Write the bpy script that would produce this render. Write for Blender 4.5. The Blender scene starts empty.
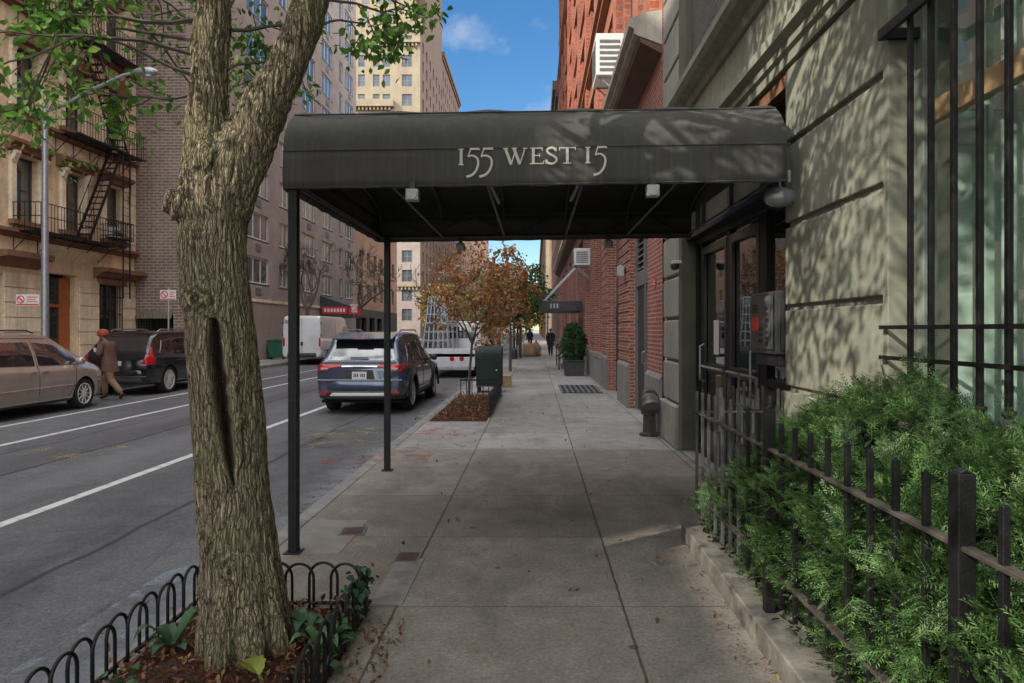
import bpy, bmesh, math, random
import numpy as np
from mathutils import Vector, Matrix, noise
from mathutils.bvhtree import BVHTree
R = math.radians
PI = math.pi
SC = bpy.context.scene
COL = SC.collection

# ------------------------------------------------------------------ objects
def link(o, parent=None):
    COL.objects.link(o)
    if parent is not None:
        o.parent = parent
    return o

def tag(o, label, cat, group=None, kind=None):
    if label: o['label'] = label
    if cat: o['category'] = cat
    if group: o['group'] = group
    if kind: o['kind'] = kind
    return o

def thing(name, label, cat, loc=(0, 0, 0), rz=0.0, group=None, kind=None):
    o = bpy.data.objects.new(name, None)
    o.empty_display_size = 0.2
    link(o)
    o.location = loc
    o.rotation_euler = (0, 0, rz)
    return tag(o, label, cat, group, kind)

def copy_tree(o, parent=None):
    c = o.copy()
    COL.objects.link(c)
    c.parent = parent
    for ch in list(o.children):
        copy_tree(ch, c)
    return c

class MB:
    """collects simple shapes into ONE mesh"""
    def __init__(s):
        s.v = []; s.f = []
    def add(s, vs, fs):
        b = len(s.v)
        s.v.extend([tuple(p) for p in vs])
        s.f.extend([tuple(i + b for i in f) for f in fs])
        return s
    def box(s, x0, x1, y0, y1, z0, z1):
        if x0 > x1: x0, x1 = x1, x0
        if y0 > y1: y0, y1 = y1, y0
        if z0 > z1: z0, z1 = z1, z0
        vs = [(x0,y0,z0),(x1,y0,z0),(x1,y1,z0),(x0,y1,z0),(x0,y0,z1),(x1,y0,z1),(x1,y1,z1),(x0,y1,z1)]
        return s.add(vs, [(0,3,2,1),(4,5,6,7),(0,1,5,4),(1,2,6,5),(2,3,7,6),(3,0,4,7)])
    def bar(s, a, b, w, h, up=(0,0,1)):
        """rectangular bar from a to b, w across, h along up"""
        a = Vector(a); b = Vector(b); d = (b - a).normalized(); up = Vector(up)
        r = d.cross(up)
        if r.length < 1e-4: r = d.cross(Vector((1,0,0)))
        r.normalize(); u = r.cross(d).normalized()
        r *= w / 2; u *= h / 2
        vs = [a-r-u, a+r-u, a+r+u, a-r+u, b-r-u, b+r-u, b+r+u, b-r+u]
        return s.add(vs, [(0,1,2,3)[::-1],(4,5,6,7),(0,1,5,4),(1,2,6,5),(2,3,7,6),(3,0,4,7)])
    def tube(s, pts, rad, n=8, caps=True):
        pts = [Vector(p) for p in pts]
        if not hasattr(rad, '__len__'): rad = [rad] * len(pts)
        vs = []; fs = []
        prev = None
        for i, p in enumerate(pts):
            if i == 0: d = pts[1] - pts[0]
            elif i == len(pts) - 1: d = pts[-1] - pts[-2]
            else: d = pts[i+1] - pts[i-1]
            if d.length < 1e-9: d = Vector((0,0,1))
            d.normalize()
            if prev is None:
                a = Vector((1,0,0)) if abs(d.x) < .8 else Vector((0,1,0))
                u = d.cross(a).normalized()
            else:
                u = prev - d * prev.dot(d)
                if u.length < 1e-5: u = d.cross(Vector((1,0,0)))
                u.normalize()
            prev = u
            w = d.cross(u)
            for k in range(n):
                t = 2 * PI * k / n
                vs.append(p + (u * math.cos(t) + w * math.sin(t)) * rad[i])
        for i in range(len(pts) - 1):
            for k in range(n):
                k2 = (k + 1) % n
                fs.append((i*n+k, i*n+k2, (i+1)*n+k2, (i+1)*n+k))
        if caps:
            fs.append(tuple(range(n))[::-1])
            fs.append(tuple((len(pts)-1)*n + k for k in range(n)))
        return s.add(vs, fs)
    def cyl(s, a, b, r, n=16, r2=None):
        return s.tube([a, b], [r, r if r2 is None else r2], n)
    def lathe(s, prof, c=(0,0,0), n=20, axis='z', caps=True):
        """prof: list of (radius, height)"""
        vs = []; fs = []
        for (r, h) in prof:
            for k in range(n):
                t = 2*PI*k/n
                x, y = r*math.cos(t), r*math.sin(t)
                if axis == 'z': p = (c[0]+x, c[1]+y, c[2]+h)
                elif axis == 'x': p = (c[0]+h, c[1]+x, c[2]+y)
                else: p = (c[0]+y, c[1]+h, c[2]+x)
                vs.append(p)
        for i in range(len(prof)-1):
            for k in range(n):
                k2 = (k+1) % n
                fs.append((i*n+k, i*n+k2, (i+1)*n+k2, (i+1)*n+k))
        if caps: fs.append(tuple(range(n))[::-1]); fs.append(tuple((len(prof)-1)*n+k for k in range(n)))
        return s.add(vs, fs)
    def prism(s, poly, axis, a, b):
        """poly of 2D points extruded along axis from a to b. axis x: poly=(y,z); y: poly=(x,z); z: poly=(x,y)"""
        def P(p, t):
            if axis == 'x': return (t, p[0], p[1])
            if axis == 'y': return (p[0], t, p[1])
            return (p[0], p[1], t)
        n = len(poly)
        vs = [P(p, a) for p in poly] + [P(p, b) for p in poly]
        fs = [tuple(range(n))[::-1], tuple(range(n, 2*n))]
        for i in range(n):
            j = (i+1) % n
            fs.append((i, j, n+j, n+i))
        return s.add(vs, fs)
    def quad(s, a, b, c, d):
        return s.add([a, b, c, d], [(0,1,2,3)])
    def mesh(s, name, mat=None, smooth=False, recalc=True):
        me = bpy.data.meshes.new(name)
        me.from_pydata(s.v, [], s.f)
        if recalc:
            bm = bmesh.new(); bm.from_mesh(me)
            bmesh.ops.recalc_face_normals(bm, faces=bm.faces)
            bm.to_mesh(me); bm.free()
        if mat is not None: me.materials.append(mat)
        if smooth:
            me.polygons.foreach_set('use_smooth', [True]*len(me.polygons))
        me.update()
        return me
    def build(s, name, mat, parent=None, smooth=False, bevel=0, seg=2, recalc=True, angle=35):
        me = s.mesh(name, mat, smooth or bevel > 0, recalc)
        o = bpy.data.objects.new(name, me)
        link(o, parent)
        if bevel:
            m = o.modifiers.new('bevel', 'BEVEL'); m.width = bevel; m.segments = seg
            m.limit_method = 'ANGLE'; m.angle_limit = R(40)
            m.harden_normals = True
        elif smooth:
            autosmooth(me, angle)
        return o

def autosmooth(me, angle=35):
    bm = bmesh.new(); bm.from_mesh(me)
    lim = R(angle)
    for e in bm.edges:
        if len(e.link_faces) == 2:
            e.smooth = e.calc_face_angle(0) < lim
        else:
            e.smooth = True
    bm.to_mesh(me); bm.free()

def struct(name, o):
    o.name = name
    o['kind'] = 'structure'
    return o

def np_mesh(name, verts, faces, mat, smooth=False):
    """verts (N,3) array, faces (M,k) array"""
    me = bpy.data.meshes.new(name)
    verts = np.asarray(verts, dtype=np.float32); faces = np.asarray(faces, dtype=np.int32)
    k = faces.shape[1]
    me.vertices.add(len(verts)); me.vertices.foreach_set('co', verts.ravel())
    me.loops.add(faces.size); me.loops.foreach_set('vertex_index', faces.ravel())
    me.polygons.add(len(faces))
    me.polygons.foreach_set('loop_start', np.arange(0, faces.size, k, dtype=np.int32))
    me.polygons.foreach_set('loop_total', np.full(len(faces), k, dtype=np.int32))
    if smooth: me.polygons.foreach_set('use_smooth', [True]*len(faces))
    me.materials.append(mat)
    me.update(calc_edges=True)
    me.validate()
    return me

def obj_from(me, name, parent=None):
    o = bpy.data.objects.new(name, me)
    return link(o, parent)

def apply_mods(o):
    """bake the modifiers into the mesh without bpy.ops"""
    dg = bpy.context.evaluated_depsgraph_get()
    dg.update()
    ev = o.evaluated_get(dg)
    me = bpy.data.meshes.new_from_object(ev)
    old = o.data
    o.modifiers.clear()
    o.data = me
    me.name = old.name
    return me

# ------------------------------------------------------------------ materials
class NT:
    def __init__(s, name):
        s.m = bpy.data.materials.new(name); s.m.use_nodes = True
        s.t = s.m.node_tree; s.n = s.t.nodes; s.l = s.t.links
        s.b = s.n['Principled BSDF']; s.out = s.n['Material Output']
        s._pos = None
    def new(s, typ, **kw):
        nd = s.n.new(typ)
        for k, v in kw.items(): setattr(nd, k, v)
        return nd
    def set(s, sock, v):
        if hasattr(v, 'is_output') or isinstance(v, bpy.types.NodeSocket): s.l.new(v, sock)
        else: sock.default_value = v
    def pos(s):
        if s._pos is None: s._pos = s.new('ShaderNodeNewGeometry').outputs['Position']
        return s._pos
    def obj(s):
        return s.new('ShaderNodeTexCoord').outputs['Object']
    def mapping(s, vec, scale=(1,1,1), loc=(0,0,0), rot=(0,0,0)):
        m = s.new('ShaderNodeMapping'); s.l.new(vec, m.inputs[0])
        m.inputs['Location'].default_value = loc; m.inputs['Rotation'].default_value = rot; m.inputs['Scale'].default_value = scale
        return m.outputs[0]
    def noise(s, vec, scale=5, detail=4, rough=.55, dist=0):
        n = s.new('ShaderNodeTexNoise'); s.l.new(vec, n.inputs['Vector'])
        n.inputs['Scale'].default_value = scale; n.inputs['Detail'].default_value = detail
        n.inputs['Roughness'].default_value = rough; n.inputs['Distortion'].default_value = dist
        return n.outputs['Fac']
    def voro(s, vec, scale=5, feature='F1', rnd=1.0):
        n = s.new('ShaderNodeTexVoronoi', feature=feature); s.l.new(vec, n.inputs['Vector'])
        n.inputs['Scale'].default_value = scale; n.inputs['Randomness'].default_value = rnd
        return n
    def math(s, op, a, b=0.0, c=0.0, clamp=False):
        n = s.new('ShaderNodeMath', operation=op); n.use_clamp = clamp
        s.set(n.inputs[0], a); s.set(n.inputs[1], b); s.set(n.inputs[2], c)
        return n.outputs[0]
    def ramp(s, fac, stops, interp='LINEAR'):
        r = s.new('ShaderNodeValToRGB'); r.color_ramp.interpolation = interp
        cr = r.color_ramp
        while len(cr.elements) < len(stops): cr.elements.new(.5)
        for e, (p, c) in zip(cr.elements, stops):
            e.position = p
            e.color = (c, c, c, 1) if not hasattr(c, '__len__') else (c[0], c[1], c[2], 1)
        s.set(r.inputs[0], fac)
        return r.outputs['Color']
    def mix(s, fac, a, b, mode='MIX'):
        n = s.new('ShaderNodeMix', data_type='RGBA', blend_type=mode)
        s.set(n.inputs['Factor'], fac)
        for i, v in ((6, a), (7, b)):
            if hasattr(v, '__len__') and not isinstance(v, bpy.types.NodeSocket): v = (v[0], v[1], v[2], 1)
            s.set(n.inputs[i], v)
        return n.outputs[2]
    def sep(s, vec):
        n = s.new('ShaderNodeSeparateXYZ'); s.l.new(vec, n.inputs[0]); return n.outputs
    def comb(s, x=0.0, y=0.0, z=0.0):
        n = s.new('ShaderNodeCombineXYZ')
        s.set(n.inputs[0], x); s.set(n.inputs[1], y); s.set(n.inputs[2], z)
        return n.outputs[0]
    def bump(s, h, strength=.3, dist=.01, normal=None):
        n = s.new('ShaderNodeBump'); n.inputs['Strength'].default_value = strength; n.inputs['Distance'].default_value = dist
        s.set(n.inputs['Height'], h)
        if normal is not None: s.l.new(normal, n.inputs['Normal'])
        s.l.new(n.outputs[0], s.b.inputs['Normal'])
        return n.outputs[0]
    def col(s, v):
        if hasattr(v, '__len__') and not isinstance(v, bpy.types.NodeSocket): v = (v[0], v[1], v[2], 1)
        s.set(s.b.inputs['Base Color'], v)
    def rough(s, v): s.set(s.b.inputs['Roughness'], v)
    def metal(s, v): s.b.inputs['Metallic'].default_value = v
    def spec(s, v): s.b.inputs['Specular IOR Level'].default_value = v

def scl(c, k): return tuple(min(1, x*k) for x in c)

def m_plain(name, c, rough=.6, var=.25, scale=8, bump=.15, metal=0, bscale=60, spec=.5, dirt=0.0):
    """painted or plain surface with blotches, fine grain and a little dirt"""
    t = NT(name); p = t.pos()
    n1 = t.noise(p, scale, 5, .6); n2 = t.noise(p, scale*7, 3, .6)
    f = t.math('ADD', t.math('MULTIPLY', n1, .7), t.math('MULTIPLY', n2, .3))
    cc = t.ramp(f, [(.3, scl(c, 1-var)), (.7, scl(c, 1+var))])
    if dirt:
        d = t.noise(t.mapping(p, (3, 3, .5)), 1.4, 5, .7)
        cc = t.mix(t.math('MULTIPLY', t.ramp(d, [(.45, 0), (.75, 1)]), dirt), cc, (.03, .028, .024))
    t.col(cc)
    t.rough(t.ramp(n2, [(.3, max(0, rough-.08)), (.7, min(1, rough+.08))]))
    t.metal(metal); t.spec(spec)
    if bump: t.bump(t.noise(p, bscale, 3, .6), bump, .004)
    return t.m

def m_brick(name, c1, c2, mortar, bw=.215, bh=.068, mw=.010, bands=0, var=.35, dirt=.25, rough=.85, bumpd=.006):
    t = NT(name); p = t.pos(); x, y, z = t.sep(p)
    u = t.math('ADD', x, y)
    vec = t.comb(u, z, 0.0)
    b = t.new('ShaderNodeTexBrick'); t.l.new(vec, b.inputs['Vector'])
    b.inputs['Color1'].default_value = (*c1, 1); b.inputs['Color2'].default_value = (*c2, 1); b.inputs['Mortar'].default_value = (*mortar, 1)
    b.inputs['Scale'].default_value = 1; b.inputs['Mortar Size'].default_value = mw; b.inputs['Mortar Smooth'].default_value = .2
    b.inputs['Brick Width'].default_value = bw; b.inputs['Row Height'].default_value = bh; b.inputs['Bias'].default_value = 0
    col = b.outputs['Color']
    n1 = t.noise(p, .6, 5, .6); n2 = t.noise(p, 14, 3, .6)
    col = t.mix(1.0, col, t.ramp(n1, [(.3, 1-var), (.7, 1+var*.5)]), 'MULTIPLY')
    col = t.mix(1.0, col, t.ramp(n2, [(.3, .8), (.7, 1.15)]), 'MULTIPLY')
    if dirt:
        d = t.noise(t.mapping(p, (2, 2, .3)), 1.2, 5, .7)
        col = t.mix(t.math('MULTIPLY', t.ramp(d, [(.45, 0), (.75, 1)]), dirt), col, (.05, .045, .04))
    t.col(col); t.rough(rough); t.spec(.25)
    h = t.math('ADD', t.math('MULTIPLY', b.outputs['Fac'], -1.0), t.math('MULTIPLY', n2, .3))
    t.bump(h, .6, bumpd)
    return t.m

def m_glass_dark(name, c=(.02, .025, .028), rough=.03, ior=1.8):
    """window seen from a bright street: dark room behind, mirror-like front"""
    t = NT(name); p = t.pos()
    n = t.noise(p, .35, 2, .5)
    t.col(t.ramp(n, [(.35, scl(c, .6)), (.65, scl(c, 1.6))]))
    t.rough(rough); t.spec(.9); t.b.inputs['IOR'].default_value = ior
    t.bump(t.noise(p, 1.3, 2, .5), .05, .02)
    return t.m

def m_leaf(name, cols, rough=.5, trans=.25, scale=3.0, lo=.6, hi=1.3):
    t = NT(name)
    inf = t.new('ShaderNodeNewGeometry')
    rnd = inf.outputs['Random Per Island']
    stops = [(i/(max(1, len(cols)-1)), c) for i, c in enumerate(cols)]
    cc = t.ramp(rnd, stops)
    n = t.noise(t.pos(), scale, 3, .6)
    cc = t.mix(1.0, cc, t.ramp(n, [(.33, lo), (.67, hi)]), 'MULTIPLY')
    t.col(cc); t.rough(rough); t.spec(.35)
    tr = t.new('ShaderNodeBsdfTranslucent'); t.l.new(cc, tr.inputs['Color'])
    ms = t.new('ShaderNodeMixShader'); ms.inputs[0].default_value = trans
    t.l.new(t.b.outputs[0], ms.inputs[1]); t.l.new(tr.outputs[0], ms.inputs[2])
    t.l.new(ms.outputs[0], t.out.inputs['Surface'])
    return t.m

# ------------------------------------------------------------------ facade with real openings
def facade(mb, plane, u0, u1, z0, z1, openings, depth=.15, axis='x', sign=1):
    """a wall sheet at axis=plane (normal = sign*axis) with rectangular openings cut out and reveals of the given depth.
    axis 'x': u = y ; axis 'y': u = x."""
    us = sorted(set([u0, u1] + [v for o in openings for v in (o[0], o[1])]))
    zs = sorted(set([z0, z1] + [v for o in openings for v in (o[2], o[3])]))
    us = [u for u in us if u0 <= u <= u1]; zs = [z for z in zs if z0 <= z <= z1]
    def P(u, z, d=0):
        return (plane - sign*d, u, z) if axis == 'x' else (u, plane - sign*d, z)
    idx = {}; vs = []
    def V(u, z):
        k = (u, z)
        if k not in idx: idx[k] = len(vs); vs.append(P(u, z))
        return idx[k]
    fs = []
    # merge columns of cells vertically-run to keep the count low
    for i in range(len(us)-1):
        for j in range(len(zs)-1):
            cu, cz = (us[i]+us[i+1])/2, (zs[j]+zs[j+1])/2
            if any(o[0] < cu < o[1] and o[2] < cz < o[3] for o in openings): continue
            fs.append((V(us[i], zs[j]), V(us[i+1], zs[j]), V(us[i+1], zs[j+1]), V(us[i], zs[j+1])))
    mb.add(vs, fs)
    for o in openings:
        a, b, c, d = o[:4]
        dd = o[4] if len(o) > 4 else depth
        mb.quad(P(a,c), P(b,c), P(b,c,dd), P(a,c,dd))
        mb.quad(P(a,d), P(b,d), P(b,d,dd), P(a,d,dd))
        mb.quad(P(a,c), P(a,d), P(a,d,dd), P(a,c,dd))
        mb.quad(P(b,c), P(b,d), P(b,d,dd), P(b,c,dd))

_wcache = {}
def window(parent, loc, rz, w, h, fm, gm, cols=1, rows=2, fw=.06, extra=None, label=None, sill=None, name='window'):
    """window: frame mesh with a pane under it. local x along the wall, -y outwards, origin bottom centre at the wall's outer face of the frame"""
    key = (round(w, 2), round(h, 2), fm.name, gm.name, cols, rows, fw, sill)
    if key not in _wcache:
        f = MB(); t = .05
        f.box(-w/2, -w/2+fw, -t, 0, 0, h); f.box(w/2-fw, w/2, -t, 0, 0, h)
        f.box(-w/2+fw, w/2-fw, -t, 0, 0, fw); f.box(-w/2+fw, w/2-fw, -t, 0, h-fw, h)
        for c in range(1, cols):
            x = -w/2 + w*c/cols
            f.box(x-fw*.5, x+fw*.5, -t+.004, 0, fw, h-fw)
        for r in range(1, rows):
            z = h*r/rows
            for c in range(cols):
                xa = -w/2 + w*c/cols + (fw if c == 0 else fw*.5); xb = -w/2 + w*(c+1)/cols - (fw if c == cols-1 else fw*.5)
                f.box(xa, xb, -t+.008, 0, z-fw*.4, z+fw*.4)
        if sill:
            f.box(-w/2-.06, w/2+.06, -sill-.02, -.0, -.09, -.003)
        g = MB(); g.box(-w/2+fw*.5, w/2-fw*.5, -.018, -.012, fw*.5, h-fw*.5)
        _wcache[key] = (f.mesh(name, fm), g.mesh('pane', gm))
    a, b = _wcache[key]
    o = obj_from(a, name, parent); o.location = loc; o.rotation_euler = (0, 0, rz)
    p = obj_from(b, 'pane', o)
    if label: o['label'] = label
    return o

# ------------------------------------------------------------------ leaves and branches
def rand_dirs(rng, n):
    v = rng.normal(size=(n, 3)); v /= np.linalg.norm(v, axis=1)[:, None]
    return v

def leaf_mesh(name, pos, size, mat, rng, updir=.35, aspect=.55, droop=None, fold=.18):
    """one folded pointed leaf (6 vertices, 4 quads/tris as 2 quads) per position"""
    n = len(pos)
    d = rand_dirs(rng, n)
    if droop is not None: d = d*.7 + np.asarray(droop)[None, :]
    d /= np.linalg.norm(d, axis=1)[:, None]
    nr = rand_dirs(rng, n); nr[:, 2] = np.abs(nr[:, 2]) + updir
    s = np.cross(d, nr); s /= (np.linalg.norm(s, axis=1)[:, None] + 1e-9)
    nn = np.cross(s, d)
    L = (size * rng.uniform(.6, 1.25, n))[:, None]
    W = L * aspect * .5
    base = pos; tip = pos + d*L
    m1 = pos + d*L*.38; m2 = pos + d*L*.72
    up = nn * W * fold * 2
    a1 = m1 + s*W + up; a2 = m2 + s*W*.72 + up; b1 = m1 - s*W + up; b2 = m2 - s*W*.72 + up
    V = np.stack([base, a1, a2, tip, b2, b1], axis=1).reshape(-1, 3)
    i = np.arange(n)[:, None]*6
    F = np.concatenate([i + np.array([0,1,2,3])[None], i + np.array([0,3,4,5])[None]], axis=0)
    return np_mesh(name, V, F, mat)

def grow(rng, start, d, length, rad, depth, segs, tips, spread=.6, up=.15, wob=.18, kids=(2, 3), shrink=.72, nseg=5, minr=.004, clip=None):
    """recursive branch: appends (points, radii) to segs and end points to tips"""
    p = Vector(start); d = Vector(d).normalized()
    pts = [p.copy()]; rr = [rad]
    for i in range(nseg):
        d = (d + Vector(rng.normal(size=3))*wob + Vector((0,0,up*.3))).normalized()
        p = p + d*(length/nseg)
        pts.append(p.copy()); rr.append(max(minr, rad*(1 - .45*(i+1)/nseg)))
    segs.append((pts, rr))
    if depth == 0:
        tips.append((pts, d.copy())); return
    k = rng.integers(kids[0], kids[1]+1)
    for j in range(k):
        f = 1.0 if j == 0 else rng.uniform(.45, 1.0)
        q = pts[max(1, int(round(f*nseg)))]
        nd = (d + Vector(rng.normal(size=3))*spread + Vector((0,0,up))).normalized()
        grow(rng, q, nd, length*shrink*rng.uniform(.8, 1.15), max(minr, rad*.55*rng.uniform(.85,1.1)), depth-1, segs, tips, spread, up, wob, kids, shrink, nseg, minr)

def tubes_mesh(segs, n=6):
    mb = MB()
    for pts, rr in segs: mb.tube(pts, rr, n if rr[0] > .02 else 4, caps=False)
    return mb
SUN_E = 5.0
SKY_E = 0.15
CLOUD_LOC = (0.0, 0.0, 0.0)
FILL_CLOUD = (28, 27.8, 27.5, 1)
M = {}
M['black_iron'] = m_plain('black_iron', (.009,.009,.010), .5, .5, 20, .45, bscale=110, spec=.35)
M['canopy_cloth'] = None
M['steel'] = m_plain('galvanised_steel', (.33,.35,.37), .45, .2, 9, .1, metal=.6)
M['white_paint'] = m_plain('white_paint', (.68,.68,.66), .5, .1, 6, .1)
M['dark_grey'] = m_plain('dark_grey_paint', (.035,.037,.04), .5, .3, 6, .15)
M['grey_metal'] = m_plain('grey_metal', (.12,.125,.13), .5, .3, 6, .15, dirt=.3)
M['glass'] = m_glass_dark('dark_glass')
M['glass_far'] = m_glass_dark('far_glass', (.07,.08,.09), .08, 1.5)
M['rubber'] = m_plain('tyre_rubber', (.014,.014,.014), .85, .3, 20, .3)
M['alloy'] = m_plain('alloy', (.60,.60,.58), .35, .15, 20, 0, metal=.0)
M['red_glass'] = m_plain('red_lamp_glass', (.45,.012,.015), .18, .3, 30, 0)
M['red_paint'] = m_plain('red_paint', (.55,.03,.03), .5, .2, 10, .1)
M['chrome'] = m_plain('chrome', (.6,.6,.6), .18, .1, 20, 0, metal=1)
M['lamp_white'] = m_plain('lamp_glass', (.42,.42,.40), .25, .25, 60, .4, bscale=150)

def mat_stucco(name, c, dark=.45, scale=1.0):
    t = NT(name); p = t.pos(); x, y, z = t.sep(p)
    n = t.noise(p, 1.1*scale, 6, .62); n2 = t.noise(p, 9, 4, .6); n3 = t.noise(p, 70, 3, .6)
    streak = t.noise(t.mapping(p, (5, 5, .35)), 1.5, 5, .65)
    cc = t.ramp(n, [(.3, scl(c, .78)), (.7, scl(c, 1.15))])
    cc = t.mix(t.math('MULTIPLY', t.ramp(streak, [(.48, 0), (.72, 1)]), dark), cc, scl(c, .42))
    cc = t.mix(1, cc, t.ramp(n2, [(.3, .86), (.7, 1.1)]), 'MULTIPLY')
    cc = t.mix(t.ramp(z, [(0, .5), (.0001, .5)]) if False else 0.0, cc, c)
    t.col(cc); t.rough(.82); t.spec(.25)
    h = t.math('ADD', t.math('MULTIPLY', n2, .6), t.math('MULTIPLY', n3, .35))
    t.bump(h, .35, .006)
    return t.m
M['stone'] = mat_stucco('olive_stucco', (.275,.28,.22))
M['stone_grey'] = mat_stucco('grey_stone', (.30,.295,.26))
M['olive_paint'] = m_plain('olive_paint', (.085,.09,.06), .55, .3, 3, .2, dirt=.2)
M['brown_stone'] = mat_stucco('brown_stone', (.22,.115,.07))
M['tan_stone'] = mat_stucco('tan_stone', (.68,.535,.36), .5)
M['tan_stone_pale'] = mat_stucco('tan_stone_pale', (.72,.62,.46), .4)
M['brick_red'] = m_brick('red_brick', (.40,.12,.085), (.27,.07,.05), (.42,.33,.28), .215, .072, .012, var=.3, dirt=.3)
M['brick_red_up'] = m_brick('red_brick_upper', (.44,.13,.075), (.31,.085,.05), (.32,.22,.17), .3, .14, .014, var=.35, dirt=.35)
M['brick_apt'] = m_brick('mauve_brick', (.36,.285,.25), (.31,.245,.215), (.37,.33,.30), .22, .075, .012, var=.2, dirt=.2)
M['brick_side'] = m_brick('brown_brick', (.25,.17,.135), (.20,.135,.11), (.36,.32,.28), .36, .13, .022, var=.25, dirt=.25)
M['brick_dark'] = m_brick('dark_brick', (.11,.10,.095), (.085,.08,.075), (.15,.14,.13), .215, .072, .010, var=.25)
M['brick_tan'] = m_brick('tan_brick', (.35,.285,.19), (.32,.26,.17), (.30,.26,.19), .3, .1, .01, var=.15, dirt=.25)
M['brick_maroon'] = m_brick('maroon_brick', (.19,.12,.09), (.16,.10,.075), (.2,.15,.12), .3, .1, .01, var=.15, dirt=.2)
M['brick_orange'] = m_brick('orange_brick', (.36,.20,.13), (.31,.17,.11), (.33,.25,.19), .3, .1, .012, var=.2, dirt=.3)

def mat_asphalt():
    t = NT('asphalt'); p = t.pos(); x, y, z = t.sep(p)
    big = t.noise(t.mapping(p, (1, .25, 1)), .55, 6, .6); mid = t.noise(p, 3, 5, .65); fine = t.noise(p, 90, 3, .7)
    cc = t.ramp(big, [(.3, (.070,.071,.077)), (.7, (.122,.123,.131))])
    cc = t.mix(1, cc, t.ramp(mid, [(.25, .75), (.75, 1.2)]), 'MULTIPLY')
    cc = t.mix(1, cc, t.ramp(fine, [(.3, .6), (.7, 1.4)]), 'MULTIPLY')
    gr = t.noise(p, 34, 4, .75); cc = t.mix(1, cc, t.ramp(gr, [(.32, .72), (.68, 1.32)]), 'MULTIPLY')
    # tar patches and cracks
    v = t.voro(t.mapping(p, (1, .45, 1)), .8, 'DISTANCE_TO_EDGE')
    ds = t.noise(p, 1.5, 4, .7)
    vv = t.voro(t.mix(.25, p, t.new('ShaderNodeTexNoise').outputs['Color']) if False else p, .55, 'DISTANCE_TO_EDGE')
    crack = t.math('MULTIPLY', t.ramp(vv.outputs['Distance'], [(.0, 1), (.012, 0)]), t.ramp(ds, [(.5, 0), (.6, 1)]))
    cc = t.mix(t.math('MULTIPLY', crack, .6), cc, (.025,.025,.027))
    # long tar seams, a lighter trench patch, oil stains down the lanes
    def seam(x0, w, amp):
        q = t.math('ADD', t.math('SUBTRACT', x, x0), t.math('MULTIPLY', t.math('SUBTRACT', t.noise(t.mapping(p, (0, .25, 0)), 1.5, 3, .6), .5), amp))
        return t.ramp(t.math('ABSOLUTE', q), [(w, 1), (w*1.6, 0)])
    for x0, w_, a_ in ((-3.6,.022,.3),(-6.6,.03,.2),(-7.7,.02,.5),(-10.8,.02,.3)):
        cc = t.mix(t.math('MULTIPLY', seam(x0, w_, a_), .75), cc, (.022,.022,.024))
    oil = t.math('MULTIPLY', t.ramp(t.math('ABSOLUTE', t.math('ADD', x, 3.7)), [(.1, 1), (.7, 0)]), t.ramp(t.noise(t.mapping(p, (1, .3, 1)), 1.4, 5, .7), [(.45, 0), (.65, .7)]))
    cc = t.mix(oil, cc, (.03,.03,.031))
    tr_ = t.math('MULTIPLY', t.ramp(t.math('ABSOLUTE', t.math('ADD', x, 7.1)), [(.42, 1), (.44, 0)]), t.ramp(mid, [(.3, .4), (.7, .8)]))
    cc = t.mix(t.math('MULTIPLY', tr_, .5), cc, (.05,.05,.054))
    wear = t.math('MULTIPLY', t.ramp(t.math('ABSOLUTE', t.math('SUBTRACT', t.math('ABSOLUTE', t.math('ADD', x, 6.6)), .8)), [(.05, 1), (.45, 0)]), t.ramp(big, [(.3, .2), (.7, .6)]))
    cc = t.mix(wear, cc, (.14,.14,.145))
    sp_ = t.voro(p, 1.7, 'F1'); kp = t.new('ShaderNodeTexWhiteNoise', noise_dimensions='3D'); t.l.new(sp_.outputs['Position'], kp.inputs['Vector'])
    cc = t.mix(t.math('MULTIPLY', t.ramp(sp_.outputs['Distance'], [(.04, 1), (.07, 0)]), t.ramp(kp.outputs['Value'], [(.6, 0), (.7, .7)])), cc, (.2,.2,.2))
    # pale dust band beside the kerb
    k = t.math('MULTIPLY', t.ramp(t.math('ADD', t.math('MULTIPLY', x, -1), t.math('MULTIPLY', mid, .8)), [(0, 0), (1, 0)]) if False else t.ramp(t.math('ABSOLUTE', t.math('ADD', x, 2.25)), [(.05, .55), (.45, 0)]), t.ramp(mid, [(.4, .2), (.6, 1)]))
    cc = t.mix(k, cc, (.24,.26,.29))
    t.col(cc); t.rough(.88); t.spec(.3)
    t.bump(t.math('ADD', fine, t.math('MULTIPLY', mid, .5)), .5, .006)
    return t.m
M['asphalt'] = mat_asphalt()

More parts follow.
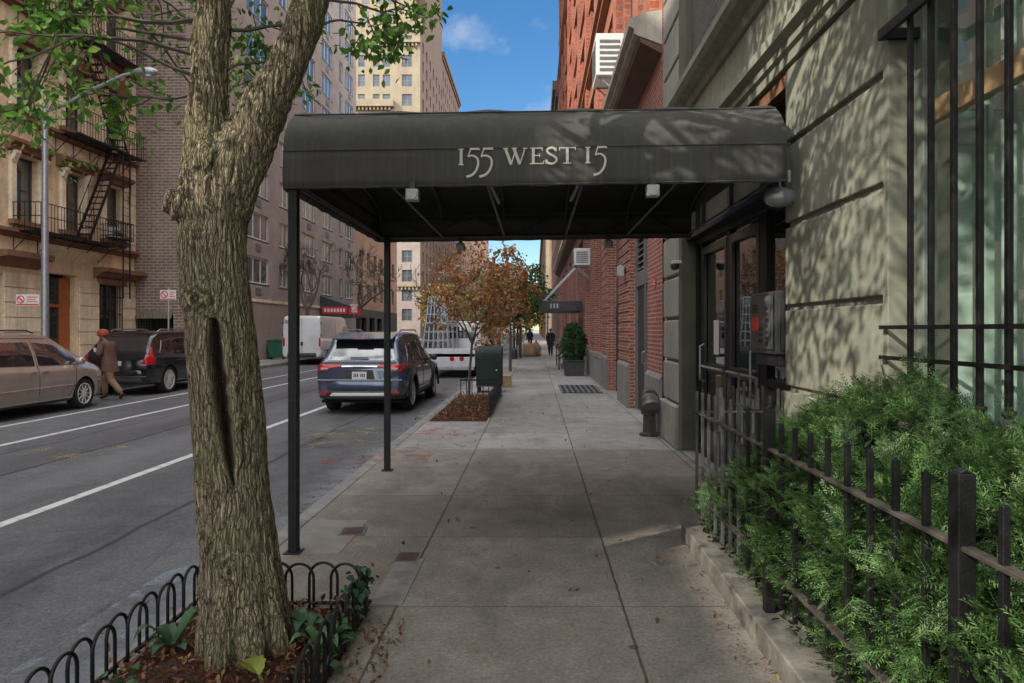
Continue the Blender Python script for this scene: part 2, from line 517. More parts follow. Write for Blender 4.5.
def mat_pavement(name, xs, y0, step, base, far=None):
    t = NT(name); p = t.pos(); x, y, z = t.sep(p)
    big = t.noise(p, .7, 6, .65); mid = t.noise(p, 4, 5, .65); fine = t.noise(p, 120, 3, .7); sp = t.noise(p, 38, 2, .5)
    cc = t.ramp(big, [(.28, scl(base, .70)), (.72, scl(base, 1.16))])
    if far is not None:
        f = t.ramp(t.math('MULTIPLY', y, .05), [(.4721, 0), (.4731, 1)])
        cc = t.mix(f, cc, t.ramp(big, [(.28, scl(far, .85)), (.72, scl(far, 1.12))]))
    # each slab slightly different
    cell = t.new('ShaderNodeTexWhiteNoise', noise_dimensions='2D')
    fx = t.math('FLOOR', t.math('DIVIDE', t.math('SUBTRACT', x, xs[0]), xs[1]))
    fy = t.math('FLOOR', t.math('DIVIDE', t.math('SUBTRACT', y, y0), step))
    t.l.new(t.comb(fx, fy, 0), cell.inputs['Vector'])
    cc = t.mix(1, cc, t.ramp(cell.outputs['Value'], [(0, .86), (1, 1.1)]), 'MULTIPLY')
    cc = t.mix(1, cc, t.ramp(mid, [(.3, .78), (.7, 1.14)]), 'MULTIPLY')
    cc = t.mix(1, cc, t.ramp(fine, [(.3, .72), (.7, 1.28)]), 'MULTIPLY')
    gr = t.noise(p, 42, 4, .75); cc = t.mix(1, cc, t.ramp(gr, [(.32, .66), (.68, 1.30)]), 'MULTIPLY')
    # gum spots
    v = t.voro(p, 2.6, 'F1')
    spot = t.ramp(v.outputs['Distance'], [(.055, 1), (.085, 0)])
    keep = t.new('ShaderNodeTexWhiteNoise', noise_dimensions='3D'); t.l.new(v.outputs['Position'], keep.inputs['Vector'])
    cc = t.mix(t.math('MULTIPLY', spot, t.ramp(keep.outputs['Value'], [(.40, 0), (.5, .85)])), cc, scl(base, .28))
    # long dark stains
    st = t.noise(t.mapping(p, (.9, .35, 1)), 1.3, 6, .68, .4)
    cc = t.mix(t.ramp(st, [(.50, 0), (.72, .62)]), cc, scl(base, .36))
    blot = t.noise(p, 11, 5, .75, .6)
    cc = t.mix(t.ramp(blot, [(.60, 0), (.70, .5)]), cc, scl(base, .33))
    pale = t.noise(t.mapping(p, (1.2, .5, 1), (7, 3, 0)), 1.6, 6, .7, .8)
    cc = t.mix(t.ramp(pale, [(.56, 0), (.74, .45)]), cc, scl(base, 1.65))
    cw = t.noise(p, 2.5, 5, .7); cv = t.new('ShaderNodeVectorMath', operation='MULTIPLY_ADD'); t.l.new(t.comb(cw, t.noise(t.mapping(p, (1,1,1), (9,9,9)), 2.5, 5, .7), 0), cv.inputs[0]); cv.inputs[1].default_value = (.5,.5,0); t.l.new(p, cv.inputs[2])
    ck = t.voro(cv.outputs[0], .42, 'DISTANCE_TO_EDGE').outputs['Distance']
    cc = t.mix(t.math('MULTIPLY', t.ramp(ck, [(.0, .75), (.006, 0)]), t.ramp(big, [(.56, 0), (.62, 1)])), cc, scl(base, .25))
    # joints
    wob = t.math('MULTIPLY', t.math('SUBTRACT', t.noise(p, 6, 3, .6), .5), .02)
    def line(coord, o, s, w):
        fr = t.math('FRACT', t.math('DIVIDE', t.math('SUBTRACT', t.math('ADD', coord, wob), o), s))
        d = t.math('MULTIPLY', t.math('SUBTRACT', .5, t.math('ABSOLUTE', t.math('SUBTRACT', fr, .5))), s)
        return t.ramp(d, [(w*.5, 1), (w, 0)])
    lx = line(x, xs[0], xs[1], .009); ly = t.math('MULTIPLY', line(y, y0, step, .007), .75)
    j = t.math('MAXIMUM', lx, ly)
    cc = t.mix(t.math('MULTIPLY', j, .8), cc, scl(base, .16))
    t.col(cc); t.rough(.87); t.spec(.3)
    h = t.math('ADD', t.math('MULTIPLY', fine, .5), t.math('MULTIPLY', j, -3.0))
    t.bump(t.math('ADD', h, t.math('MULTIPLY', sp, .5)), .45, .005)
    return t.m
M['pavement'] = mat_pavement('pavement', (-.83, 1.36), 4.1, 1.375, (.238,.214,.185), (.29,.282,.272))
M['pavement_far'] = mat_pavement('pavement_far', (-17.4, 1.5), 0, 1.5, (.30,.28,.26))
M['kerb'] = m_plain('kerb_stone', (.22,.215,.205), .8, .3, 2.5, .4, dirt=.6)
M['plinth'] = m_plain('plinth_stone', (.155,.145,.125), .85, .55, 5, .8, dirt=.8, bscale=35)

def mat_worn_paint(name, c, keep=.5):
    t = NT(name); p = t.pos()
    n = t.noise(p, 9, 6, .7); n2 = t.noise(p, 60, 3, .7)
    f = t.math('ADD', t.math('MULTIPLY', n, .75), t.math('MULTIPLY', n2, .25))
    t.col(t.mix(t.ramp(f, [(keep-.08, 1), (keep+.08, 0)]), c, (.1,.1,.1)))
    t.rough(.8); t.bump(n2, .3, .004)
    return t.m
M['line_paint'] = mat_worn_paint('road_line_paint', (.52,.52,.51), .40)
def mat_spray(name, c, keep):
    t = NT(name); p = t.pos()
    n = t.noise(p, 3.2, 6, .7)
    a = t.ramp(n, [(keep, 0), (keep+.12, .38)])
    t.col(c); t.rough(.85)
    tr = t.new('ShaderNodeBsdfTransparent'); ms = t.new('ShaderNodeMixShader')
    t.l.new(a, ms.inputs[0]); t.l.new(tr.outputs[0], ms.inputs[1]); t.l.new(t.b.outputs[0], ms.inputs[2]); t.l.new(ms.outputs[0], t.out.inputs[0])
    return t.m
M['spray_red'] = mat_spray('red_spray_paint', (.42,.06,.06), .50)
M['spray_yellow'] = mat_spray('yellow_spray_paint', (.45,.38,.10), .53)
M['spray_blue'] = mat_spray('pale_blue_spill', (.32,.38,.44), .50)

def mat_canopy(name, c):
    t = NT(name); p = t.pos(); x, y, z = t.sep(p)
    n = t.noise(p, 1.3, 5, .65); st = t.noise(t.mapping(p, (26, 26, .8)), 1.0, 4, .7); f = t.noise(p, 300, 2, .5)
    cc = t.ramp(n, [(.3, scl(c, .8)), (.7, scl(c, 1.25))])
    cc = t.mix(t.ramp(st, [(.5, 0), (.75, .4)]), cc, (.16,.15,.12))
    d = t.noise(t.mapping(p, (1, 1, 2)), 3, 5, .7)
    cc = t.mix(t.ramp(d, [(.5, 0), (.8, .5)]), cc, (.10,.095,.08))
    t.col(cc); t.rough(.75); t.spec(.15)
    wr = t.noise(t.mapping(p, (9, 2, 1.2)), 1, 3, .6)
    t.bump(t.math('ADD', t.math('MULTIPLY', f, .25), wr), .2, .010)
    return t.m
M['canopy_cloth'] = mat_canopy('canopy_cloth', (.072,.071,.067))
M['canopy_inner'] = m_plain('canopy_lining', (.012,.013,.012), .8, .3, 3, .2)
M['canopy_frame'] = m_plain('canopy_frame', (.03,.031,.03), .5, .3, 10, .2)
M['post_iron'] = m_plain('post_iron', (.010,.012,.012), .5, .5, 14, .5, bscale=70, spec=.3)
M['letter'] = m_plain('letter_paint', (.62,.60,.52), .6, .12, 14, .1)
# ------------------------------------------------------------------ ground, road, pavements
XC = -2.12            # near kerb edge
XF = -12.7            # far kerb edge
g = MB(); g.quad((-2500,-2500,-.22),(2500,-2500,-.22),(2500,2500,-.22),(-2500,2500,-.22))
struct('ground', g.build('ground', M['asphalt']))
g = MB(); g.box(XF, XC, -60, 900, -.2, -.14)
struct('road', g.build('road', M['asphalt']))
g = MB(); g.box(XC+.16, 14, -60, 900, -.2, 0)
struct('pavement', g.build('pavement', M['pavement']))
g = MB(); g.box(XF-.16-6, XF-.16, -60, 900, -.2, 0)
struct('pavement', g.build('pavement', M['pavement_far']))
g = MB()
y = -8.0
rk = random.Random(4)
while y < 120:
    l = rk.uniform(2.2, 3.4)
    g.box(XC+rk.uniform(-.006,.006), XC+.158, y+.004, y+l-.004, -.19, .004+rk.uniform(-.003,.004)); y += l
struct('kerb', g.build('kerb', M['kerb'], bevel=.018))
g = MB(); y = -8.0
while y < 120:
    l = rk.uniform(2.2, 3.4)
    g.box(XF-.158, XF+rk.uniform(-.006,.006), y+.004, y+l-.004, -.19, .004+rk.uniform(-.003,.004)); y += l
struct('kerb', g.build('kerb', M['kerb'], bevel=.018))
def strip(x, w, y0, y1, m, name='road_marking', z=-.136):
    s = MB(); n = max(1, int((y1-y0)/2))
    for i in range(n):
        a = y0+(y1-y0)*i/n; b = y0+(y1-y0)*(i+1)/n
        s.quad((x-w/2,a,z),(x+w/2,a,z),(x+w/2,b,z),(x-w/2,b,z))
    return struct(name, s.build(name, m))
strip(-4.93, .125, -8, 400, M['line_paint'])
strip(-8.32, .12, -8, 400, M['line_paint'])
strip(-9.92, .11, -8, 400, M['line_paint'])
def patch(x0,x1,y0,y1,m,name,z):
    s = MB(); s.quad((x0,y0,z),(x1,y0,z),(x1,y1,z),(x0,y1,z)); return struct(name, s.build(name, m))
patch(-4.3,-3.3,8.0,8.8,M['spray_red'],'paint_mark',-.132)
patch(-2.9,-2.2,9.0,9.8,M['spray_red'],'paint_mark',-.132)
patch(-2.1,-1.35,8.5,9.6,M['spray_red'],'paint_mark',.010)
patch(-1.9,-1.2,10.6,11.6,M['spray_red'],'paint_mark',.010)
patch(-7.6,-6.2,9.6,10.6,M['spray_yellow'],'paint_mark',-.132)
patch(-4.1,-2.7,10.2,12.6,M['spray_yellow'],'paint_mark',-.132)
patch(-2.75,-2.14,2.2,5.2,M['spray_blue'],'dust_stain',-.132)
# flush stone strip and slabs beside the tree pit
s = MB(); s.box(-1.0,-.80,4.12,4.95,-.01,.006)
struct('edging_strip', s.build('edging_strip', M['kerb'], bevel=.004))
M['slab'] = m_plain('worn_slab', (.225,.21,.185), .85, .2, 2.5, .35, dirt=.4)
s = MB(); s.box(-1.95,-1.45,5.05,5.95,-.01,.005)
struct('pavement_patch', s.build('pavement_patch', M['slab'], bevel=.003))
s = MB(); s.box(-1.92,1.7,9.44,9.47,-.01,.005)
struct('pavement_joint', s.build('pavement_joint', M['kerb'], bevel=.003))

# small iron covers let into the pavement
M['rust_iron'] = m_plain('rusty_iron', (.075,.042,.036), .7, .4, 18, .4, dirt=.3)
def cover(x, y, w, l, lab, rz=0):
    t = thing('access_cover', lab, 'access cover', (x, y, .004), rz)
    a = MB(); a.box(-w/2,w/2,-l/2,l/2,-.01,.006); a.box(-w/2+.03,w/2-.03,-l/2+.03,l/2-.03,.006,.009)
    for i in range(4):
        xx = -w/2+.05+(w-.1)*i/3
        a.box(xx-.008,xx+.008,-l/2+.04,l/2-.04,.009,.013)
    a.build('lid', M['rust_iron'], t, bevel=.003)
    b = MB(); b.box(-w/2-.02,w/2+.02,-l/2-.02,l/2+.02,-.012,.003); b.build('frame', M['grey_metal'], t)
cover(-.93, 4.98, .15, .19, 'small reddish iron cover set in the pavement beside the pale stone strip')
cover(-1.50, 5.62, .17, .20, 'small iron cover in the pavement behind the front canopy post', .1)
# utility covers in the roadway
def manhole(x, y, r, lab):
    t = thing('manhole_cover', lab, 'manhole cover', (x, y, -.137))
    a = MB(); a.lathe([(r,-.004),(r,.004),(r*.94,.006)], (0,0,0), 28); a.build('frame', M['grey_metal'], t)
    a = MB(); a.lathe([(r*.9,.0),(r*.9,.009),(r*.86,.010)], (0,0,0), 28); o = a.build('lid', M['dark_grey'], t)
    b = MB()
    for i in range(-3, 4):
        h_ = math.sqrt(max(0, (r*.78)**2-(i*r*.22)**2)); b.box(i*r*.22-.012, i*r*.22+.012, -h_, h_, .010, .015)
    b.build('tread', M['grey_metal'], o)
manhole(-7.0, 8.3, .34, 'round iron manhole cover in the nearest traffic lane')
manhole(-3.2, 10.6, .26, 'smaller round iron cover in the parking lane near the kerb')
manhole(-6.2, 21, .34, 'round iron manhole cover farther up the traffic lane')
# vent grating on the pavement by the planter
t = thing('floor_grating', 'black iron grating let into the pavement below the brick wall', 'grating', (1.25, 19.2, .004))
a = MB(); a.box(-.55,.55,-1.3,1.3,-.01,.004); a.build('pit', M['canopy_inner'], t)
a = MB()
for i in range(8): a.box(-.53+i*.145-.03,-.53+i*.145+.03,-1.28,1.28,.004,.02)
a.build('grille', M['grey_metal'], t)
# ------------------------------------------------------------------ the olive stone building on the right
XB = 2.0
sb = thing('apartment_house', 'olive stone building on the right with grooved blocks, barred window and glazed black entrance', 'building', (0, 0, 0))
def sbp(mb, name, mat, **k): return mb.build(name, mat, sb, **k)
YJ = 3.87     # far side of the window
YD0, YD1 = 5.46, 9.42   # doorway
# grooved block wall between window and doorway
zs = [1.2, 1.836, 2.49, 3.13, 3.745]
gap = .046
w = MB(); w.box(XB+.035, XB+.9, YJ+.02, YD0-.02, 0, 5.4); sbp(w, 'backing_wall', M['stone_grey'])
w = MB()
for i in range(4):
    a, b = zs[i], zs[i+1]
    w.box(XB, XB+.034, YJ+.06, YD0, a+(gap/2), b-(gap/2))
    w.box(XB+.034, XB+.89, YD0-.02, YD0, a+(gap/2), b-(gap/2))
w.box(XB-.03, XB+.034, YJ, YD0+.01, 0, zs[0]-gap/2)
w.box(XB+.034, XB+.89, YD0-.02, YD0+.01, 0, zs[0]-gap/2)
sbp(w, 'block_wall', M['stone'], bevel=.016)
w = MB(); w.box(XB, XB+.21, YJ, YJ+.06, zs[0]-gap/2, 3.745); sbp(w, 'window_jamb', M['stone'], bevel=.006)
# mouldings running over window and doorway
def mould(prof, y0, y1, name, mat, bevel=0):
    w = MB(); w.prism(prof, 'y', y0, y1); return sbp(w, name, mat, bevel=bevel)
mould([(XB+.9,3.75),(XB-.02,3.75),(XB-.02,3.83),(XB-.05,3.85),(XB-.05,3.91),(XB-.11,3.95),(XB-.11,4.04),(XB+.0,4.06),(XB+.9,4.06)], -5, YD1, 'moulding', M['stone'])
mould([(XB+.9,4.062),(XB+.012,4.062),(XB+.012,4.52),(XB+.9,4.52)], -5, YD1, 'frieze', M['stone'])
mould([(XB+.9,4.522),(XB-.02,4.522),(XB-.05,4.57),(XB-.05,4.62),(XB-.15,4.66),(XB-.19,4.72),(XB-.19,4.80),(XB-.02,4.84),(XB-.02,4.93),(XB+.9,4.93)], -5, YD1, 'cornice', M['stone'])
w = MB(); w.box(XB+.06, XB+.9, -5, YD1-.45, 4.932, 26); sbp(w, 'brick_wall', M['brick_dark'])
# behind-camera wall and mass of the house
w = MB(); w.box(XB+.9, 14, -5, 10.7, 0, 26); w.box(XB, XB+.9, -5, 1.1, 0, 3.745); sbp(w, 'house_wall', M['stone_grey'])
# rusticated pier beyond the doorway
w = MB()
z = .62; k = 0
w.box(XB-.06, XB+.9, YD1+.02, 10.66, 0, .60)
while z < 26:
    w.box(XB, XB+.9, YD1+.02, 10.66, z, z+.575); z += .61
sbp(w, 'rusticated_pier', M['stone_grey'], bevel=.03)
w = MB(); w.box(XB+.05, XB+.9, YD1+.03, 10.65, 0, 26); sbp(w, 'pier_core', M['stone_grey'])
w = MB(); w.box(XB-.02, XB+.3, YD1-.20, YD1+.0, .0, 3.72); sbp(w, 'pilaster', M['olive_paint'], bevel=.01)
w = MB(); w.box(XB-.02, XB+.3, YD1-.42, YD1+.0, 4.932, 26); sbp(w, 'pilaster', M['olive_paint'], bevel=.01)
# lintel over the doorway
w = MB(); w.box(XB+.02, XB+.9, YD0, YD1-.2, 3.62, 3.748); sbp(w, 'lintel', M['brown_stone'])
# step and floor of the doorway
w = MB(); w.box(XB-.02, XB+.9, YD0+.012, YD1-.2, -.05, .03); sbp(w, 'door_step', M['kerb'], bevel=.01)

# ---- glazed entrance (frame at x = 2.2)
ent = MB(); XD = 2.20
FW = .07
ys = [YD0+.02, 6.12, 6.9, 7.9, 8.75, 9.2]
for yy, wd in ((5.50,.06),(6.40,.20),(7.62,.10),(8.86,.08),(9.15,.12)):
    ent.box(XD-.03, XD+.06, yy, yy+wd, .03, 3.6)
ent.box(XD-.05, XD+.07, YD0+.02, YD1-.2, 2.78, 2.93)
ent.box(XD-.045, XD+.06, YD0+.02, YD1-.2, 3.5, 3.6)
ent.box(XD-.02, XD+.05, YD0+.02, YD1-.2, .03, .14)
ent.box(XD-.02, XD+.05, YD0+.02, 6.40, 1.12, 1.2)
f = sbp(ent, 'entrance_frame', M['black_iron'], bevel=.006)
w = MB(); w.box(XD-.16, XD-.05, YD0-.2, YD1-.15, 2.86, 2.92)
sbp(w, 'awning_rail', M['black_iron'], bevel=.006)
M['door_glass'] = m_glass_dark('door_glass', (.012,.014,.014), .02, 2.6)
w = MB()
for (a, b) in ((5.56,6.40),(6.60,7.62),(7.72,8.86),(8.94,9.15)):
    w.box(XD+.012, XD+.02, a, b, .14, 2.78)
g1 = sbp(w, 'entrance_glass', M['door_glass'])
w = MB(); w.box(XD+.014, XD+.022, 5.56, 9.15, 2.93, 3.5); sbp(w, 'transom_panel', M['olive_paint'])
M['door_black'] = m_plain('door_black', (.016,.014,.013), .35, .3, 8, .1)
def glazed_door(y0, y1, hinge):
    d = MB(); s = .085
    d.box(XD-.035, XD+.008, y0, y0+s, .145, 2.72); d.box(XD-.035, XD+.008, y1-s, y1, .145, 2.72)
    d.box(XD-.035, XD+.008, y0+s, y1-s, 2.62, 2.72); d.box(XD-.035, XD+.008, y0+s, y1-s, .145, .42); d.box(XD-.035, XD+.008, y0+s, y1-s, 1.14, 1.25)
    o = sbp(d, 'door', M['door_black'], bevel=.006)
    h = MB(); yy = y0+.1 if hinge > 0 else y1-.1
    h.tube([(XD-.03,yy,1.0),(XD-.085,yy,1.03),(XD-.085,yy,1.45),(XD-.03,yy,1.48)], .014, 8)
    h.build('door_handle', M['steel'], o, smooth=True)
    b = MB(); b.cyl((XD-.075,y0+.03,1.20),(XD-.075,y1-.03,1.20),.016,8); b.build('push_bar', M['steel'], o, smooth=True)
    return o
dd = glazed_door(6.61, 7.61, 1); glazed_door(7.73, 8.85, -1)
n = MB(); n.box(XD+.004, XD+.009, 8.2, 8.42, 1.36, 1.78); o = n.build('notice', M['white_paint'], sb); o['label'] = 'white paper notice on the far door glass'

# ---- barred window near the camera
wy0, wy1, wz0, wz1 = 1.1, YJ, 1.12, 3.745
XW = 2.2
win = MB(); fw = .07
win.box(XW-.04, XW+.05, wy1-fw, wy1, wz0, wz1); win.box(XW-.04, XW+.05, wy0, wy0+fw, wz0, wz1)
win.box(XW-.035, XW+.05, wy0+fw, wy1-fw, wz1-fw, wz1); win.box(XW-.035, XW+.05, wy0+fw, wy1-fw, wz0, wz0+.08)
win.box(XW-.03, XW+.05, 2.42, 2.50, wz0+.08, wz1-fw)
M['green_frame'] = m_plain('grey_green_frame', (.20,.24,.21), .5, .2, 5, .1)
wf = sbp(win, 'window', M['green_frame'], bevel=.006)
m_ = MB(); m_.box(XW-.025, XW+.045, wy0+fw, 2.415, 2.80, 2.92); m_.box(XW-.025, XW+.045, 2.505, wy1-fw, 2.80, 2.92)
M['wood_rail'] = m_plain('pale_wood_rail', (.40,.29,.16), .5, .3, 6, .1)
m_.build('meeting_rail', M['wood_rail'], wf, bevel=.005)
def mat_pane():
    t = NT('clear_pane'); t.b.inputs['Base Color'].default_value = (.8,.9,.85,1)
    gl = t.new('ShaderNodeBsdfGlossy'); gl.inputs['Roughness'].default_value = .02; gl.inputs['Color'].default_value = (1,1,1,1)
    tr = t.new('ShaderNodeBsdfTransparent'); tr.inputs['Color'].default_value = (.82,.90,.86,1)
    fr = t.new('ShaderNodeFresnel'); fr.inputs['IOR'].default_value = 1.28
    ms = t.new('ShaderNodeMixShader'); t.l.new(t.math('MULTIPLY', fr.outputs[0], .30), ms.inputs[0]); t.l.new(tr.outputs[0], ms.inputs[1]); t.l.new(gl.outputs[0], ms.inputs[2])
    t.l.new(ms.outputs[0], t.out.inputs[0]); return t.m
M['pane'] = mat_pane()
g_ = MB(); g_.quad((XW,wy0+fw,wz0+.08),(XW,wy1-fw,wz0+.08),(XW,wy1-fw,wz1-fw),(XW,wy0+fw,wz1-fw)); g_.build('pane', M['pane'], wf)
# pale curtain folds inside
c_ = MB(); N = 260
vs = []; 
for i in range(N+1):
    y = wy0 + (wy1-wy0)*i/N
    x = XW+.16 + .035*math.sin(y*26+1.2*math.sin(y*5)) + .02*math.sin(y*61)
    vs += [(x, y, wz0), (x+.01*math.sin(y*9), y, wz1)]
c_.add(vs, [(2*i, 2*i+2, 2*i+3, 2*i+1) for i in range(N)])
M['curtain'] = m_plain('pale_curtain', (.48,.58,.51), .9, .15, 3, 0)
c_.build('curtain', M['curtain'], wf, smooth=True)
i_ = MB(); i_.box(XW+.5, XW+.52, wy0-.2, wy1+.2, .8, 3.9); i_.build('room_wall', M['dark_grey'], wf)
s_ = MB(); s_.box(XB-.06, XW+.05, .9, wy1-.004, wz0-.14, wz0-.003); s_.build('window_sill', M['stone'], wf, bevel=.012)
# the low wall under it
w = MB(); w.box(XB+.0, XB+.9, 1.1, YJ-.004, 0, wz0-.143); sbp(w, 'block_wall', M['stone'])

# ---- iron window grille
gr = thing('window_grille', 'black iron window grille with pointed bar ends, fixed over the curtained window', 'window grille', (1.97, 2.5, 1.2))
gr.location = (0, 0, 0)
XG = 1.99
def spear(mb, x, y, z):
    s = .5
    prof = [(.015, 0),(.034,-.004),(.036,-.018),(.020,-.034),(.032,-.055),(.046,-.068),(.046,-.085),(.022,-.13),(.003,-.20)]
    mb.lathe(prof, (x, y, z), 4)
yb = 3.62
for i in range(14):
    y = yb - i*.188
    if y < .9: break
    b = MB(); b.box(XG-.0125, XG+.0125, y-.0125, y+.0125, 1.32, 4.02)
    spear(b, XG, y, 1.322)
    b.build('bar', M['black_iron'], gr, bevel=.003)
for zz in (1.675, 1.505):
    b = MB(); b.box(XG-.028, XG-.0165, .9, YJ+.03, zz-.011, zz+.011); b.bar((XG-.02,YJ+.02,zz),(XB+.03,YJ+.02,zz),.02,.02)
    b.build('cross_bar', M['black_iron'], gr)
b = MB(); b.box(XG-.045, XG-.017, .9, YJ+.01, 3.30, 3.36); b.bar((XG-.03,YJ-.01,3.33),(XG+.22,YJ-.03,3.33),.03,.06)
b.box(XG-.045, XG-.017, .9, YJ+.04, 3.86, 3.90)
b.build('cross_bar', M['black_iron'], gr, bevel=.004)

# ---- wall lamp, intercom box, camera
t = thing('wall_lamp', 'grey egg-shaped lamp on a short bracket at the corner of the olive stone block', 'wall lamp', (1.90, 5.30, 2.69)); t.scale = (.78, .78, .78)
b = MB(); prof = [(.0,-.155),(.04,-.148),(.075,-.12),(.095,-.07),(.102,-.01),(.104,.005),(.097,.02),(.094,.06),(.078,.11),(.05,.145),(.0,.155)]
b.lathe(prof, (0,0,0), 24, 'x'); b.build('lamp_body', M['steel'], t, smooth=True, angle=70)
b = MB(); b.tube([(0.0,0,.09),(.0,0,.16),(.03,0,.2),(.1,0,.2)], .014, 8); b.box(.06,.09,-.05,.05,.14,.26); b.build('bracket', M['steel'], t, smooth=True)
b = MB(); b.tube([(0,.02,.15),(-.06,.03,.17),(-.09,.05,.10),(-.14,.3,.09),(-.1,1.2,.16)], .008, 6); b.build('cable', M['black_iron'], t, smooth=True)

t = thing('intercom_box', 'grey entry intercom cabinet with a red square label beside the glazed entrance', 'intercom', (2.0, 5.62, 1.72))
M['box_grey'] = m_plain('cabinet_grey', (.065,.065,.066), .35, .2, 9, .1)
b = MB(); b.box(-.06,.18,-.10,.52,-.26,.26); b.build('cabinet', M['box_grey'], t, bevel=.012)
b = MB(); b.box(-.075,-.062,-.06,.48,-.22,.22); b.build('face_plate', M['grey_metal'], t, bevel=.004)
b = MB(); b.box(-.083,-.077,.26,.42,-.07,.05); o = b.build('red_label', None, t); 
mm = m_plain('signal_red', (.75,.07,.05), .5, .1, 5, 0); o.data.materials.append(mm)
for i in range(7):
    b = MB(); b.box(-.081,-.077,.02,.09,-.19+i*.05,-.165+i*.05); b.build('button', M['dark_grey'], t)
for i in range(3):
    for j in range(2):
        b = MB(); b.cyl((-.082,.17+.05*j,-.05-.05*i),(-.076,.17+.05*j,-.05-.05*i),.014,10); b.build('button', M['dark_grey'], t)
b = MB(); b.box(-.082,-.077,.28,.40,.09,.16); b.build('display', M['glass'], t)
b = MB(); b.box(-.02,.16,-.06,.46,-.36,-.265); b.build('lower_box', M['dark_grey'], t, bevel=.01)
b = MB()
for i in range(3): b.box(-.02+.05*i,.01+.05*i,-.125,-.102,-.22,.22)
b.build('vent_rib', M['dark_grey'], t)

t = thing('security_camera', 'small black security camera on the olive pilaster beside the canopy', 'security camera', (1.96, 9.28, 2.55))
b = MB(); b.lathe([(.0,-.06),(.045,-.05),(.06,-.01),(.062,.02),(.05,.03),(.0,.03)], (-.06,0,-.02), 16); b.build('dome', M['dark_grey'], t, smooth=True)
b = MB(); b.box(-.10,.03,-.04,.04,.012,.05); b.build('bracket', M['white_paint'], t, bevel=.006)

# ---- siamese standpipe connection
t = thing('standpipe', 'dull brown iron standpipe with curved double hose outlet in front of the brick wall', 'standpipe', (1.80, 10.75, 0)); t.scale = (1.22, 1.22, 1.1)
M['pipe_iron'] = m_plain('pipe_iron', (.06,.05,.045), .6, .35, 12, .3)
b = MB(); b.lathe([(.13,0),(.13,.04),(.085,.05),(.08,.30),(.11,.31),(.11,.345),(.08,.35)], (0,0,0), 18); b.build('pipe', M['pipe_iron'], t, smooth=True)
b = MB(); b.tube([(0,0,.34),(0,0,.40),(-.005,-.03,.47),(-.01,-.09,.51),(-.01,-.15,.50),(-.01,-.19,.46)], [.10,.115,.12,.115,.10,.095], 16)
b.tube([(.0,.02,.36),(.02,.06,.46),(.03,.1,.52),(.0,.02,.58),(0,-.05,.585)], [.1,.11,.11,.10,.07], 14); b.build('hose_outlet', M['pipe_iron'], t, smooth=True)
b = MB(); b.tube([(-.01,-.185,.468),(-.01,-.215,.435)], [.115,.115], 16); b.build('cap', M['grey_metal'], t, smooth=True)
# ------------------------------------------------------------------ entrance canopy
cn_ = thing('entrance_canopy', 'long dark canopy with white lettering 155 WEST 15, reaching from the entrance to the kerb', 'canopy', (0, 0, 0))
CX0, CX1, CY0, CY1 = -1.86, 1.86, 5.05, 8.12
CZB, CZV = 2.70, 2.985       # bottom and top of the valance at the street end
def sh(x): return .055*(x-CX0)/(CX1-CX0)   # the whole canopy rises slightly towards the building
prof = []
NA = 26
cyc = (CY0+CY1)/2; hw_ = (CY1-CY0)/2; rise = .56
for i in range(NA+1):
    a = PI*i/NA
    y = cyc - hw_*math.copysign(abs(math.cos(a))**.85, math.cos(a)); z = CZV + rise*abs(math.sin(a))**.9
    prof.append((y, z))
nx = 48
vs = []; fs = []
for ix in range(nx+1):
    x = CX0 + (CX1-CX0)*ix/nx
    sag = .030*abs(math.sin(PI*ix/nx*5))
    for k, (y, z) in enumerate(prof):
        edge = math.sin(PI*k/NA)
        vs.append((x, y, z + sh(x) - sag*edge))
m_ = NA+1
for ix in range(nx):
    for k in range(NA): fs.append((ix*m_+k, ix*m_+k+1, (ix+1)*m_+k+1, (ix+1)*m_+k))
mb = MB(); mb.add(vs, fs)
o = mb.build('roof_cover', M['canopy_cloth'], cn_, smooth=True, angle=60)
# end gable panel on the building side and the street side
for x in (CX0, CX1):
    mb = MB(); pts = [(x, y, z+sh(x)) for (y, z) in prof]
    mb.add(pts, [tuple(range(len(pts)))])
    mb.build('end_panel', M['canopy_cloth'], cn_)
# valances
def valance(a, b, name='valance'):
    mb = MB(); n = 60; vs = []; fs = []
    ax, ay = a; bx, by = b
    nrm = Vector((by-ay, -(bx-ax), 0)).normalized()
    for i in range(n+1):
        t = i/n; x = ax+(bx-ax)*t; y = ay+(by-ay)*t
        for k in range(5):
            z = CZB + (CZV-CZB)*k/4 + sh(x)
            wv = .006*math.sin(t*47)*(1-k/4) + .004*math.sin(t*19+1)*math.sin(PI*k/4)
            vs.append((x+nrm.x*wv, y+nrm.y*wv, z + (.003*math.sin(t*70) if k == 0 else 0)))
    for i in range(n):
        for k in range(4): fs.append((i*5+k, i*5+k+1, (i+1)*5+k+1, (i+1)*5+k))
    mb.add(vs, fs)
    o = mb.build(name, M['canopy_cloth'], cn_, smooth=True)
    md = o.modifiers.new('thick', 'SOLIDIFY'); md.thickness = .008; md.offset = 0
    return o
valance((CX0, CY0), (CX1, CY0)); valance((CX1, CY1), (CX0, CY1)); valance((CX0, CY1), (CX0, CY0))
# seam cord where roof meets valance
mb = MB(); mb.tube([(CX0,CY0-.004,CZV+sh(CX0)),(CX1,CY0-.004,CZV+sh(CX1))], .008, 6)
mb.tube([(CX0,CY0-.004,CZB+.012+sh(CX0)),(CX1,CY0-.004,CZB+.012+sh(CX1))], .006, 6)
k = 5
mb.tube([(CX0,prof[k][0]-.004,prof[k][1]+sh(CX0)),(CX1,prof[k][0]-.004,prof[k][1]+sh(CX1))], .007, 6)
mb.build('seam', M['canopy_cloth'], cn_, smooth=True)
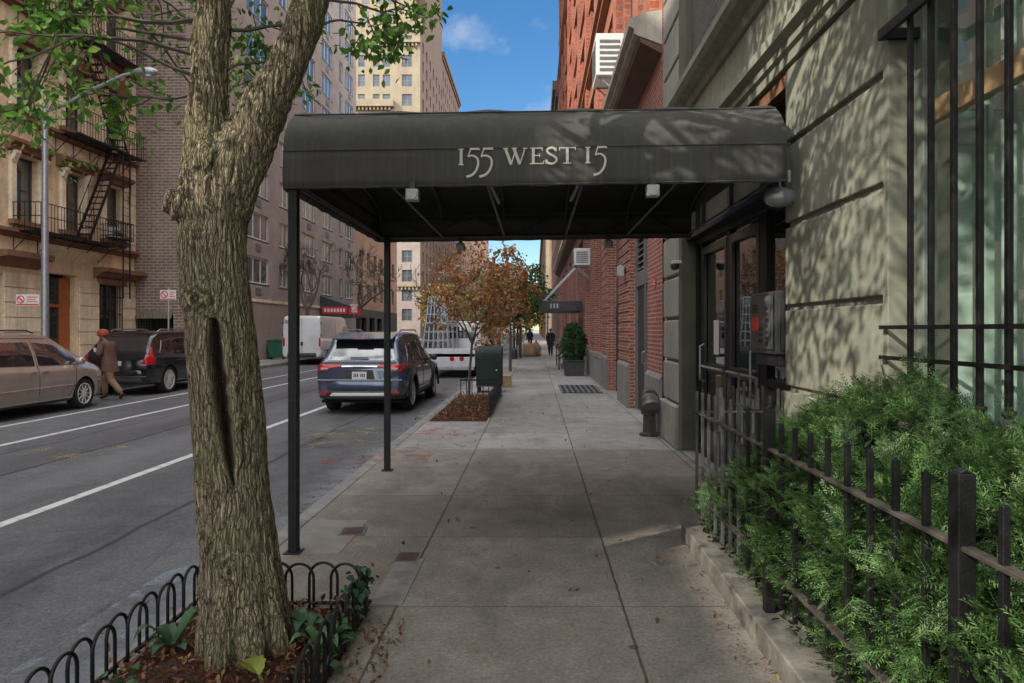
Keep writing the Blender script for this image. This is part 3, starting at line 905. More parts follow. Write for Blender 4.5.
# lining seen from below
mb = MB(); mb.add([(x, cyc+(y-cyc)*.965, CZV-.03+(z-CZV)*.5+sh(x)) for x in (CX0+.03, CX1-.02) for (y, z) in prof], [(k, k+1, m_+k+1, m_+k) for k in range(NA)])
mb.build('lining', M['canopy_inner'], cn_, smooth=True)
# frame of pipes
mb = MB(); r = .018
zf = CZB+.05
for y in (CY0+.05, CY1-.05, cyc):
    for dz in ((0,) if y != cyc else (.38,)):
        mb.tube([(CX0+.03,y,zf+dz+sh(CX0)),(CX1,y,zf+dz+sh(CX1))], r, 8)
for i in range(6):
    x = CX0+.04+(CX1-CX0-.08)*i/5
    mb.tube([(x, cyc+(y-cyc)*.94, CZV-.06+(z-CZV)*.48+sh(x)) for (y, z) in prof[::2]], .014, 6)
    mb.tube([(x,CY0+.05,zf+sh(x)),(x,CY1-.05,zf+sh(x))], .012, 6)
for i in range(8):
    x = CX0+.1+(CX1-CX0-.2)*i/7; x2 = CX0+.1+(CX1-CX0-.2)*(i+1)/7
    if i < 7:
        mb.tube([(x,CY1-.06,zf+(0 if i%2 else .24)+sh(x)),(x2,CY1-.06,zf+(.24 if i%2 else 0)+sh(x2))], .010, 6)
mb.tube([(CX0+.05,CY1-.06,zf+.25+sh(CX0)),(CX1,CY1-.06,zf+.25+sh(CX1))], .014, 6)
mb.tube([(CX0+.05,CY0+.5,zf+.2+sh(CX0)),(CX1,CY0+.5,zf+.2+sh(CX1))], .010, 6)
mb.tube([(CX0+.04,CY0+.05,zf+.02),(CX0+.04,CY1-.05,zf+.02)], .02, 8)
mb.build('frame', M['canopy_frame'], cn_, smooth=True)
M['pale_rod'] = m_plain('pale_rod', (.22,.22,.21), .5, .2, 9, .1)
for sg in (-1, 1):
    mb = MB(); mb.tube([(.36*sg,5.10,2.81+.01*sg),(.31*sg,5.9,2.77+.01*sg)], .014, 8)
    mb.build('brace', M['pale_rod'], cn_, smooth=True)
# posts on the kerb side
for y in (CY0+.05, CY1-.05):
    mb = MB(); x = -1.80 if y < 6 else -1.745
    s = .034
    mb.box(x-s, x+s, y-s, y+s, .0, CZB+.06)
    mb.box(x-.062, x+.062, y-.062, y+.062, .0, .012)
    mb.build('post', M['post_iron'], cn_, bevel=.006)
# flood lamps under the valances
def flood(x, y, z):
    a = MB(); a.box(x-.05,x+.05,y-.035,y+.035,z-.10,z-.01); o = a.build('flood_lamp', M['steel'], cn_, bevel=.012)
    b = MB(); b.lathe([(.0,-.044),(.036,-.042),(.04,-.036),(.04,-.03)], (x, y, z-.055), 16, 'y'); b.build('lens', M['lamp_white'], o, smooth=True)
    c = MB(); c.box(x-.02,x+.02,y-.012,y+.012,z-.012,z+.05); c.build('bracket', M['canopy_frame'], o)
flood(-.90, 5.02, 2.705); flood(.865, 5.02, 2.735); flood(-.88, 8.09, 2.70); flood(.87, 8.09, 2.73)

# lettering: I55 WEST I5 with old-style figures
def stroke_poly(pts, w0, w1=None):
    """centre line to a flat band"""
    n = len(pts); L = []; Rr = []
    for i, p in enumerate(pts):
        a = pts[max(0, i-1)]; b = pts[min(n-1, i+1)]
        dx, dz = b[0]-a[0], b[1]-a[1]; l = math.hypot(dx, dz) or 1
        w = w0 if w1 is None else w0+(w1-w0)*i/(n-1)
        nx_, nz_ = -dz/l*w/2, dx/l*w/2
        L.append((p[0]+nx_, p[1]+nz_)); Rr.append((p[0]-nx_, p[1]-nz_))
    return L, Rr
def glyph(ch):
    """list of polylines with widths in units of cap height"""
    T, t = .17, .075
    if ch == 'I': return [([(.12,0),(.12,1)], T), ([(0,.03),(.24,.03)], .06), ([(0,.97),(.24,.97)], .06)], .24
    if ch == '5':
        arc = [(.02,.50),(.12,.56),(.26,.55),(.40,.42),(.45,.18),(.42,-.12),(.32,-.42),(.16,-.62),(-.04,-.70)]
        arc = smooth_line(arc)
        return [([(.10,.97),(.50,.97)], .13), ([(.14,.98),(.03,.52)], .075), (arc, .10, .15), ([(.44,1.02),(.52,.90)], .06)], .52
    if ch == 'W': return [([(.06,1),(.34,0)], T), ([(.34,0),(.56,.95)], t), ([(.46,1),(.74,0)], T), ([(.74,0),(1.0,1)], t), ([(-.05,.97),(.2,.97)], .06), ([(.36,.97),(.62,.97)], .06), ([(.88,.97),(1.1,.97)], .06)], 1.08
    if ch == 'E': return [([(.15,0),(.15,1)], T), ([(.0,.035),(.60,.035)], .07), ([(.0,.965),(.56,.965)], .07), ([(.2,.52),(.44,.52)], .07), ([(.56,.80),(.56,1)], .05), ([(.60,0),(.64,.22)], .05), ([(.44,.42),(.44,.62)], .05)], .64
    if ch == 'S':
        arc = smooth_line([(.48,.80),(.40,.94),(.25,.98),(.10,.90),(.08,.74),(.20,.60),(.36,.48),(.50,.34),(.50,.16),(.38,.04),(.22,.02),(.08,.10),(.03,.24)])
        return [(arc, .13), ([(.50,.74),(.50,1.0)], .05), ([(.02,0),(.02,.28)], .05)], .54
    if ch == 'T': return [([(.35,0),(.35,1)], T), ([(.02,.965),(.68,.965)], .07), ([(.03,.80),(.03,1)], .05), ([(.67,.80),(.67,1)], .05), ([(.2,.03),(.5,.03)], .06)], .70
def smooth_line(pts, n=6):
    out = []
    P = [pts[0]] + list(pts) + [pts[-1]]
    for i in range(1, len(P)-2):
        for k in range(n):
            t = k/n
            def cr(a, b, c, d): return .5*((2*b)+(-a+c)*t+(2*a-5*b+4*c-d)*t*t+(-a+3*b-3*c+d)*t**3)
            out.append(tuple(cr(P[i-1][j], P[i][j], P[i+1][j], P[i+2][j]) for j in (0, 1)))
    out.append(pts[-1]); return out
H = .122
layer = [0]
def put(ch, x0, zb, wid):
    gl, w = glyph(ch)
    s = wid / w
    mb = MB()
    for st in gl:
        pts = [(x0+p[0]*s, zb+p[1]*H) for p in st[0]]
        L, Rr = stroke_poly(pts, st[1]*H, st[2]*H if len(st) > 2 else None)
        layer[0] += 1
        y = CY0 - .016 - .0004*(layer[0] % 9)
        n = len(L)
        vs = [(q[0], y, q[1]+sh(q[0])) for q in L] + [(q[0], y, q[1]+sh(q[0])) for q in Rr]
        mb.add(vs, [(i, i+1, n+i+1, n+i) for i in range(n-1)])
    mb.build('letter', M['letter'], cn_)
def PX(px): return (px-535)/683*5.04
zb = CZB + .155
for ch, a, b in (('I',458.5,464),('5',467.5,480),('5',480.5,493.5),('W',504,527),('E',530,544),('S',545.5,557),('T',558.5,576),('I',585,590.5),('5',594.5,607)):
    put(ch, PX(a), zb, PX(b)-PX(a))
# ------------------------------------------------------------------ red brick building, right side
XR = 2.0
M['terracotta'] = m_plain('terracotta', (.33,.13,.07), .8, .3, 3, .3, dirt=.3)
M['cornice_stone'] = m_plain('cornice_stone', (.42,.38,.32), .8, .2, 3, .3, dirt=.4)
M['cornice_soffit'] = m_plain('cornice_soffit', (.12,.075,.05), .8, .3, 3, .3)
M['frame_grey'] = m_plain('frame_grey', (.16,.165,.16), .5, .2, 5, .1)
M['frame_white'] = m_plain('frame_white', (.55,.56,.56), .5, .1, 5, .1)
M['frame_dark'] = m_plain('frame_dark', (.06,.058,.052), .5, .2, 5, .1)
M['frame_black'] = m_plain('frame_black', (.016,.016,.016), .5, .2, 5, .1)
M['tin_panel'] = m_plain('bronze_panel', (.10,.085,.065), .6, .25, 2.5, .1, dirt=.3)
rb = thing('brick_building', 'tall red brick building on the right beyond the canopy, with stone cornice and brick pilasters', 'building', (2, 30, 0))
rb.location = (0, 0, 0)
def part(parent, mb, name, mat, **k): return mb.build(name, mat, parent, **k)
Y0, Y1 = 10.70, 56.0
# ground storey: pilasters and recessed bays. (y0, y1, kind)
bays = [(12.15,14.45,'door'),(16.25,18.75,'panel'),(20.4,22.7,'window'),(24.6,27.0,'window'),(28.4,31.6,'entry'),(33.5,36.0,'window'),(38,40.5,'window'),(42.5,45,'window'),(47,49.5,'window'),(51.5,54,'window')]
op = [(a, b, -.06 if k in ('door','panel','entry') else .95, 5.5) for a, b, k in bays]
w = MB(); facade(w, XR, Y0, Y1, -.06, 6.2, op, .32, 'x', -1)
part(rb, w, 'ground_floor_wall', M['brick_red'])
# rusticated brick courses on the pilasters
ed = [Y0+.03] + [v for a, b, k in bays for v in (a, b)] + [Y1]
for i in range(0, len(ed), 2):
    a, b = ed[i], ed[i+1]
    base = MB(); base.box(XR-.05, XR-.002, a, b, 0, .88); base.prism([(XR-.05,.883),(XR-.002,.883),(XR-.002,.96)], 'y', a, b)
    part(rb, base, 'stone_base', M['kerb'])
    if i > 0 and i < 9:
        w = MB(); z = 1.0
        while z < 5.4:
            w.box(XR-.016, XR-.003, a+.003, b-.003, z, z+.13); z += .215
        part(rb, w, 'brick_band', M['brick_red'])
for a, b, k in bays:
    if k == 'window':
        w = MB(); w.box(XR-.05, XR-.002, a, b, 0, .80); w.box(XR-.07, XR+.3, a+.003, b-.003, .805, .945); part(rb, w, 'window_sill', M['kerb'])
        for c in range(2):
            window(rb, (XR+.30, a+(b-a)*(c+.5)/2, .95), R(-90), (b-a)/2-.01, 1.75, M['frame_grey'], M['glass'], 1, 1, .07)
            window(rb, (XR+.30, a+(b-a)*(c+.5)/2, 2.9), R(-90), (b-a)/2-.01, 2.55, M['frame_grey'], M['glass'], 1, 2, .07)
        w = MB(); w.box(XR+.2, XR+.3, a, b, 2.7, 2.9); part(rb, w, 'spandrel', M['frame_grey'])
    elif k == 'panel':
        w = MB(); w.box(XR+.24, XR+.30, a, b, 2.35, 5.5); 
        for z in (3.4, 4.5): w.box(XR+.225, XR+.24, a, b, z, z+.03)
        for y in (a+(b-a)/3, a+2*(b-a)/3): w.box(XR+.222, XR+.24, y, y+.03, 2.35, 5.5)
        part(rb, w, 'bronze_panel', M['tin_panel'])
        w = MB(); w.box(XR+.22, XR+.30, a, b, 0.0, 2.34)
        for y in (a+.9, a+1.7): w.box(XR+.20, XR+.22, y, y+.05, 0, 2.34)
        part(rb, w, 'shutter', M['dark_grey'])
    elif k == 'door':
        w = MB(); f = .14
        w.box(XR+.12, XR+.3, a, a+f, 0, 5.5); w.box(XR+.12, XR+.3, b-f, b, 0, 5.5); w.box(XR+.12, XR+.3, a+f, b-f, 2.55, 2.85); w.box(XR+.12, XR+.3, a+1.0, a+1.1, 0, 2.55)
        w.box(XR+.12,XR+.3,a+1.1,a+1.2,2.85,5.5)
        part(rb, w, 'door_frame', M['frame_grey'], bevel=.006)
        d = MB(); d.box(XR+.16, XR+.22, a+1.1, b-f, 0.02, 2.55); d.box(XR+.15, XR+.16, a+1.25, b-f-.15, .25, 1.1); d.box(XR+.15, XR+.16, a+1.25, b-f-.15, 1.3, 2.3)
        o = part(rb, d, 'door', M['dark_grey'], bevel=.004)
        h = MB(); h.tube([(XR+.15,a+1.25,1.0),(XR+.10,a+1.25,1.02),(XR+.10,a+1.25,1.22),(XR+.15,a+1.25,1.24)], .012, 6); h.build('handle', M['steel'], o)
        d = MB(); d.box(XR+.17, XR+.22, a+f, a+1.0, .02, 2.55); part(rb, d, 'side_panel', M['dark_grey'])
        l = MB()
        for i in range(20): l.prism([(XR+.14,2.9+i*.125),(XR+.15,2.9+i*.125),(XR+.24,3.0+i*.125),(XR+.23,3.0+i*.125)], 'y', a+1.2, b-f)
        part(rb, l, 'louvre', M['frame_grey'])
        y_ = MB(); y_.box(XR+.2, XR+.22, a+f, a+1.1, 2.85, 4.1); part(rb, y_, 'transom_pane', M['glass'])
        M['yellow_board'] = m_plain('yellow_board', (.55,.42,.05), .6, .1, 5, 0)
        y_ = MB(); y_.box(XR+.2, XR+.22, a+f, a+1.1, 4.12, 5.5); part(rb, y_, 'yellow_board', M['yellow_board'])
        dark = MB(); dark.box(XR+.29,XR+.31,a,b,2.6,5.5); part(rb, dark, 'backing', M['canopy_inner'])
    else:
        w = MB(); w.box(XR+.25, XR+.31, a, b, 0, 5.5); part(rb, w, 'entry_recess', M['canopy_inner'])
        w = MB(); w.box(XR+.18,XR+.25,a+.3,a+1.4,.3,2.5); w.box(XR+.18,XR+.25,a+1.45,a+2.6,.3,2.5); part(rb, w, 'entry_door', M['frame_black'])
# string cornice above the ground storey: its outer edge throws a shade on the wall
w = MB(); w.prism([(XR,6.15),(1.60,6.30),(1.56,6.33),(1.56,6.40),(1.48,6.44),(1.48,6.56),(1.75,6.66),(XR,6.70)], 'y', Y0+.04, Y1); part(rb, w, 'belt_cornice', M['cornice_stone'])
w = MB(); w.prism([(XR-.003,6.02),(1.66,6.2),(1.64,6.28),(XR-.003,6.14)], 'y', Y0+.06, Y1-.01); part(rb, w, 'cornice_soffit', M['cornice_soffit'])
# upper storeys
wins = []
up = []
yb = Y0+1.3
k = 0
while yb + 1.25 < Y1-.8:
    for fl in range(7):
        z = 7.35 + fl*3.55
        up.append((yb, yb+1.25, z, z+2.25))
    yb += 1.25 + (.75 if k % 2 == 0 else 1.35); k += 1
w = MB(); facade(w, XR, Y0+.02, Y1, 6.2, 33, up, .2, 'x', -1)
w.quad((XR,Y1,0),(14,Y1,0),(14,Y1,33),(XR,Y1,33)); w.quad((XR,Y0+.02,6.2),(14,Y0+.02,6.2),(14,Y0+.02,33),(XR,Y0+.02,33)); w.quad((XR,Y0,33),(14,Y0,33),(14,Y1,33),(XR,Y1,33))
part(rb, w, 'upper_wall', M['brick_red_up'])
for (a, b, z0, z1) in up:
    if z0 < 27:
        window(rb, (XR+.19, (a+b)/2, z0), R(-90), b-a, z1-z0, M['frame_dark'], M['glass'], 1, 2, .07) if (a < 28 or z0 < 22) else None
for zz in sorted(set(u[2] for u in up)):
    w = MB(); w.box(XR-.09, XR-.002, Y0+.04, Y1, zz-.16, zz-.003); part(rb, w, 'sill_course', M['terracotta'])
    w = MB(); w.box(XR-.06, XR-.002, Y0+.04, Y1, zz+2.253, zz+2.55); part(rb, w, 'lintel_course', M['terracotta'])
w = MB(); yb = Y0+.5
k = 0
for (a, b, z0, z1) in [u for u in up if abs(u[2]-7.35) < .01][::2]:
    w.box(XR-.14, XR-.003, a-.95, a-.25, 6.71, 32)
part(rb, w, 'brick_pier', M['brick_red_up'])
for z in (10.4, 21.0):
    w = MB(); w.prism([(XR-.003,z),(XR-.18,z+.08),(XR-.18,z+.2),(XR-.28,z+.26),(XR-.28,z+.36),(XR-.003,z+.42)], 'y', Y0+.03, Y1); part(rb, w, 'string_course', M['terracotta'])
w = MB(); w.prism([(XR,31.8),(1.5,32.2),(1.0,32.5),(1.0,33.0),(XR,33.2)], 'y', Y0, Y1+.3)
yy = Y0+.3
while yy < Y1: w.box(1.15, XR-.003, yy, yy+.35, 31.5, 32.1); yy += 1.1
part(rb, w, 'roof_cornice', M['frame_dark'])

def air_conditioner(x, y, z, w, h, d, lab, rz=R(-90)):
    t = thing('air_conditioner', lab, 'air conditioner', (x, y, z), rz)
    b = MB(); b.box(-w/2, w/2, -d, 0.2, 0, h); b.build('case', M['white_paint'], t, bevel=.02)
    g = MB()
    n = 7
    for i in range(n): g.box(-w/2+.08, w/2-.08, -d-.012, -d-.004, .09+(h-.18)*i/n, .09+(h-.18)*(i+.55)/n)
    g.build('grille', M['grey_metal'], t)
    for s in (-1, 1):
        k = MB(); k.bar((s*w*.36,0,-.45),(s*w*.36,-d*.85,-.02),.03,.03); k.bar((s*w*.36,0,-.02),(s*w*.36,-d*.9,-.02),.03,.03); k.build('bracket', M['steel'], t)
    g = MB()
    for i in range(6): g.box(w/2+.004, w/2+.012, -d+.08, -.08, .09+(h-.18)*i/6, .09+(h-.18)*(i+.5)/6)
    g.build('side_vent', M['grey_metal'], t)
    return t
air_conditioner(XR, 15.9, 7.42, .95, .95, .62, 'large white air conditioner on brackets above the stone cornice of the brick building')
air_conditioner(XR, 25.3, 4.02, .85, .62, .58, 'white window air conditioner on the brick building below the far edge of the canopy')
t = thing('wall_floodlight', 'small pale box light on the brick pilaster left of the grey door', 'wall light', (1.95, 15.0, 2.95))
b = MB(); b.box(-.14,.0,-.12,.12,-.12,.12); b.build('housing', M['lamp_white'], t, bevel=.02)
b = MB(); b.bar((0,0,0),(.06,0,.1),.05,.05); b.build('bracket', M['grey_metal'], t)
t = thing('warning_sign', 'small red square notice on the red brick wall beside the stone pier', 'sign', (1.99, 11.35, 2.45))
b = MB(); b.box(-.008,.006,-.11,.11,-.08,.08); b.build('plate', M['red_paint'], t)
b = MB(); b.box(-.011,-.009,-.08,.08,.01,.03); b.box(-.011,-.009,-.08,.05,-.04,-.02); b.build('print', M['white_paint'], t)

# flat awning over the second entrance
aw = thing('entrance_awning', 'flat dark awning on rods over a brick building entrance far down the pavement', 'awning', (2.0, 30, 2.5))
aw.location = (0, 0, 0)
b = MB(); b.box(.18, 1.93, 27.9, 31.2, 2.42, 2.86); b.build('box_roof', M['dark_grey'], aw, bevel=.03)
for yy in (28.2, 30.9):
    b = MB(); b.tube([(.35,yy,2.86),(1.99,yy,4.6)], .03, 6); b.build('tie_rod', M['steel'], aw)
# house number panel: 1 1 1 bars in pale paint
b = MB()
for i in range(3): b.box(.62+i*.13, .69+i*.13, 27.86, 27.872, 2.55, 2.74)
b.build('number_plate', M['steel'], aw)
# stoop with railing
st = thing('entry_stoop', 'short flight of steps with black railings under the far awning', 'steps', (1.6, 30, 0)); st.location = (0, 0, 0)
b = MB()
for i in range(4): b.box(1.15+.22*i, 1.99, 28.5, 31.4, .16*i+.001, .16*(i+1))
b.build('stair', M['kerb'], st)
for yy in (28.45, 31.45):
    b = MB()
    b.tube([(1.0,yy,.0),(1.0,yy,.95),(1.95,yy,1.6)], .03, 6); b.tube([(1.0,yy,.45),(1.95,yy,1.1)], .025, 6)
    b.tube([(1.95,yy,0),(1.95,yy,1.6)], .03, 6)
    for i in range(1, 6): b.tube([(1.0+.16*i,yy,.1+.1*i),(1.0+.16*i,yy,.95+.109*i)], .014, 5)
    b.build('railing', M['black_iron'], st)

# ------------------------------------------------------------------ buildings farther along the right side
def block(name, label, x_face, y0, y1, h, mat, side=-1, floors=3.3, wcols=2.6, ww=1.2, wh=1.7, fm=None, z_first=4.6, cornice=True, depth=14, ends=True, gm=None, lim_y=1e9, crown=None, groundm=None, front_only=False):
    t = thing(name, label, 'building', (0, 0, 0))
    fm = fm or M['frame_grey']; gm = gm or M['glass_far']
    ops = []; y = y0+1.1
    while y+ww < y1-.6:
        z = z_first
        while z+wh < h-1.0: ops.append((y, y+ww, z, z+wh)); z += floors
        y += wcols
    w = MB(); facade(w, x_face, y0, y1, 0 if groundm is None else z_first-.9, h, ops, .18, 'x', side)
    xb = x_face - side*depth
    for yy in (y0, y1): w.quad((x_face,yy,0),(xb,yy,0),(xb,yy,h),(x_face,yy,h))
    w.quad((x_face,y0,h),(x_face,y1,h),(xb,y1,h),(xb,y0,h)); w.quad((xb,y0,0),(xb,y1,0),(xb,y1,h),(xb,y0,h))
    w.build('wall', mat, t)
    if groundm is not None:
        w = MB(); facade(w, x_face+side*.04, y0, y1, 0, z_first-.9, [(y0+1.2+i*3.4, y0+3.4+i*3.4, .3, 2.9) for i in range(int((y1-y0-2)/3.4))], .3, 'x', side); w.build('ground_floor_wall', groundm, t)
    n = 0
    for (a, b, c, d) in ops:
        n += 1
        if n > 100: break
        window(t, (x_face - side*.17, (a+b)/2, c), R(90 if side > 0 else -90), b-a, d-c, fm, gm, 1, 2, .07)
    if len(ops) > 100:
        g = MB()
        for (a, b, c, d) in ops[100:]: g.box(x_face-side*.19, x_face-side*.16, a, b, c, d)
        o = g.build('window', gm, t); o['kind'] = 'stuff'
    if cornice:
        c = MB(); c.box(x_face-side*.3, x_face+side*.5, y0, y1, h-.5, h+.25); c.box(x_face-side*.3, x_face+side*.25, y0+.1, y1-.1, h-1.0, h-.503); c.build('cornice', mat if crown is None else crown, t)
    return t
block('brick_building', 'grey and red brick building past the red one on the right', 1.95, 56.4, 78, 22, M['brick_maroon'], -1, ww=1.4, crown=M['frame_dark'])
block('stone_building', 'tall pale stone building farthest down the right side of the street', 1.75, 104, 150, 30, M['brick_tan'], -1, crown=M['cornice_stone'])
block('brick_building', 'low dark brick building just before the far avenue on the right', 1.95, 78.4, 92, 17, M['brick_orange'], -1, crown=M['frame_dark'])
block('brick_building', 'distant brick building on the right beyond the pale stone one', 1.9, 152, 320, 24, M['brick_orange'], -1, floors=3.6, wcols=4.4, ww=1.6)

# ------------------------------------------------------------------ brownstone row on the left
XL = -17.4
bs = thing('row_house', 'tan stone row house with fire escape, brown cornices and orange wood door', 'row house', (0, 0, 0))
B0, B1, BH = 21.75, 29.68, 21.0
cols = [23.35, 25.75, 28.15]
ops = []
wz = {1: (5.35, 7.55), 2: (9.15, 11.3), 3: (12.9, 15.0), 4: (16.5, 18.5)}
for f in wz:
    for c in cols: ops.append((c-.55, c+.55, wz[f][0], wz[f][1], .28))
ops += [(27.25, 28.75, 1.35, 3.5, .3), (24.05, 26.0, 0.25, 3.72, .6), (21.75, 22.35, 1.3, 3.5, .3)]
w = MB(); facade(w, XL, B0, B1, 0, BH, ops, .28, 'x', 1)
w.quad((XL,B0,0),(XL-12,B0,0),(XL-12,B0,BH),(XL,B0,BH)); w.quad((XL,B1,0),(XL-12,B1,0),(XL-12,B1,BH),(XL,B1,BH)); w.quad((XL,B0,BH),(XL,B1,BH),(XL-12,B1,BH),(XL-12,B0,BH)); w.quad((XL-12,B0,0),(XL-12,B1,0),(XL-12,B1,BH),(XL-12,B0,BH))
part(bs, w, 'wall', M['tan_stone'])
# grooved ground-storey stone blocks
for (a, b) in ((22.36, 24.0), (26.05, 27.2), (28.8, B1)):
    w = MB(); z = .1
    while z < 3.6: w.box(XL+.003, XL+.05, a, b, z, z+.47); z += .5
    part(bs, w, 'stone_course', M['tan_stone_pale'])
M['orange_wood'] = m_plain('orange_wood', (.33,.10,.025), .35, .3, 4, .1)
M['door_pane'] = M['glass']
for k, (a, b) in enumerate(((24.1, 24.62), (25.42, 25.95))):
    d = MB(); d.box(XL-.35, XL-.28, a, b, .3, 3.6); part(bs, d, 'door_jamb', M['orange_wood'], bevel=.01)
d = MB(); d.box(XL-.37, XL-.33, 24.62, 25.42, .3, 3.6); part(bs, d, 'door_pane', M['glass'])
for (a, b) in ((2.5, 2.62), (.3, .55)):
    d = MB(); d.box(XL-.35,XL-.29,24.62,25.42,a,b); part(bs, d, 'door_rail', M['orange_wood'])
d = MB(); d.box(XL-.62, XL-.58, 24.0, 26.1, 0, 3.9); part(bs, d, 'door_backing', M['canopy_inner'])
window(bs, (XL-.28, 28.0, 1.35), R(90), 1.5, 2.15, M['frame_black'], M['glass'], 2, 2, .07)
window(bs, (XL-.28, 22.05, 1.3), R(90), .6, 2.2, M['frame_black'], M['glass'], 1, 2, .07)
w = MB()
for i in range(9): w.box(XL+.02, XL+.04, 27.3+i*.18, 27.325+i*.18, 1.3, 3.5)
for z in (1.6, 2.3, 3.0): w.box(XL+.012, XL+.02, 27.2, 28.8, z, z+.03)
part(bs, w, 'window_bars', M['black_iron'])
for f in wz:
    for c in cols:
        o = window(bs, (XL-.26, c, wz[f][0]), R(90), 1.1, wz[f][1]-wz[f][0], M['frame_dark'], M['glass'], 1, 2, .07)
# brown bands, pediments and sills
def band(z, h, out, a, b, mat=M['brown_stone'], name='brown_cornice'):
    w = MB(); w.prism([(XL+.003,z),(XL+out*.45,z+h*.25),(XL+out*.5,z+h*.5),(XL+out,z+h*.62),(XL+out,z+h),(XL+.003,z+h)], 'y', a, b); return part(bs, w, name, mat)
band(3.72, .42, .55, 26.9, B1+.15); band(3.75, .5, .6, B0, 23.9)
w = MB(); w.box(XL+.004, XL+.16, 27.15, 28.85, 3.5, 3.72); part(bs, w, 'window_head', M['brown_stone'])
w = MB(); w.prism([(XL+.004,4.2),(XL+.30,4.55),(XL+.30,4.7),(XL+.004,4.7)], 'y', 23.95, 26.85); part(bs, w, 'door_hood', M['tan_stone'])
for f, z in ((1, 4.75), (2, 8.62), (3, 12.4), (4, 16.0)): band(z, .28, .22, B0, B1)
for f in wz:
    for c in cols:
        z = wz[f][1]
        for s in (-1, 1):
            w = MB(); w.box(XL+.003, XL+.12, c+s*.57, c+s*.78, wz[f][0], z+.05); part(bs, w, 'window_surround', M['tan_stone_pale'])
        if f % 2 == 0:
            w = MB()
            n = 10
            pts = [(c-.95, z+.08), (c-.95, z+.22)] + [(c-.95+1.9*i/n, z+.22+.42*math.sin(PI*i/n)) for i in range(1, n)] + [(c+.95, z+.22), (c+.95, z+.08)]
            w.prism(pts, 'x', XL+.003, XL+.34); part(bs, w, 'pediment', M['brown_stone'])
        else:
            w = MB(); w.prism([(XL+.003,z+.08),(XL+.2,z+.1),(XL+.2,z+.25),(XL+.38,z+.34),(XL+.38,z+.46),(XL+.003,z+.55)], 'y', c-.95, c+.95); part(bs, w, 'pediment', M['brown_stone'])
        w = MB(); w.box(XL+.003, XL+.2, c-.8, c+.8, wz[f][0]-.16, wz[f][0]-.003); part(bs, w, 'window_sill', M['brown_stone'])
        for s in (-1, 1):
            w = MB(); w.prism([(XL+.12,z-.35),(XL+.28,z+.0),(XL+.28,z+.075),(XL+.12,z+.075)], 'y', c+s*.68-.1, c+s*.68+.1); part(bs, w, 'bracket', M['tan_stone_pale'])
w = MB(); w.prism([(XL,BH-.9),(XL+.5,BH-.4),(XL+.8,BH-.2),(XL+.8,BH+.1),(XL,BH+.2)], 'y', B0, B1); part(bs, w, 'roof_cornice', M['brown_stone'])
# quoins at the corner
w = MB(); z = 4.9; k = 0
while z < BH-1: w.box(XL+.003, XL+.06, B1-(.5 if k % 2 else .3), B1, z, z+.4); z += .43; k += 1
part(bs, w, 'quoin', M['tan_stone_pale'])

# fire escape
fe = thing('fire_escape', 'black iron fire escape with stair ladders on the tan row house', 'fire escape', (0, 0, 0))
def platform(z, a, b, out=1.05):
    p = MB()
    n = 9
    for i in range(n): p.box(XL+.36+(out-.36)*i/n, XL+.36+(out-.36)*(i+.6)/n, a, b, z, z+.03)
    p.bar((XL+.36,a,z-.02),(XL+.36,b,z-.02),.04,.05); p.bar((XL+out,a,z-.02),(XL+out,b,z-.02),.04,.05)
    p.build('platform', M['black_iron'], fe)
    r = MB()
    for zz in (.5, .95):
        r.tube([(XL+.02,a,z+zz),(XL+out,a,z+zz),(XL+out,b,z+zz),(XL+.02,b,z+zz)], .018, 5)
    n = int((b-a)/.16)
    for i in range(n+1): y = a+(b-a)*i/n; r.box(XL+out-.008, XL+out+.008, y-.008, y+.008, z, z+.95)
    for i in range(5): x = XL+.15+(out-.15)*i/5; r.box(x-.008,x+.008,a-.008,a+.008,z,z+.95); r.box(x-.008,x+.008,b-.008,b+.008,z,z+.95)
    r.build('railing', M['black_iron'], fe)
    nb = 5
    for i in range(nb):
        y = a+.15+(b-a-.3)*i/(nb-1)
        k = MB(); k.tube([(XL+out,y,z-.03),(XL+out*.5,y,z-.12),(XL+.03,y,z-.62),(XL+.03,y,z-.05)], .02, 5); k.build('bracket', M['black_iron'], fe)
def stair(z0, z1, ya, yb, x, w=.5):
    l = MB()
    for dx in (0, w): l.bar((x+dx,ya,z0),(x+dx,yb,z1),.03,.12)
    n = int((z1-z0)/.24)
    for i in range(1, n): t_ = i/n; y = ya+(yb-ya)*t_; z = z0+(z1-z0)*t_; l.box(x, x+w, y-.09, y+.09, z, z+.025)
    l.build('stair', M['black_iron'], fe)
    r = MB()
    for dx in (0, w):
        r.tube([(x+dx,ya,z0+.85),(x+dx,yb,z1+.85)], .016, 5)
        for i in range(4): t_ = (i+.5)/4; y = ya+(yb-ya)*t_; z = z0+(z1-z0)*t_; r.tube([(x+dx,y,z),(x+dx,y,z+.85)], .012, 5)
    r.build('stair_rail', M['black_iron'], fe)
Z1, Z2, Z3, Z4 = 4.95, 8.75, 12.5, 16.1
platform(Z1, 22.6, 27.3); platform(Z2, 24.6, 28.7); platform(Z3, 22.8, 28.7); platform(Z4, 22.8, 28.7)
stair(Z1, Z2, 25.2, 27.2, XL+.45); stair(Z2, Z3, 27.6, 25.6, XL+.45); stair(Z3, Z4, 24.6, 26.8, XL+.45)
l = MB()
for dy in (0, .45): l.bar((XL+1.12,27.0+dy,2.9),(XL+1.12,27.0+dy,8.6),.03,.05)
for i in range(18): l.bar((XL+1.12,27.0,3.1+i*.31),(XL+1.12,27.45,3.1+i*.31),.02,.02)
l.build('drop_ladder', M['black_iron'], fe)
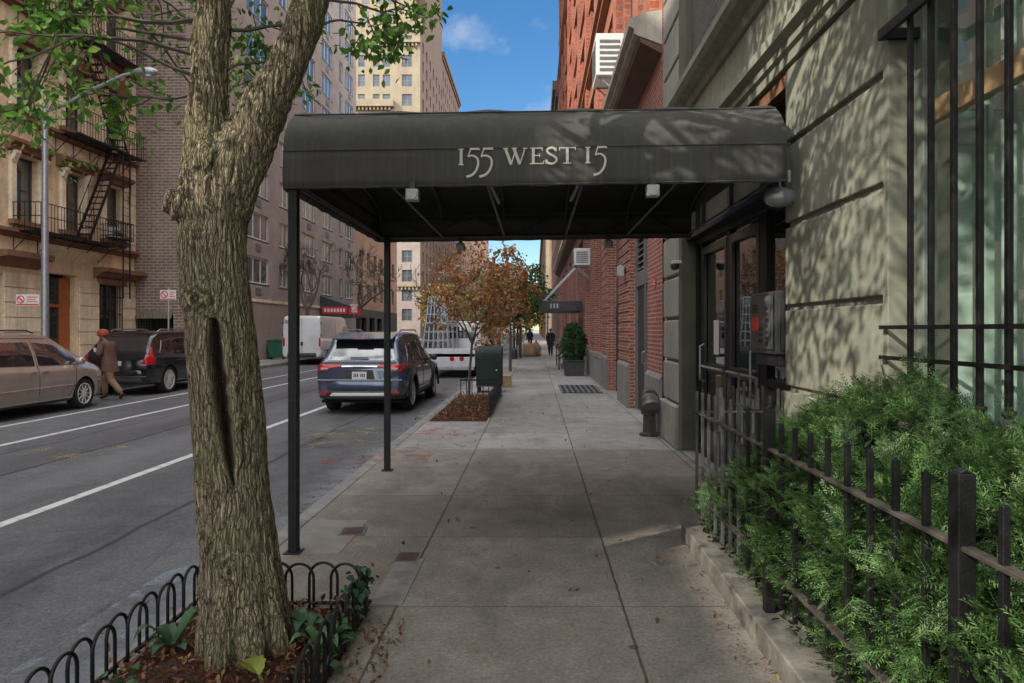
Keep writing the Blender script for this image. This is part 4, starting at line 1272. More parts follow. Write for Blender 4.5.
# small balcony guard at right window on first floor
g = MB()
for z in (5.5, 6.1): g.tube([(XL+.03,27.5,z),(XL+.45,27.5,z),(XL+.45,28.85,z),(XL+.03,28.85,z)], .016, 5)
for i in range(10): g.box(XL+.44,XL+.46,27.5+i*.148,27.515+i*.148,5.4,6.1)
g.box(XL+.03,XL+.45,27.5,28.85,5.38,5.42)
g.build('balcony_guard', M['black_iron'], fe)

air_conditioner(XL-.1, 28.15, 5.45, .6, .42, .3, 'small pale air conditioner in the first-floor window behind the iron guard', R(90))

# iron area railing in front of the row house
ar = thing('area_railing', 'low black iron railing in front of the row house door', 'railing', (0, 0, 0))
b = MB()
for y in np.arange(25.9, 29.4, .16): b.box(-16.42,-16.40,y-.011,y+.011,.0,1.05)
b.build('picket', M['black_iron'], ar)['kind'] = 'stuff'
b = MB(); b.box(-16.43,-16.39,25.8,29.4,.95,1.0); b.box(-16.43,-16.39,25.8,29.4,.12,.16); b.build('rail', M['black_iron'], ar)

# neighbours toward and behind the camera (they also keep the street in shade)
block('row_house', 'brown row house at the left edge of the frame before the tan one', XL, -7.3, 21.7, 21.5, M['brown_stone'], 1, floors=3.7, wcols=3.2)
block('row_house', 'low row house behind the camera on the far side of the street', XL, -45, -7.4, 14.3, M['brown_stone'], 1, floors=3.7, wcols=6)

# ------------------------------------------------------------------ mauve brick apartment house
XA = -15.2
ap = thing('apartment_house', 'large mauve brick apartment house on the left with rows of white-framed windows', 'building', (0, 0, 0))
A0, A1, AH = 29.75, 58.0, 42.0
wc = [(31.0, 33.6, 3), (36.0, 39.0, 3), (40.6, 42.0, 2), (44.6, 47.2, 3), (48.7, 51.2, 3), (53.0, 53.9, 1), (54.7, 57.0, 3)]
ops = []
for fl in range(14):
    z = 4.2 + fl*2.42
    for (a, b, n) in wc: ops.append((a, b, z, z+1.45))
w = MB(); facade(w, XA, A0, A1, 0, AH, ops, .14, 'x', 1)
w.quad((XA,A1,0),(XA-16,A1,0),(XA-16,A1,AH),(XA,A1,AH)); w.quad((XA,A0,AH),(XA,A1,AH),(XA-16,A1,AH),(XA-16,A0,AH)); w.quad((XA-16,A0,0),(XA-16,A1,0),(XA-16,A1,AH),(XA-16,A0,AH))
part(ap, w, 'front_wall', M['brick_apt'])
w = MB(); facade(w, A0, XA-16, XA-.001, 0, AH, [(-17.4, -15.75, .2, 2.35, 1.5)], .5, 'y', -1)
part(ap, w, 'side_wall', M['brick_side'])
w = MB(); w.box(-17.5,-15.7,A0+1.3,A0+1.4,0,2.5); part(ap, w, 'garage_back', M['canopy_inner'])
w = MB()
for i in range(14): w.box(-17.35+i*.12, -17.33+i*.12, A0+.1, A0+.13, .2, 2.3)
for z in (.9, 1.6): w.box(-17.4,-15.75,A0+.09,A0+.1,z,z+.03)
part(ap, w, 'garage_gate', M['black_iron'])
M['striped'] = m_plain('garage_awning', (.14,.12,.09), .7, .3, 6, .1)
w = MB()
for i in range(12): w.prism([(A0-.004,2.5),(A0-.16,2.16),(A0-.14,2.15),(A0-.004,2.42)], 'x', -17.4+i*.137, -17.4+i*.137+.115)
part(ap, w, 'garage_fringe', M['striped'])
M['curtain_far'] = m_plain('window_blind', (.55,.55,.55), .6, .15, .5, 0)
rw = random.Random(3)
cnt = 0
for (a, b, z0, z1) in ops:
    n = [c for c in wc if c[0] == a][0][2]
    if z0 > 33 or (a > 52.5 and z0 > 36): continue
    if cnt >= 99: break
    cnt += 1
    o = window(ap, (XA-.12, (a+b)/2, z0), R(90), b-a, z1-z0, M['frame_white'], M['glass_far'], n, 1, .09, sill=.1)
    if rw.random() < .5:
        hh = rw.uniform(.3, 1.0); k = rw.randrange(n)
        bl = MB(); bl.box(XA-.108, XA-.104, a+(b-a)*k/n+.1, a+(b-a)*(k+1)/n-.1, z1-.1-hh, z1-.08)
        bm_ = obj_from(bl.mesh('blind', M['curtain_far']), 'blind', ap)
w = MB()
for (a, b, z0, z1) in ops:
    if b-a > 2: w.box(XA+.003, XA+.03, (a+b)/2-.35, (a+b)/2+.35, z0-.62, z0-.24)
o = part(ap, w, 'air_vent', M['grey_metal']); o['kind'] = 'stuff'
w = MB(); w.box(XA+.003, XA+.05, A0, A1, 3.2, 3.35); part(ap, w, 'string_course', M['tan_stone_pale'])

# ------------------------------------------------------------------ tan tower and the buildings behind
tw = thing('apartment_tower', 'tall tan brick apartment tower with ornate ledges down the avenue', 'building', (0, 0, 0))
TY = 100; TX0, TX1, TH = -34.0, -16.8, 46.5
ops = []
tc_ = [(-32.6,-31.2),(-30.4,-29.0),(-25.9,-24.9),(-23.75,-22.75),(-22.3,-21.2),(-19.5,-18.0)]
for fl in range(15):
    z = 3.0 + fl*2.86
    for (a, b) in tc_: ops.append((a, b, z, z+1.75))
w = MB(); facade(w, TY, TX0, TX1, 19.8, TH, [q for q in ops if q[2] > 19.8], .2, 'y', -1)
w.quad((TX0,TY,TH),(TX1,TY,TH),(TX1,TY+24,TH),(TX0,TY+24,TH)); w.quad((TX0,TY,0),(TX0,TY+24,0),(TX0,TY+24,TH),(TX0,TY,TH))
part(tw, w, 'front_wall', M['brick_tan'])
w = MB(); facade(w, TY, TX0, TX1, 0, 19.797, [q for q in ops if q[2] < 19.8], .2, 'y', -1); part(tw, w, 'lower_wall', M['brick_apt'])
so_ = []
for fl in range(15):
    z = 3.0 + fl*2.86
    for y in (102, 105.5, 109, 112.5, 116, 119.5, 122.0): so_.append((y, y+1.2, z, z+1.75))
w = MB(); facade(w, TX1, TY, TY+24, 0, TH, so_, .2, 'x', 1)
part(tw, w, 'side_wall', M['brick_maroon'])
for (a, b, z0, z1) in ops[::1]:
    window(tw, ((a+b)/2, TY+.19, z0), 0, b-a, z1-z0, M['frame_grey'], M['glass_far'], 2 if b-a > 1.3 else 1, 2, .09)
w = MB()
for (a, b, z0, z1) in so_: w.box(TX1-.19, TX1-.17, a, b, z0, z1)
o = part(tw, w, 'side_window', M['glass_far']); o['kind'] = 'stuff'
def ledge(z, x0, x1, out, h=.35, name='ledge'):
    w = MB(); w.box(x0, x1, TY-out, TY-.003, z, z+h)
    n = int((x1-x0)/.55)
    for i in range(n): w.box(x0+.1+i*.55, x0+.35+i*.55, TY-out*.7, TY-.003, z-.45, z-.003)
    part(tw, w, name, M['brick_tan'])
ledge(34.2, -26.4, -20.6, .9, 1.0); ledge(43.6, -28, TX1+.1, .6); ledge(8, TX0, TX1+.1, .4); ledge(45.9, -20.8, TX1+.3, .5, 1.1)
w = MB(); w.box(TX0, -18.2, TY+2.2, TY+24, TH, 66); part(tw, w, 'upper_wall', M['brick_tan'])
w = MB(); w.box(-18.2, TX1-.1, TY+5, TY+24, TH, 66); part(tw, w, 'upper_side_wall', M['brick_maroon'])
for fl in range(5):
    for (a, b) in tc_[1:5]:
        window(tw, ((a+b)/2, TY+2.19, TH+1.2+fl*2.86), 0, b-a, 1.75, M['frame_grey'], M['glass_far'], 1, 2, .09)
block('brick_building', 'dark brown brick block stepping down behind the tan tower', -16.9, 124.1, 152, 52, M['brick_maroon'], 1, floors=2.9, wcols=3.2, z_first=4)
block('brick_building', 'orange brick building low behind the small autumn tree on the left side', -16.6, 153, 245, 44, M['brick_orange'], 1, floors=3.0, wcols=4.0, ww=1.5)
block('stone_building', 'pale building at the end of the street on the left behind the trees', -16.0, 246, 420, 26, M['brick_tan'], 1, floors=3.4, wcols=6.5, ww=2.2)
block('brick_building', 'orange brown brick block with shop below, left before the avenue', -17.0, 62, 84, 13.5, M['brick_orange'], 1, floors=3.2, wcols=3.0, groundm=M['dark_grey'], crown=M['cornice_stone'])
# dark shop awning with a red sign band
sa = thing('shop_awning', 'black shop awning with a red sign band on the far pavement behind the white van', 'awning', (0, 0, 0))
w = MB(); w.prism([(-15.18,4.1),(-13.2,3.4),(-13.2,2.55),(-15.18,2.55)], 'y', 48.2, 52.0); w.build('hood', M['dark_grey'], sa)
w = MB(); w.box(-13.195,-13.17,48.3,51.9,2.75,3.25); w.box(-15.0,-13.25,48.165,48.19,2.8,3.3); w.build('sign_band', M['red_paint'], sa)
w = MB()
for i in range(7): w.box(-14.85+i*.22,-14.72+i*.22,48.15,48.163,2.93,3.17)
w.build('sign_letters', M['white_paint'], sa)
# ------------------------------------------------------------------ foreground street tree
def mat_bark(name, c, zs=.12, fscale=26):
    t = NT(name); p = t.pos()
    pw = t.mapping(p, (1, 1, zs))
    warp = t.new('ShaderNodeTexNoise'); t.l.new(p, warp.inputs['Vector']); warp.inputs['Scale'].default_value = 7; warp.inputs['Detail'].default_value = 4
    pv = t.new('ShaderNodeVectorMath', operation='MULTIPLY_ADD')
    t.l.new(warp.outputs['Color'], pv.inputs[0]); pv.inputs[1].default_value = (.05,.05,.03); t.l.new(pw, pv.inputs[2])
    r = t.noise(pv.outputs[0], fscale, 5, .65); ridge = t.math('ABSOLUTE', t.math('SUBTRACT', r, .5))
    r2 = t.noise(pv.outputs[0], fscale*2.6, 4, .6)
    vo = t.voro(pv.outputs[0], fscale*1.5, 'DISTANCE_TO_EDGE').outputs['Distance']
    vo2 = t.voro(pv.outputs[0], fscale*3.4, 'DISTANCE_TO_EDGE').outputs['Distance']
    plate = t.math('MULTIPLY', t.ramp(vo, [(.0, 0), (.10, .8), (.3, 1)]), t.ramp(vo2, [(.0, .45), (.10, 1)]))
    fine = t.noise(p, 190, 3, .7); big = t.noise(p, 2.2, 5, .6); lich = t.noise(p, 16, 5, .7)
    cc = t.ramp(plate, [(.0, scl(c, .18)), (.45, scl(c, .72)), (1, scl(c, 1.2))])
    cc = t.mix(1, cc, t.ramp(r2, [(.3, .6), (.7, 1.35)]), 'MULTIPLY')
    cc = t.mix(t.math('MULTIPLY', t.ramp(big, [(.42, 0), (.7, 1)]), .5), cc, (c[0]*.62, c[1]*.80, c[2]*.50))
    cc = t.mix(t.math('MULTIPLY', t.ramp(lich, [(.58, 0), (.7, 1)]), .35), cc, (.36,.37,.30))
    cc = t.mix(1, cc, t.ramp(fine, [(.3, .65), (.7, 1.3)]), 'MULTIPLY')
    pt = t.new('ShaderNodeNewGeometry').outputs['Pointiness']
    cc = t.mix(1, cc, t.ramp(pt, [(.42, .30), (.50, .95), (.58, 1.35)]), 'MULTIPLY')  # shade in creases and light on ridges put into the bark colour
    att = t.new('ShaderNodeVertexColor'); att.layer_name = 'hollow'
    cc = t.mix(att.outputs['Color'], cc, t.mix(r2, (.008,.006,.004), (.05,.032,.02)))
    t.col(cc); t.rough(.9); t.spec(.2)
    h = t.math('ADD', plate, t.math('MULTIPLY', r2, .6))
    t.bump(t.math('ADD', h, t.math('MULTIPLY', fine, .3)), 1.0, .016)
    return t.m
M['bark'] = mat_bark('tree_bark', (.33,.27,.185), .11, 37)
M['bark_far'] = m_plain('far_bark', (.085,.07,.058), .9, .35, 12, .4)

TY_ = 3.5
S_ = TY_/683
def tp(px, py, dy=0.0):      # point on the plane of the trunk
    return Vector(((px-535)*S_, TY_+dy, 1.66-(py-330)*S_))
tree = thing('street_tree', 'large furrowed street tree in the foreground pit with a hollow split in its trunk', 'tree', (-1.53, 3.5, 0)); tree.location = (0, 0, 0)
def skin_tube(pts, rad, n=28):
    mb = MB(); P = []; Rr = []
    for i in range(len(pts)-1):
        for k in range(8):
            t = k/8
            P.append(pts[i].lerp(pts[i+1], t)); Rr.append(rad[i]+(rad[i+1]-rad[i])*t)
    P.append(pts[-1]); Rr.append(rad[-1])
    # smooth
    for _ in range(6):
        P = [P[0]] + [(P[i-1]+P[i]*2+P[i+1])/4 for i in range(1, len(P)-1)] + [P[-1]]
        Rr = [Rr[0]] + [(Rr[i-1]+Rr[i]*2+Rr[i+1])/4 for i in range(1, len(Rr)-1)] + [Rr[-1]]
    mb.tube(P, Rr, n); return mb
trunk = MB()
def addm(m): trunk.add(m.v, m.f)
addm(skin_tube([tp(250,720), tp(247,668), tp(244,630), tp(240,580), tp(233,490), tp(227,400), tp(220,320), tp(213,260), tp(213,215), tp(212,180), tp(208,130), tp(208,90), tp(211,50), tp(213,0), tp(214,-60), tp(216,-140), tp(214,-260), tp(205,-420)],
     [.205, .192, .184, .182, .178, .178, .170, .164, .166, .160, .112, .096, .088, .084, .08, .074, .065, .05]))
addm(skin_tube([tp(225,215), tp(232,180), tp(243,150,.01), tp(262,105,.03), tp(285,58,.06), tp(302,0,.1), tp(312,-60,.16), tp(330,-150,.28), tp(365,-280,.5), tp(400,-420,.8)],
     [.12, .138, .14, .116, .100, .090, .083, .073, .06, .045]))
# knob on the left
addm(skin_tube([tp(205,215,-.06), tp(190,208,-.10), tp(179,205,-.13)], [.10, .085, .066]))
addm(skin_tube([tp(215,165,-.05), tp(213,163,-.13), tp(212,162,-.16)], [.09, .07, .05]))
# root flare
for a, l, r in ((-2.6,.20,.06),(-1.8,.24,.07),(-1.0,.26,.07),(-.3,.25,.065),(.6,.26,.07),(1.6,.3,.08),(2.6,.22,.06)):
    d = Vector((math.cos(a), math.sin(a), 0)); c0 = Vector((-1.49, 3.5, .0))
    addm(skin_tube([c0+d*.06+Vector((-.0,0,.85)), c0+d*.10+Vector((0,0,.45)), c0+d*.15+Vector((0,0,.20)), c0+d*l+Vector((0,0,-.05))], [r*.9, r*1.1, r*1.15, r*.6]))
me0 = trunk.mesh('trunk_raw', M['bark'])
o = obj_from(me0, 'trunk', tree)
rm = o.modifiers.new('rm', 'REMESH'); rm.mode = 'VOXEL'; rm.voxel_size = .008
sm = o.modifiers.new('sm', 'SMOOTH'); sm.factor = .6; sm.iterations = 14
me = apply_mods(o)
nv = len(me.vertices)
co = np.empty(nv*3, np.float32); me.vertices.foreach_get('co', co); co = co.reshape(-1, 3)
no = np.array([v.normal[:] for v in me.vertices], np.float32)
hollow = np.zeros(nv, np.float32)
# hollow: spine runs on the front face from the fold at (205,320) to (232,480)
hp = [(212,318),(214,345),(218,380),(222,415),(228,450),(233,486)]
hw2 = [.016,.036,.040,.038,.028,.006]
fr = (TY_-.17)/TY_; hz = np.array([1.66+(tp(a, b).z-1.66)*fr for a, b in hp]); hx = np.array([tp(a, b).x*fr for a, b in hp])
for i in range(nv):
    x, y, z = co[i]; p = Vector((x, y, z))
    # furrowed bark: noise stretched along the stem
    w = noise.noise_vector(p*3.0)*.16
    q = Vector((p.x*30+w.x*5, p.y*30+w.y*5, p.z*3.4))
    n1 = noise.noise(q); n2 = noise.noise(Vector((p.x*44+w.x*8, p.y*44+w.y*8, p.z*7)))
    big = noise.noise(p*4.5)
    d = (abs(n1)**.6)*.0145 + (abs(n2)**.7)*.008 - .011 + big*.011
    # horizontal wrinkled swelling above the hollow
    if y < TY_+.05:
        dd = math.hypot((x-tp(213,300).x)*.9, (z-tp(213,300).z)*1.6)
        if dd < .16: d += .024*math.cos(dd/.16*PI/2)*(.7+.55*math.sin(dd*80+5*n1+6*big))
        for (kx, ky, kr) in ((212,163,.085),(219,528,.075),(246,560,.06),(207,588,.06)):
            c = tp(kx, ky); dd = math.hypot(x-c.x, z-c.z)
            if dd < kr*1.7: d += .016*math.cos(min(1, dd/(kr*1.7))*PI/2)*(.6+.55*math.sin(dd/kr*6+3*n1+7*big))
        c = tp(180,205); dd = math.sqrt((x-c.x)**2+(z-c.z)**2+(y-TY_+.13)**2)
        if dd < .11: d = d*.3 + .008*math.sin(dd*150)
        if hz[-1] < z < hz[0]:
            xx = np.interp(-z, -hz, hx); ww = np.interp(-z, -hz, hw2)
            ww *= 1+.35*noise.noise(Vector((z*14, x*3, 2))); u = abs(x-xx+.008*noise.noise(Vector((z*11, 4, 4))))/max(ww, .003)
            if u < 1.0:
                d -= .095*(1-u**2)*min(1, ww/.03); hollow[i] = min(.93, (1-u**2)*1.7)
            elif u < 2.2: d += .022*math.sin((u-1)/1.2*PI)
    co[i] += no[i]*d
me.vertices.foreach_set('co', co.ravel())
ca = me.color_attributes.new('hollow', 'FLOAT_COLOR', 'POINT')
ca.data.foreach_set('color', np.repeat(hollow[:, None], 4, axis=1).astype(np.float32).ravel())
me.polygons.foreach_set('use_smooth', [True]*len(me.polygons)); me.update()

# upper limbs and leafy twigs
rg = np.random.default_rng(11)
segs = []; tips = []
lim = [ (tp(205,-420), (-.25,-.1,1), 1.6, .05), (tp(214,-260), (-.9,.2,.55), 1.6, .04), (tp(216,-140), (-.75,-.35,.35), 1.5, .035), (tp(216,-160), (.5,-.7,.5), 1.5, .035),
        (tp(400,-420,.8), (.5,.3,.9), 1.6, .045), (tp(365,-280,.5), (.8,-.3,.5), 1.6, .04), (tp(330,-150,.28), (.3,.7,.45), 1.5, .035), (tp(330,-170,.3), (.9,.1,.4), 1.4, .035),
        (tp(205,-400), (-.3,.8,.6), 1.5, .04), (tp(380,-350,.6), (.2,-.8,.8), 1.5, .04)]
lim += [ (tp(205,-400), (.35,-.9,.25), 1.9, .05), (tp(214,-300), (.6,-.8,.15), 1.9, .045), (tp(400,-420,.8), (.1,-1,.1), 1.9, .05), (tp(365,-300,.5), (.3,-1,.15), 1.7, .045), (tp(205,-420), (-.5,-.9,.4), 1.8, .045), (tp(400,-420,.8), (.7,-.6,.3), 1.6, .04), (tp(205,-410), (.1,-.5,.9), 1.8, .045) ]
for p, d, l, r in lim: grow(rg, p, d, l, r, 3, segs, tips, .55, .12, .14, (2, 3), .66)
# lower twigs that hang into view
low = [ (tp(195,55), (-.9,-.25,.22), .60, .012), (tp(196,20), (-.9,-.1,.10), .62, .014), (tp(198,-20), (-.85,-.5,-.05), .75, .014), (tp(196,40), (-.8,.4,.2), .6, .012), (tp(192,75), (-.85,-.1,.05), .45, .010),
        (tp(197,-40), (-.9,.2,-.2), .8, .014), (tp(197,0), (-.9,-.3,.25), .5, .01), (tp(232,30), (.35,.8,.35), .45, .010), (tp(228,70), (.4,.7,.5), .35, .008), (tp(226,20), (.3,-.2,.6), .3, .008),
        (tp(308,-10,.1), (.8,.2,.05), .36, .010), (tp(312,-40,.1), (.75,.3,-.05), .42, .012), (tp(306,20,.1), (.6,.3,.3), .28, .008), (tp(205,-60), (-.9,.45,-.1), 1.0, .016), (tp(190,95), (-.75,.1,-.10), .32, .008)]
segs2 = []; tips2 = []
for p, d, l, r in low: grow(rg, p, d, l, r, 2, segs2, tips2, .5, -.06, .16, (2, 3), .62, minr=.003)
# long thin twigs drooping on the far left of the picture, farther over the road
for k, (p, d, l, r) in enumerate([(Vector((-4.2,5.2,5.2)), (-.4,.5,-.45), 1.3, .02), (Vector((-4.0,5.6,5.0)), (-.2,.8,-.5), 1.3, .02), (Vector((-4.9,5.4,5.2)), (-.5,.2,-.5), 1.2, .02), (Vector((-3.6,5.3,5.1)), (.1,.7,-.5), 1.0, .018)]):
    segs2.append(([tp(205,-380), Vector((-2.6,4.4,5.9)), p], [.04,.03,.02]))
    grow(rg, p, d, l, r, 3, segs2, tips2, .5, -.10, .16, (2, 3), .66, minr=.003)
tubes_mesh(segs, 7).build('limbs', M['bark_far'], tree, smooth=True)
tubes_mesh(segs2, 6).build('twigs', M['bark_far'], tree, smooth=True)
M['leaf_green'] = m_leaf('green_leaves', [(.06,.15,.025),(.09,.23,.035),(.15,.32,.055),(.22,.33,.07)], trans=.45)
def leaves_on(tips, per, spread, rng):
    P = []
    for pts, d in tips:
        for _ in range(per):
            t = rng.uniform(.05, 1.0)*(len(pts)-1); i = min(int(t), len(pts)-2)
            p = pts[i].lerp(pts[i+1], t-i); P.append(np.array(p)+rng.normal(size=3)*spread)
    return np.array(P)
P1 = leaves_on(tips, 60, .13, rg)
P1 = P1[rg.permutation(len(P1))][:60000]
C = []
while len(C) < 90:
    q = rg.uniform(-1, 1, 3)
    if np.linalg.norm(q) > 1: continue
    c = np.array((-1.9, 1.15, 5.2)) + q*np.array((2.5, 2.1, 1.6))
    if c[2] > 3.7: C.append(c)
C = np.array(C); idx = rg.integers(0, len(C), 8000)
P1 = np.concatenate([P1, C[idx]+rg.normal(size=(8000, 3))*np.array((.24,.24,.15))])
P1 = P1[(P1[:, 2] > 1.66+.60*np.maximum(P1[:, 1], .5)) | (P1[:, 1] > 3.2)]
P2 = leaves_on(tips2, 22, .05, rg)
me = leaf_mesh('crown', P1, .085, M['leaf_green'], rg, droop=(0,0,-.4)); obj_from(me, 'crown', tree)
me = leaf_mesh('low_leaves', P2, .054, M['leaf_green'], rg, droop=(0,0,-.5)); obj_from(me, 'leaves', tree)
print('tree tips', len(tips), len(tips2), len(P1), len(P2), nv)

# ------------------------------------------------------------------ tree pit
def mound(name, x0, x1, y0, y1, h, mat, kind='structure', n=40, base=.006):
    vs = []; fs = []
    for i in range(n+1):
        for j in range(n+1):
            u, v = i/n, j/n
            x = x0+(x1-x0)*u; y = y0+(y1-y0)*v
            e = min(1, 5*min(u, 1-u, v, 1-v))
            z = base + h*e*(.5+.5*noise.noise(Vector((x*3, y*3, 0)))) + .012*e*noise.noise(Vector((x*25, y*25, 1)))
            vs.append((x, y, z))
    for i in range(n):
        for j in range(n): a = i*(n+1)+j; fs.append((a, a+n+1, a+n+2, a+1))
    mb = MB(); mb.add(vs, fs); o = mb.build(name, mat, smooth=True); o['kind'] = kind; return o
def mat_soil(name, c):
    t = NT(name); p = t.pos(); n = t.noise(p, 6, 6, .7); v = t.voro(t.mapping(p, (1,1,1)), 38, 'F1'); f = t.noise(p, 70, 3, .7)
    cc = t.ramp(n, [(.3, scl(c, .5)), (.7, scl(c, 1.4))]); cc = t.mix(t.ramp(f, [(.4, .0), (.75, .7)]), cc, (.16,.075,.045))
    cc = t.mix(1, cc, t.mix(.6, (1,1,1), v.outputs['Color']), 'MULTIPLY')
    t.col(cc); t.rough(.95); t.spec(.1); t.bump(t.math('ADD', v.outputs['Distance'], f), .9, .02); return t.m
M['soil'] = mat_soil('pit_soil', (.085,.045,.03))
M['mulch'] = mat_soil('reddish_mulch', (.10,.042,.026))
mound('pit_soil', -2.0, -.98, 1.6, 4.06, .06, M['soil'])
# chips and dead leaves
def scatter(name, label, x0, x1, y0, y1, n, size, mat, seed, zf=.04, cat='leaf litter', flat=2.5):
    r = np.random.default_rng(seed)
    P = np.stack([r.uniform(x0, x1, n), r.uniform(y0, y1, n), np.full(n, zf)+r.uniform(0, .03, n)], axis=1)
    me = leaf_mesh(name, P, size, mat, r, updir=flat, aspect=.5, fold=.25)
    return tag(obj_from(me, name), label, cat, kind='stuff')
M['dead_leaf'] = m_leaf('dead_leaves', [(.09,.035,.02),(.16,.07,.035),(.22,.12,.05),(.12,.05,.03),(.25,.19,.07)], trans=.1)
scatter('leaf_litter', 'brown dead leaves and wood chips around the foreground tree trunk', -1.98, -1.0, 1.7, 4.05, 2600, .038, M['dead_leaf'], 5)
scatter('leaf_litter', 'dry leaves and debris spilling onto the pavement beside the tree pit', -.98, -.72, 2.6, 3.9, 220, .035, M['dead_leaf'], 6, .008)
scatter('leaf_litter', 'few scattered dead leaves lying on the pavement', -1.9, 1.15, 2.2, 16, 90, .05, M['dead_leaf'], 44, .012)
scatter('leaf_litter', 'dead leaves gathered in the gutter along the near kerb', -2.55, -2.14, 2.2, 30, 260, .05, M['dead_leaf'], 45, -.13)
scatter('leaf_litter', 'dead leaves along the foot of the planter kerb', 1.0, 1.16, 2.0, 5.4, 60, .035, M['dead_leaf'], 46, .010)
M['fresh_leaf'] = m_leaf('fallen_leaf', [(.30,.33,.07),(.26,.30,.06)], trans=.2)
rl = np.random.default_rng(8)
for k, (x, y, lab) in enumerate(((-1.27, 3.14, 'large yellow green fallen leaf right of the tree trunk base'), (-1.72, 2.98, 'large yellow green fallen leaf left of the tree trunk base'))):
    mb = MB(); n = 9; vs = []
    for i in range(n+1):
        q = i/n; w_ = .075*math.sin(PI*min(1, q*.95+.04))**.75*(1+.18*(i % 2)); yy_ = .2*q
        vs += [(-w_, yy_, .02+.25*w_+.03*math.sin(q*3)), (0, yy_, .008+.03*math.sin(q*3)), (w_, yy_, .02+.18*w_+.03*math.sin(q*3))]
    mb.add(vs, [(3*i+j, 3*i+3+j, 3*i+4+j, 3*i+1+j) for i in range(n) for j in (0, 1)])
    mb.tube([(0,-.06,.0),(0,0,.008)], .003, 5)
    o = mb.build('fallen_leaf', M['fresh_leaf'], smooth=True); o.scale = (.75,.75,.75); o.location = (x, y, .065); o.rotation_euler = (.08, .06, k*2.1+.9); tag(o, lab, 'leaf')
# low plants in the pit
M['ivy'] = m_leaf('ivy_leaves', [(.03,.075,.035),(.045,.10,.045),(.06,.13,.06)], trans=.2)
M['hosta'] = m_leaf('pale_plant_leaves', [(.10,.19,.07),(.16,.27,.11)], trans=.3)
def rosette(x, y, n, L, W, mat, lab, cat='plant', seed=0, z=.05):
    t = thing('small_plant', lab, cat, (x, y, z)); r = random.Random(seed); mb = MB()
    for i in range(n):
        a = 2*PI*i/n + r.uniform(-.3, .3); l = L*r.uniform(.7, 1.2); up = r.uniform(.25, .8)
        d = Vector((math.cos(a), math.sin(a), 0)); s = Vector((-d.y, d.x, 0)); pl = []
        for k in range(6):
            q = k/5; c = d*l*q*(1-.2*q) + Vector((0,0,l*up*math.sin(q*PI*.75)))
            w = W*math.sin(PI*min(1, q*.92+.06))**.8
            pl.append((c-s*w+Vector((0,0,w*.4)), c, c+s*w+Vector((0,0,w*.4))))
        b = len(mb.v)
        vs = [p for tr in pl for p in tr]
        mb.add(vs, [(3*k+j, 3*k+3+j, 3*k+4+j, 3*k+1+j) for k in range(5) for j in (0, 1)])
    mb.build('leaves', mat, t, smooth=True, recalc=False)
    st_ = MB(); st_.cyl((0,0,-.04),(0,0,.03),.012,6); st_.build('stem', mat, t)
rosette(-1.07, 3.42, 9, .17, .028, M['hosta'], 'pale green leafy plant right of the tree trunk inside the hooped edging', seed=2)
rosette(-1.22, 3.62, 8, .15, .035, M['ivy'], 'dark green plant behind the tree trunk base on the right', seed=3)
rosette(-1.83, 3.45, 9, .2, .03, M['ivy'], 'dark strap-leaved plant between the tree trunk and the road-side hoops', seed=5)
def ivy(lab, pts, n, spread, seed, size=.05):
    r = np.random.default_rng(seed); P = []
    for _ in range(n):
        i = r.integers(0, len(pts)-1); q = r.uniform(); a = np.array(pts[i]); b = np.array(pts[i+1]); P.append(a+(b-a)*q+r.normal(size=3)*spread)
    t = thing('ivy', lab, 'ivy', tuple(pts[0])); t.location = (0,0,0)
    obj_from(leaf_mesh('leaves', np.array(P), size, M['ivy'], r, aspect=.8), 'leaves', t)
    s = MB(); s.tube(pts, .005, 5); s.build('stem', M['bark_far'], t)
ivy('dark ivy climbing the hooped edging at the pavement corner', [(-1.02,4.02,.1),(-1.0,3.95,.24),(-.99,3.7,.2),(-1.0,3.45,.15),(-.99,3.2,.05)], 120, .035, 3)
ivy('low ivy patch left of the tree trunk at the bottom of the frame', [(-1.95,2.85,.06),(-1.8,2.9,.09),(-1.65,2.8,.08),(-1.5,2.85,.06)], 150, .05, 4)

# hooped iron edging round the pit
he = thing('hoop_edging', 'low black iron hooped edging around the foreground tree pit', 'edging', (0, 0, 0))
def hoop(ax, ay, bx, by, h=.27):
    d = Vector((bx-ax, by-ay, 0)); L = d.length; d.normalize(); pts = []
    pts.append(Vector((ax, ay, -.01))); pts.append(Vector((ax, ay, h-L*.5)))
    for i in range(1, 12):
        a = PI*i/12
        pts.append(Vector((ax, ay, h-L*.5)) + d*(L/2-L/2*math.cos(a)) + Vector((0, 0, L/2*math.sin(a)*1.05)))
    pts.append(Vector((bx, by, h-L*.5))); pts.append(Vector((bx, by, -.01)))
    mb = MB(); mb.tube(pts, .0085, 8); return mb
def hoop_row(a, b, step=.135, w=.168, h=.27):
    a = Vector(a); b = Vector(b); L = (b-a).length; d = (b-a).normalized(); n = int(L/step)
    for i in range(n):
        s = a + d*(i*step); e = s + d*w
        k = .010 if i % 2 else -.010; pr = Vector((-d.y, d.x))*k
        hoop(s.x+pr.x, s.y+pr.y, e.x+pr.x, e.y+pr.y, h).build('hoop', M['black_iron'], he, smooth=True)
hoop_row((-2.02, 1.75), (-2.02, 4.06)); hoop_row((-2.02, 4.06), (-1.0, 4.06)); hoop_row((-.99, 4.06), (-.99, 1.9), .125, .16)
b = MB(); b.box(-2.03,-2.01,1.7,4.1,.03,.045); b.box(-2.03,-.98,4.05,4.07,.03,.045); b.box(-1.0,-.98,1.8,4.1,.03,.045); b.build('rail', M['black_iron'], he)

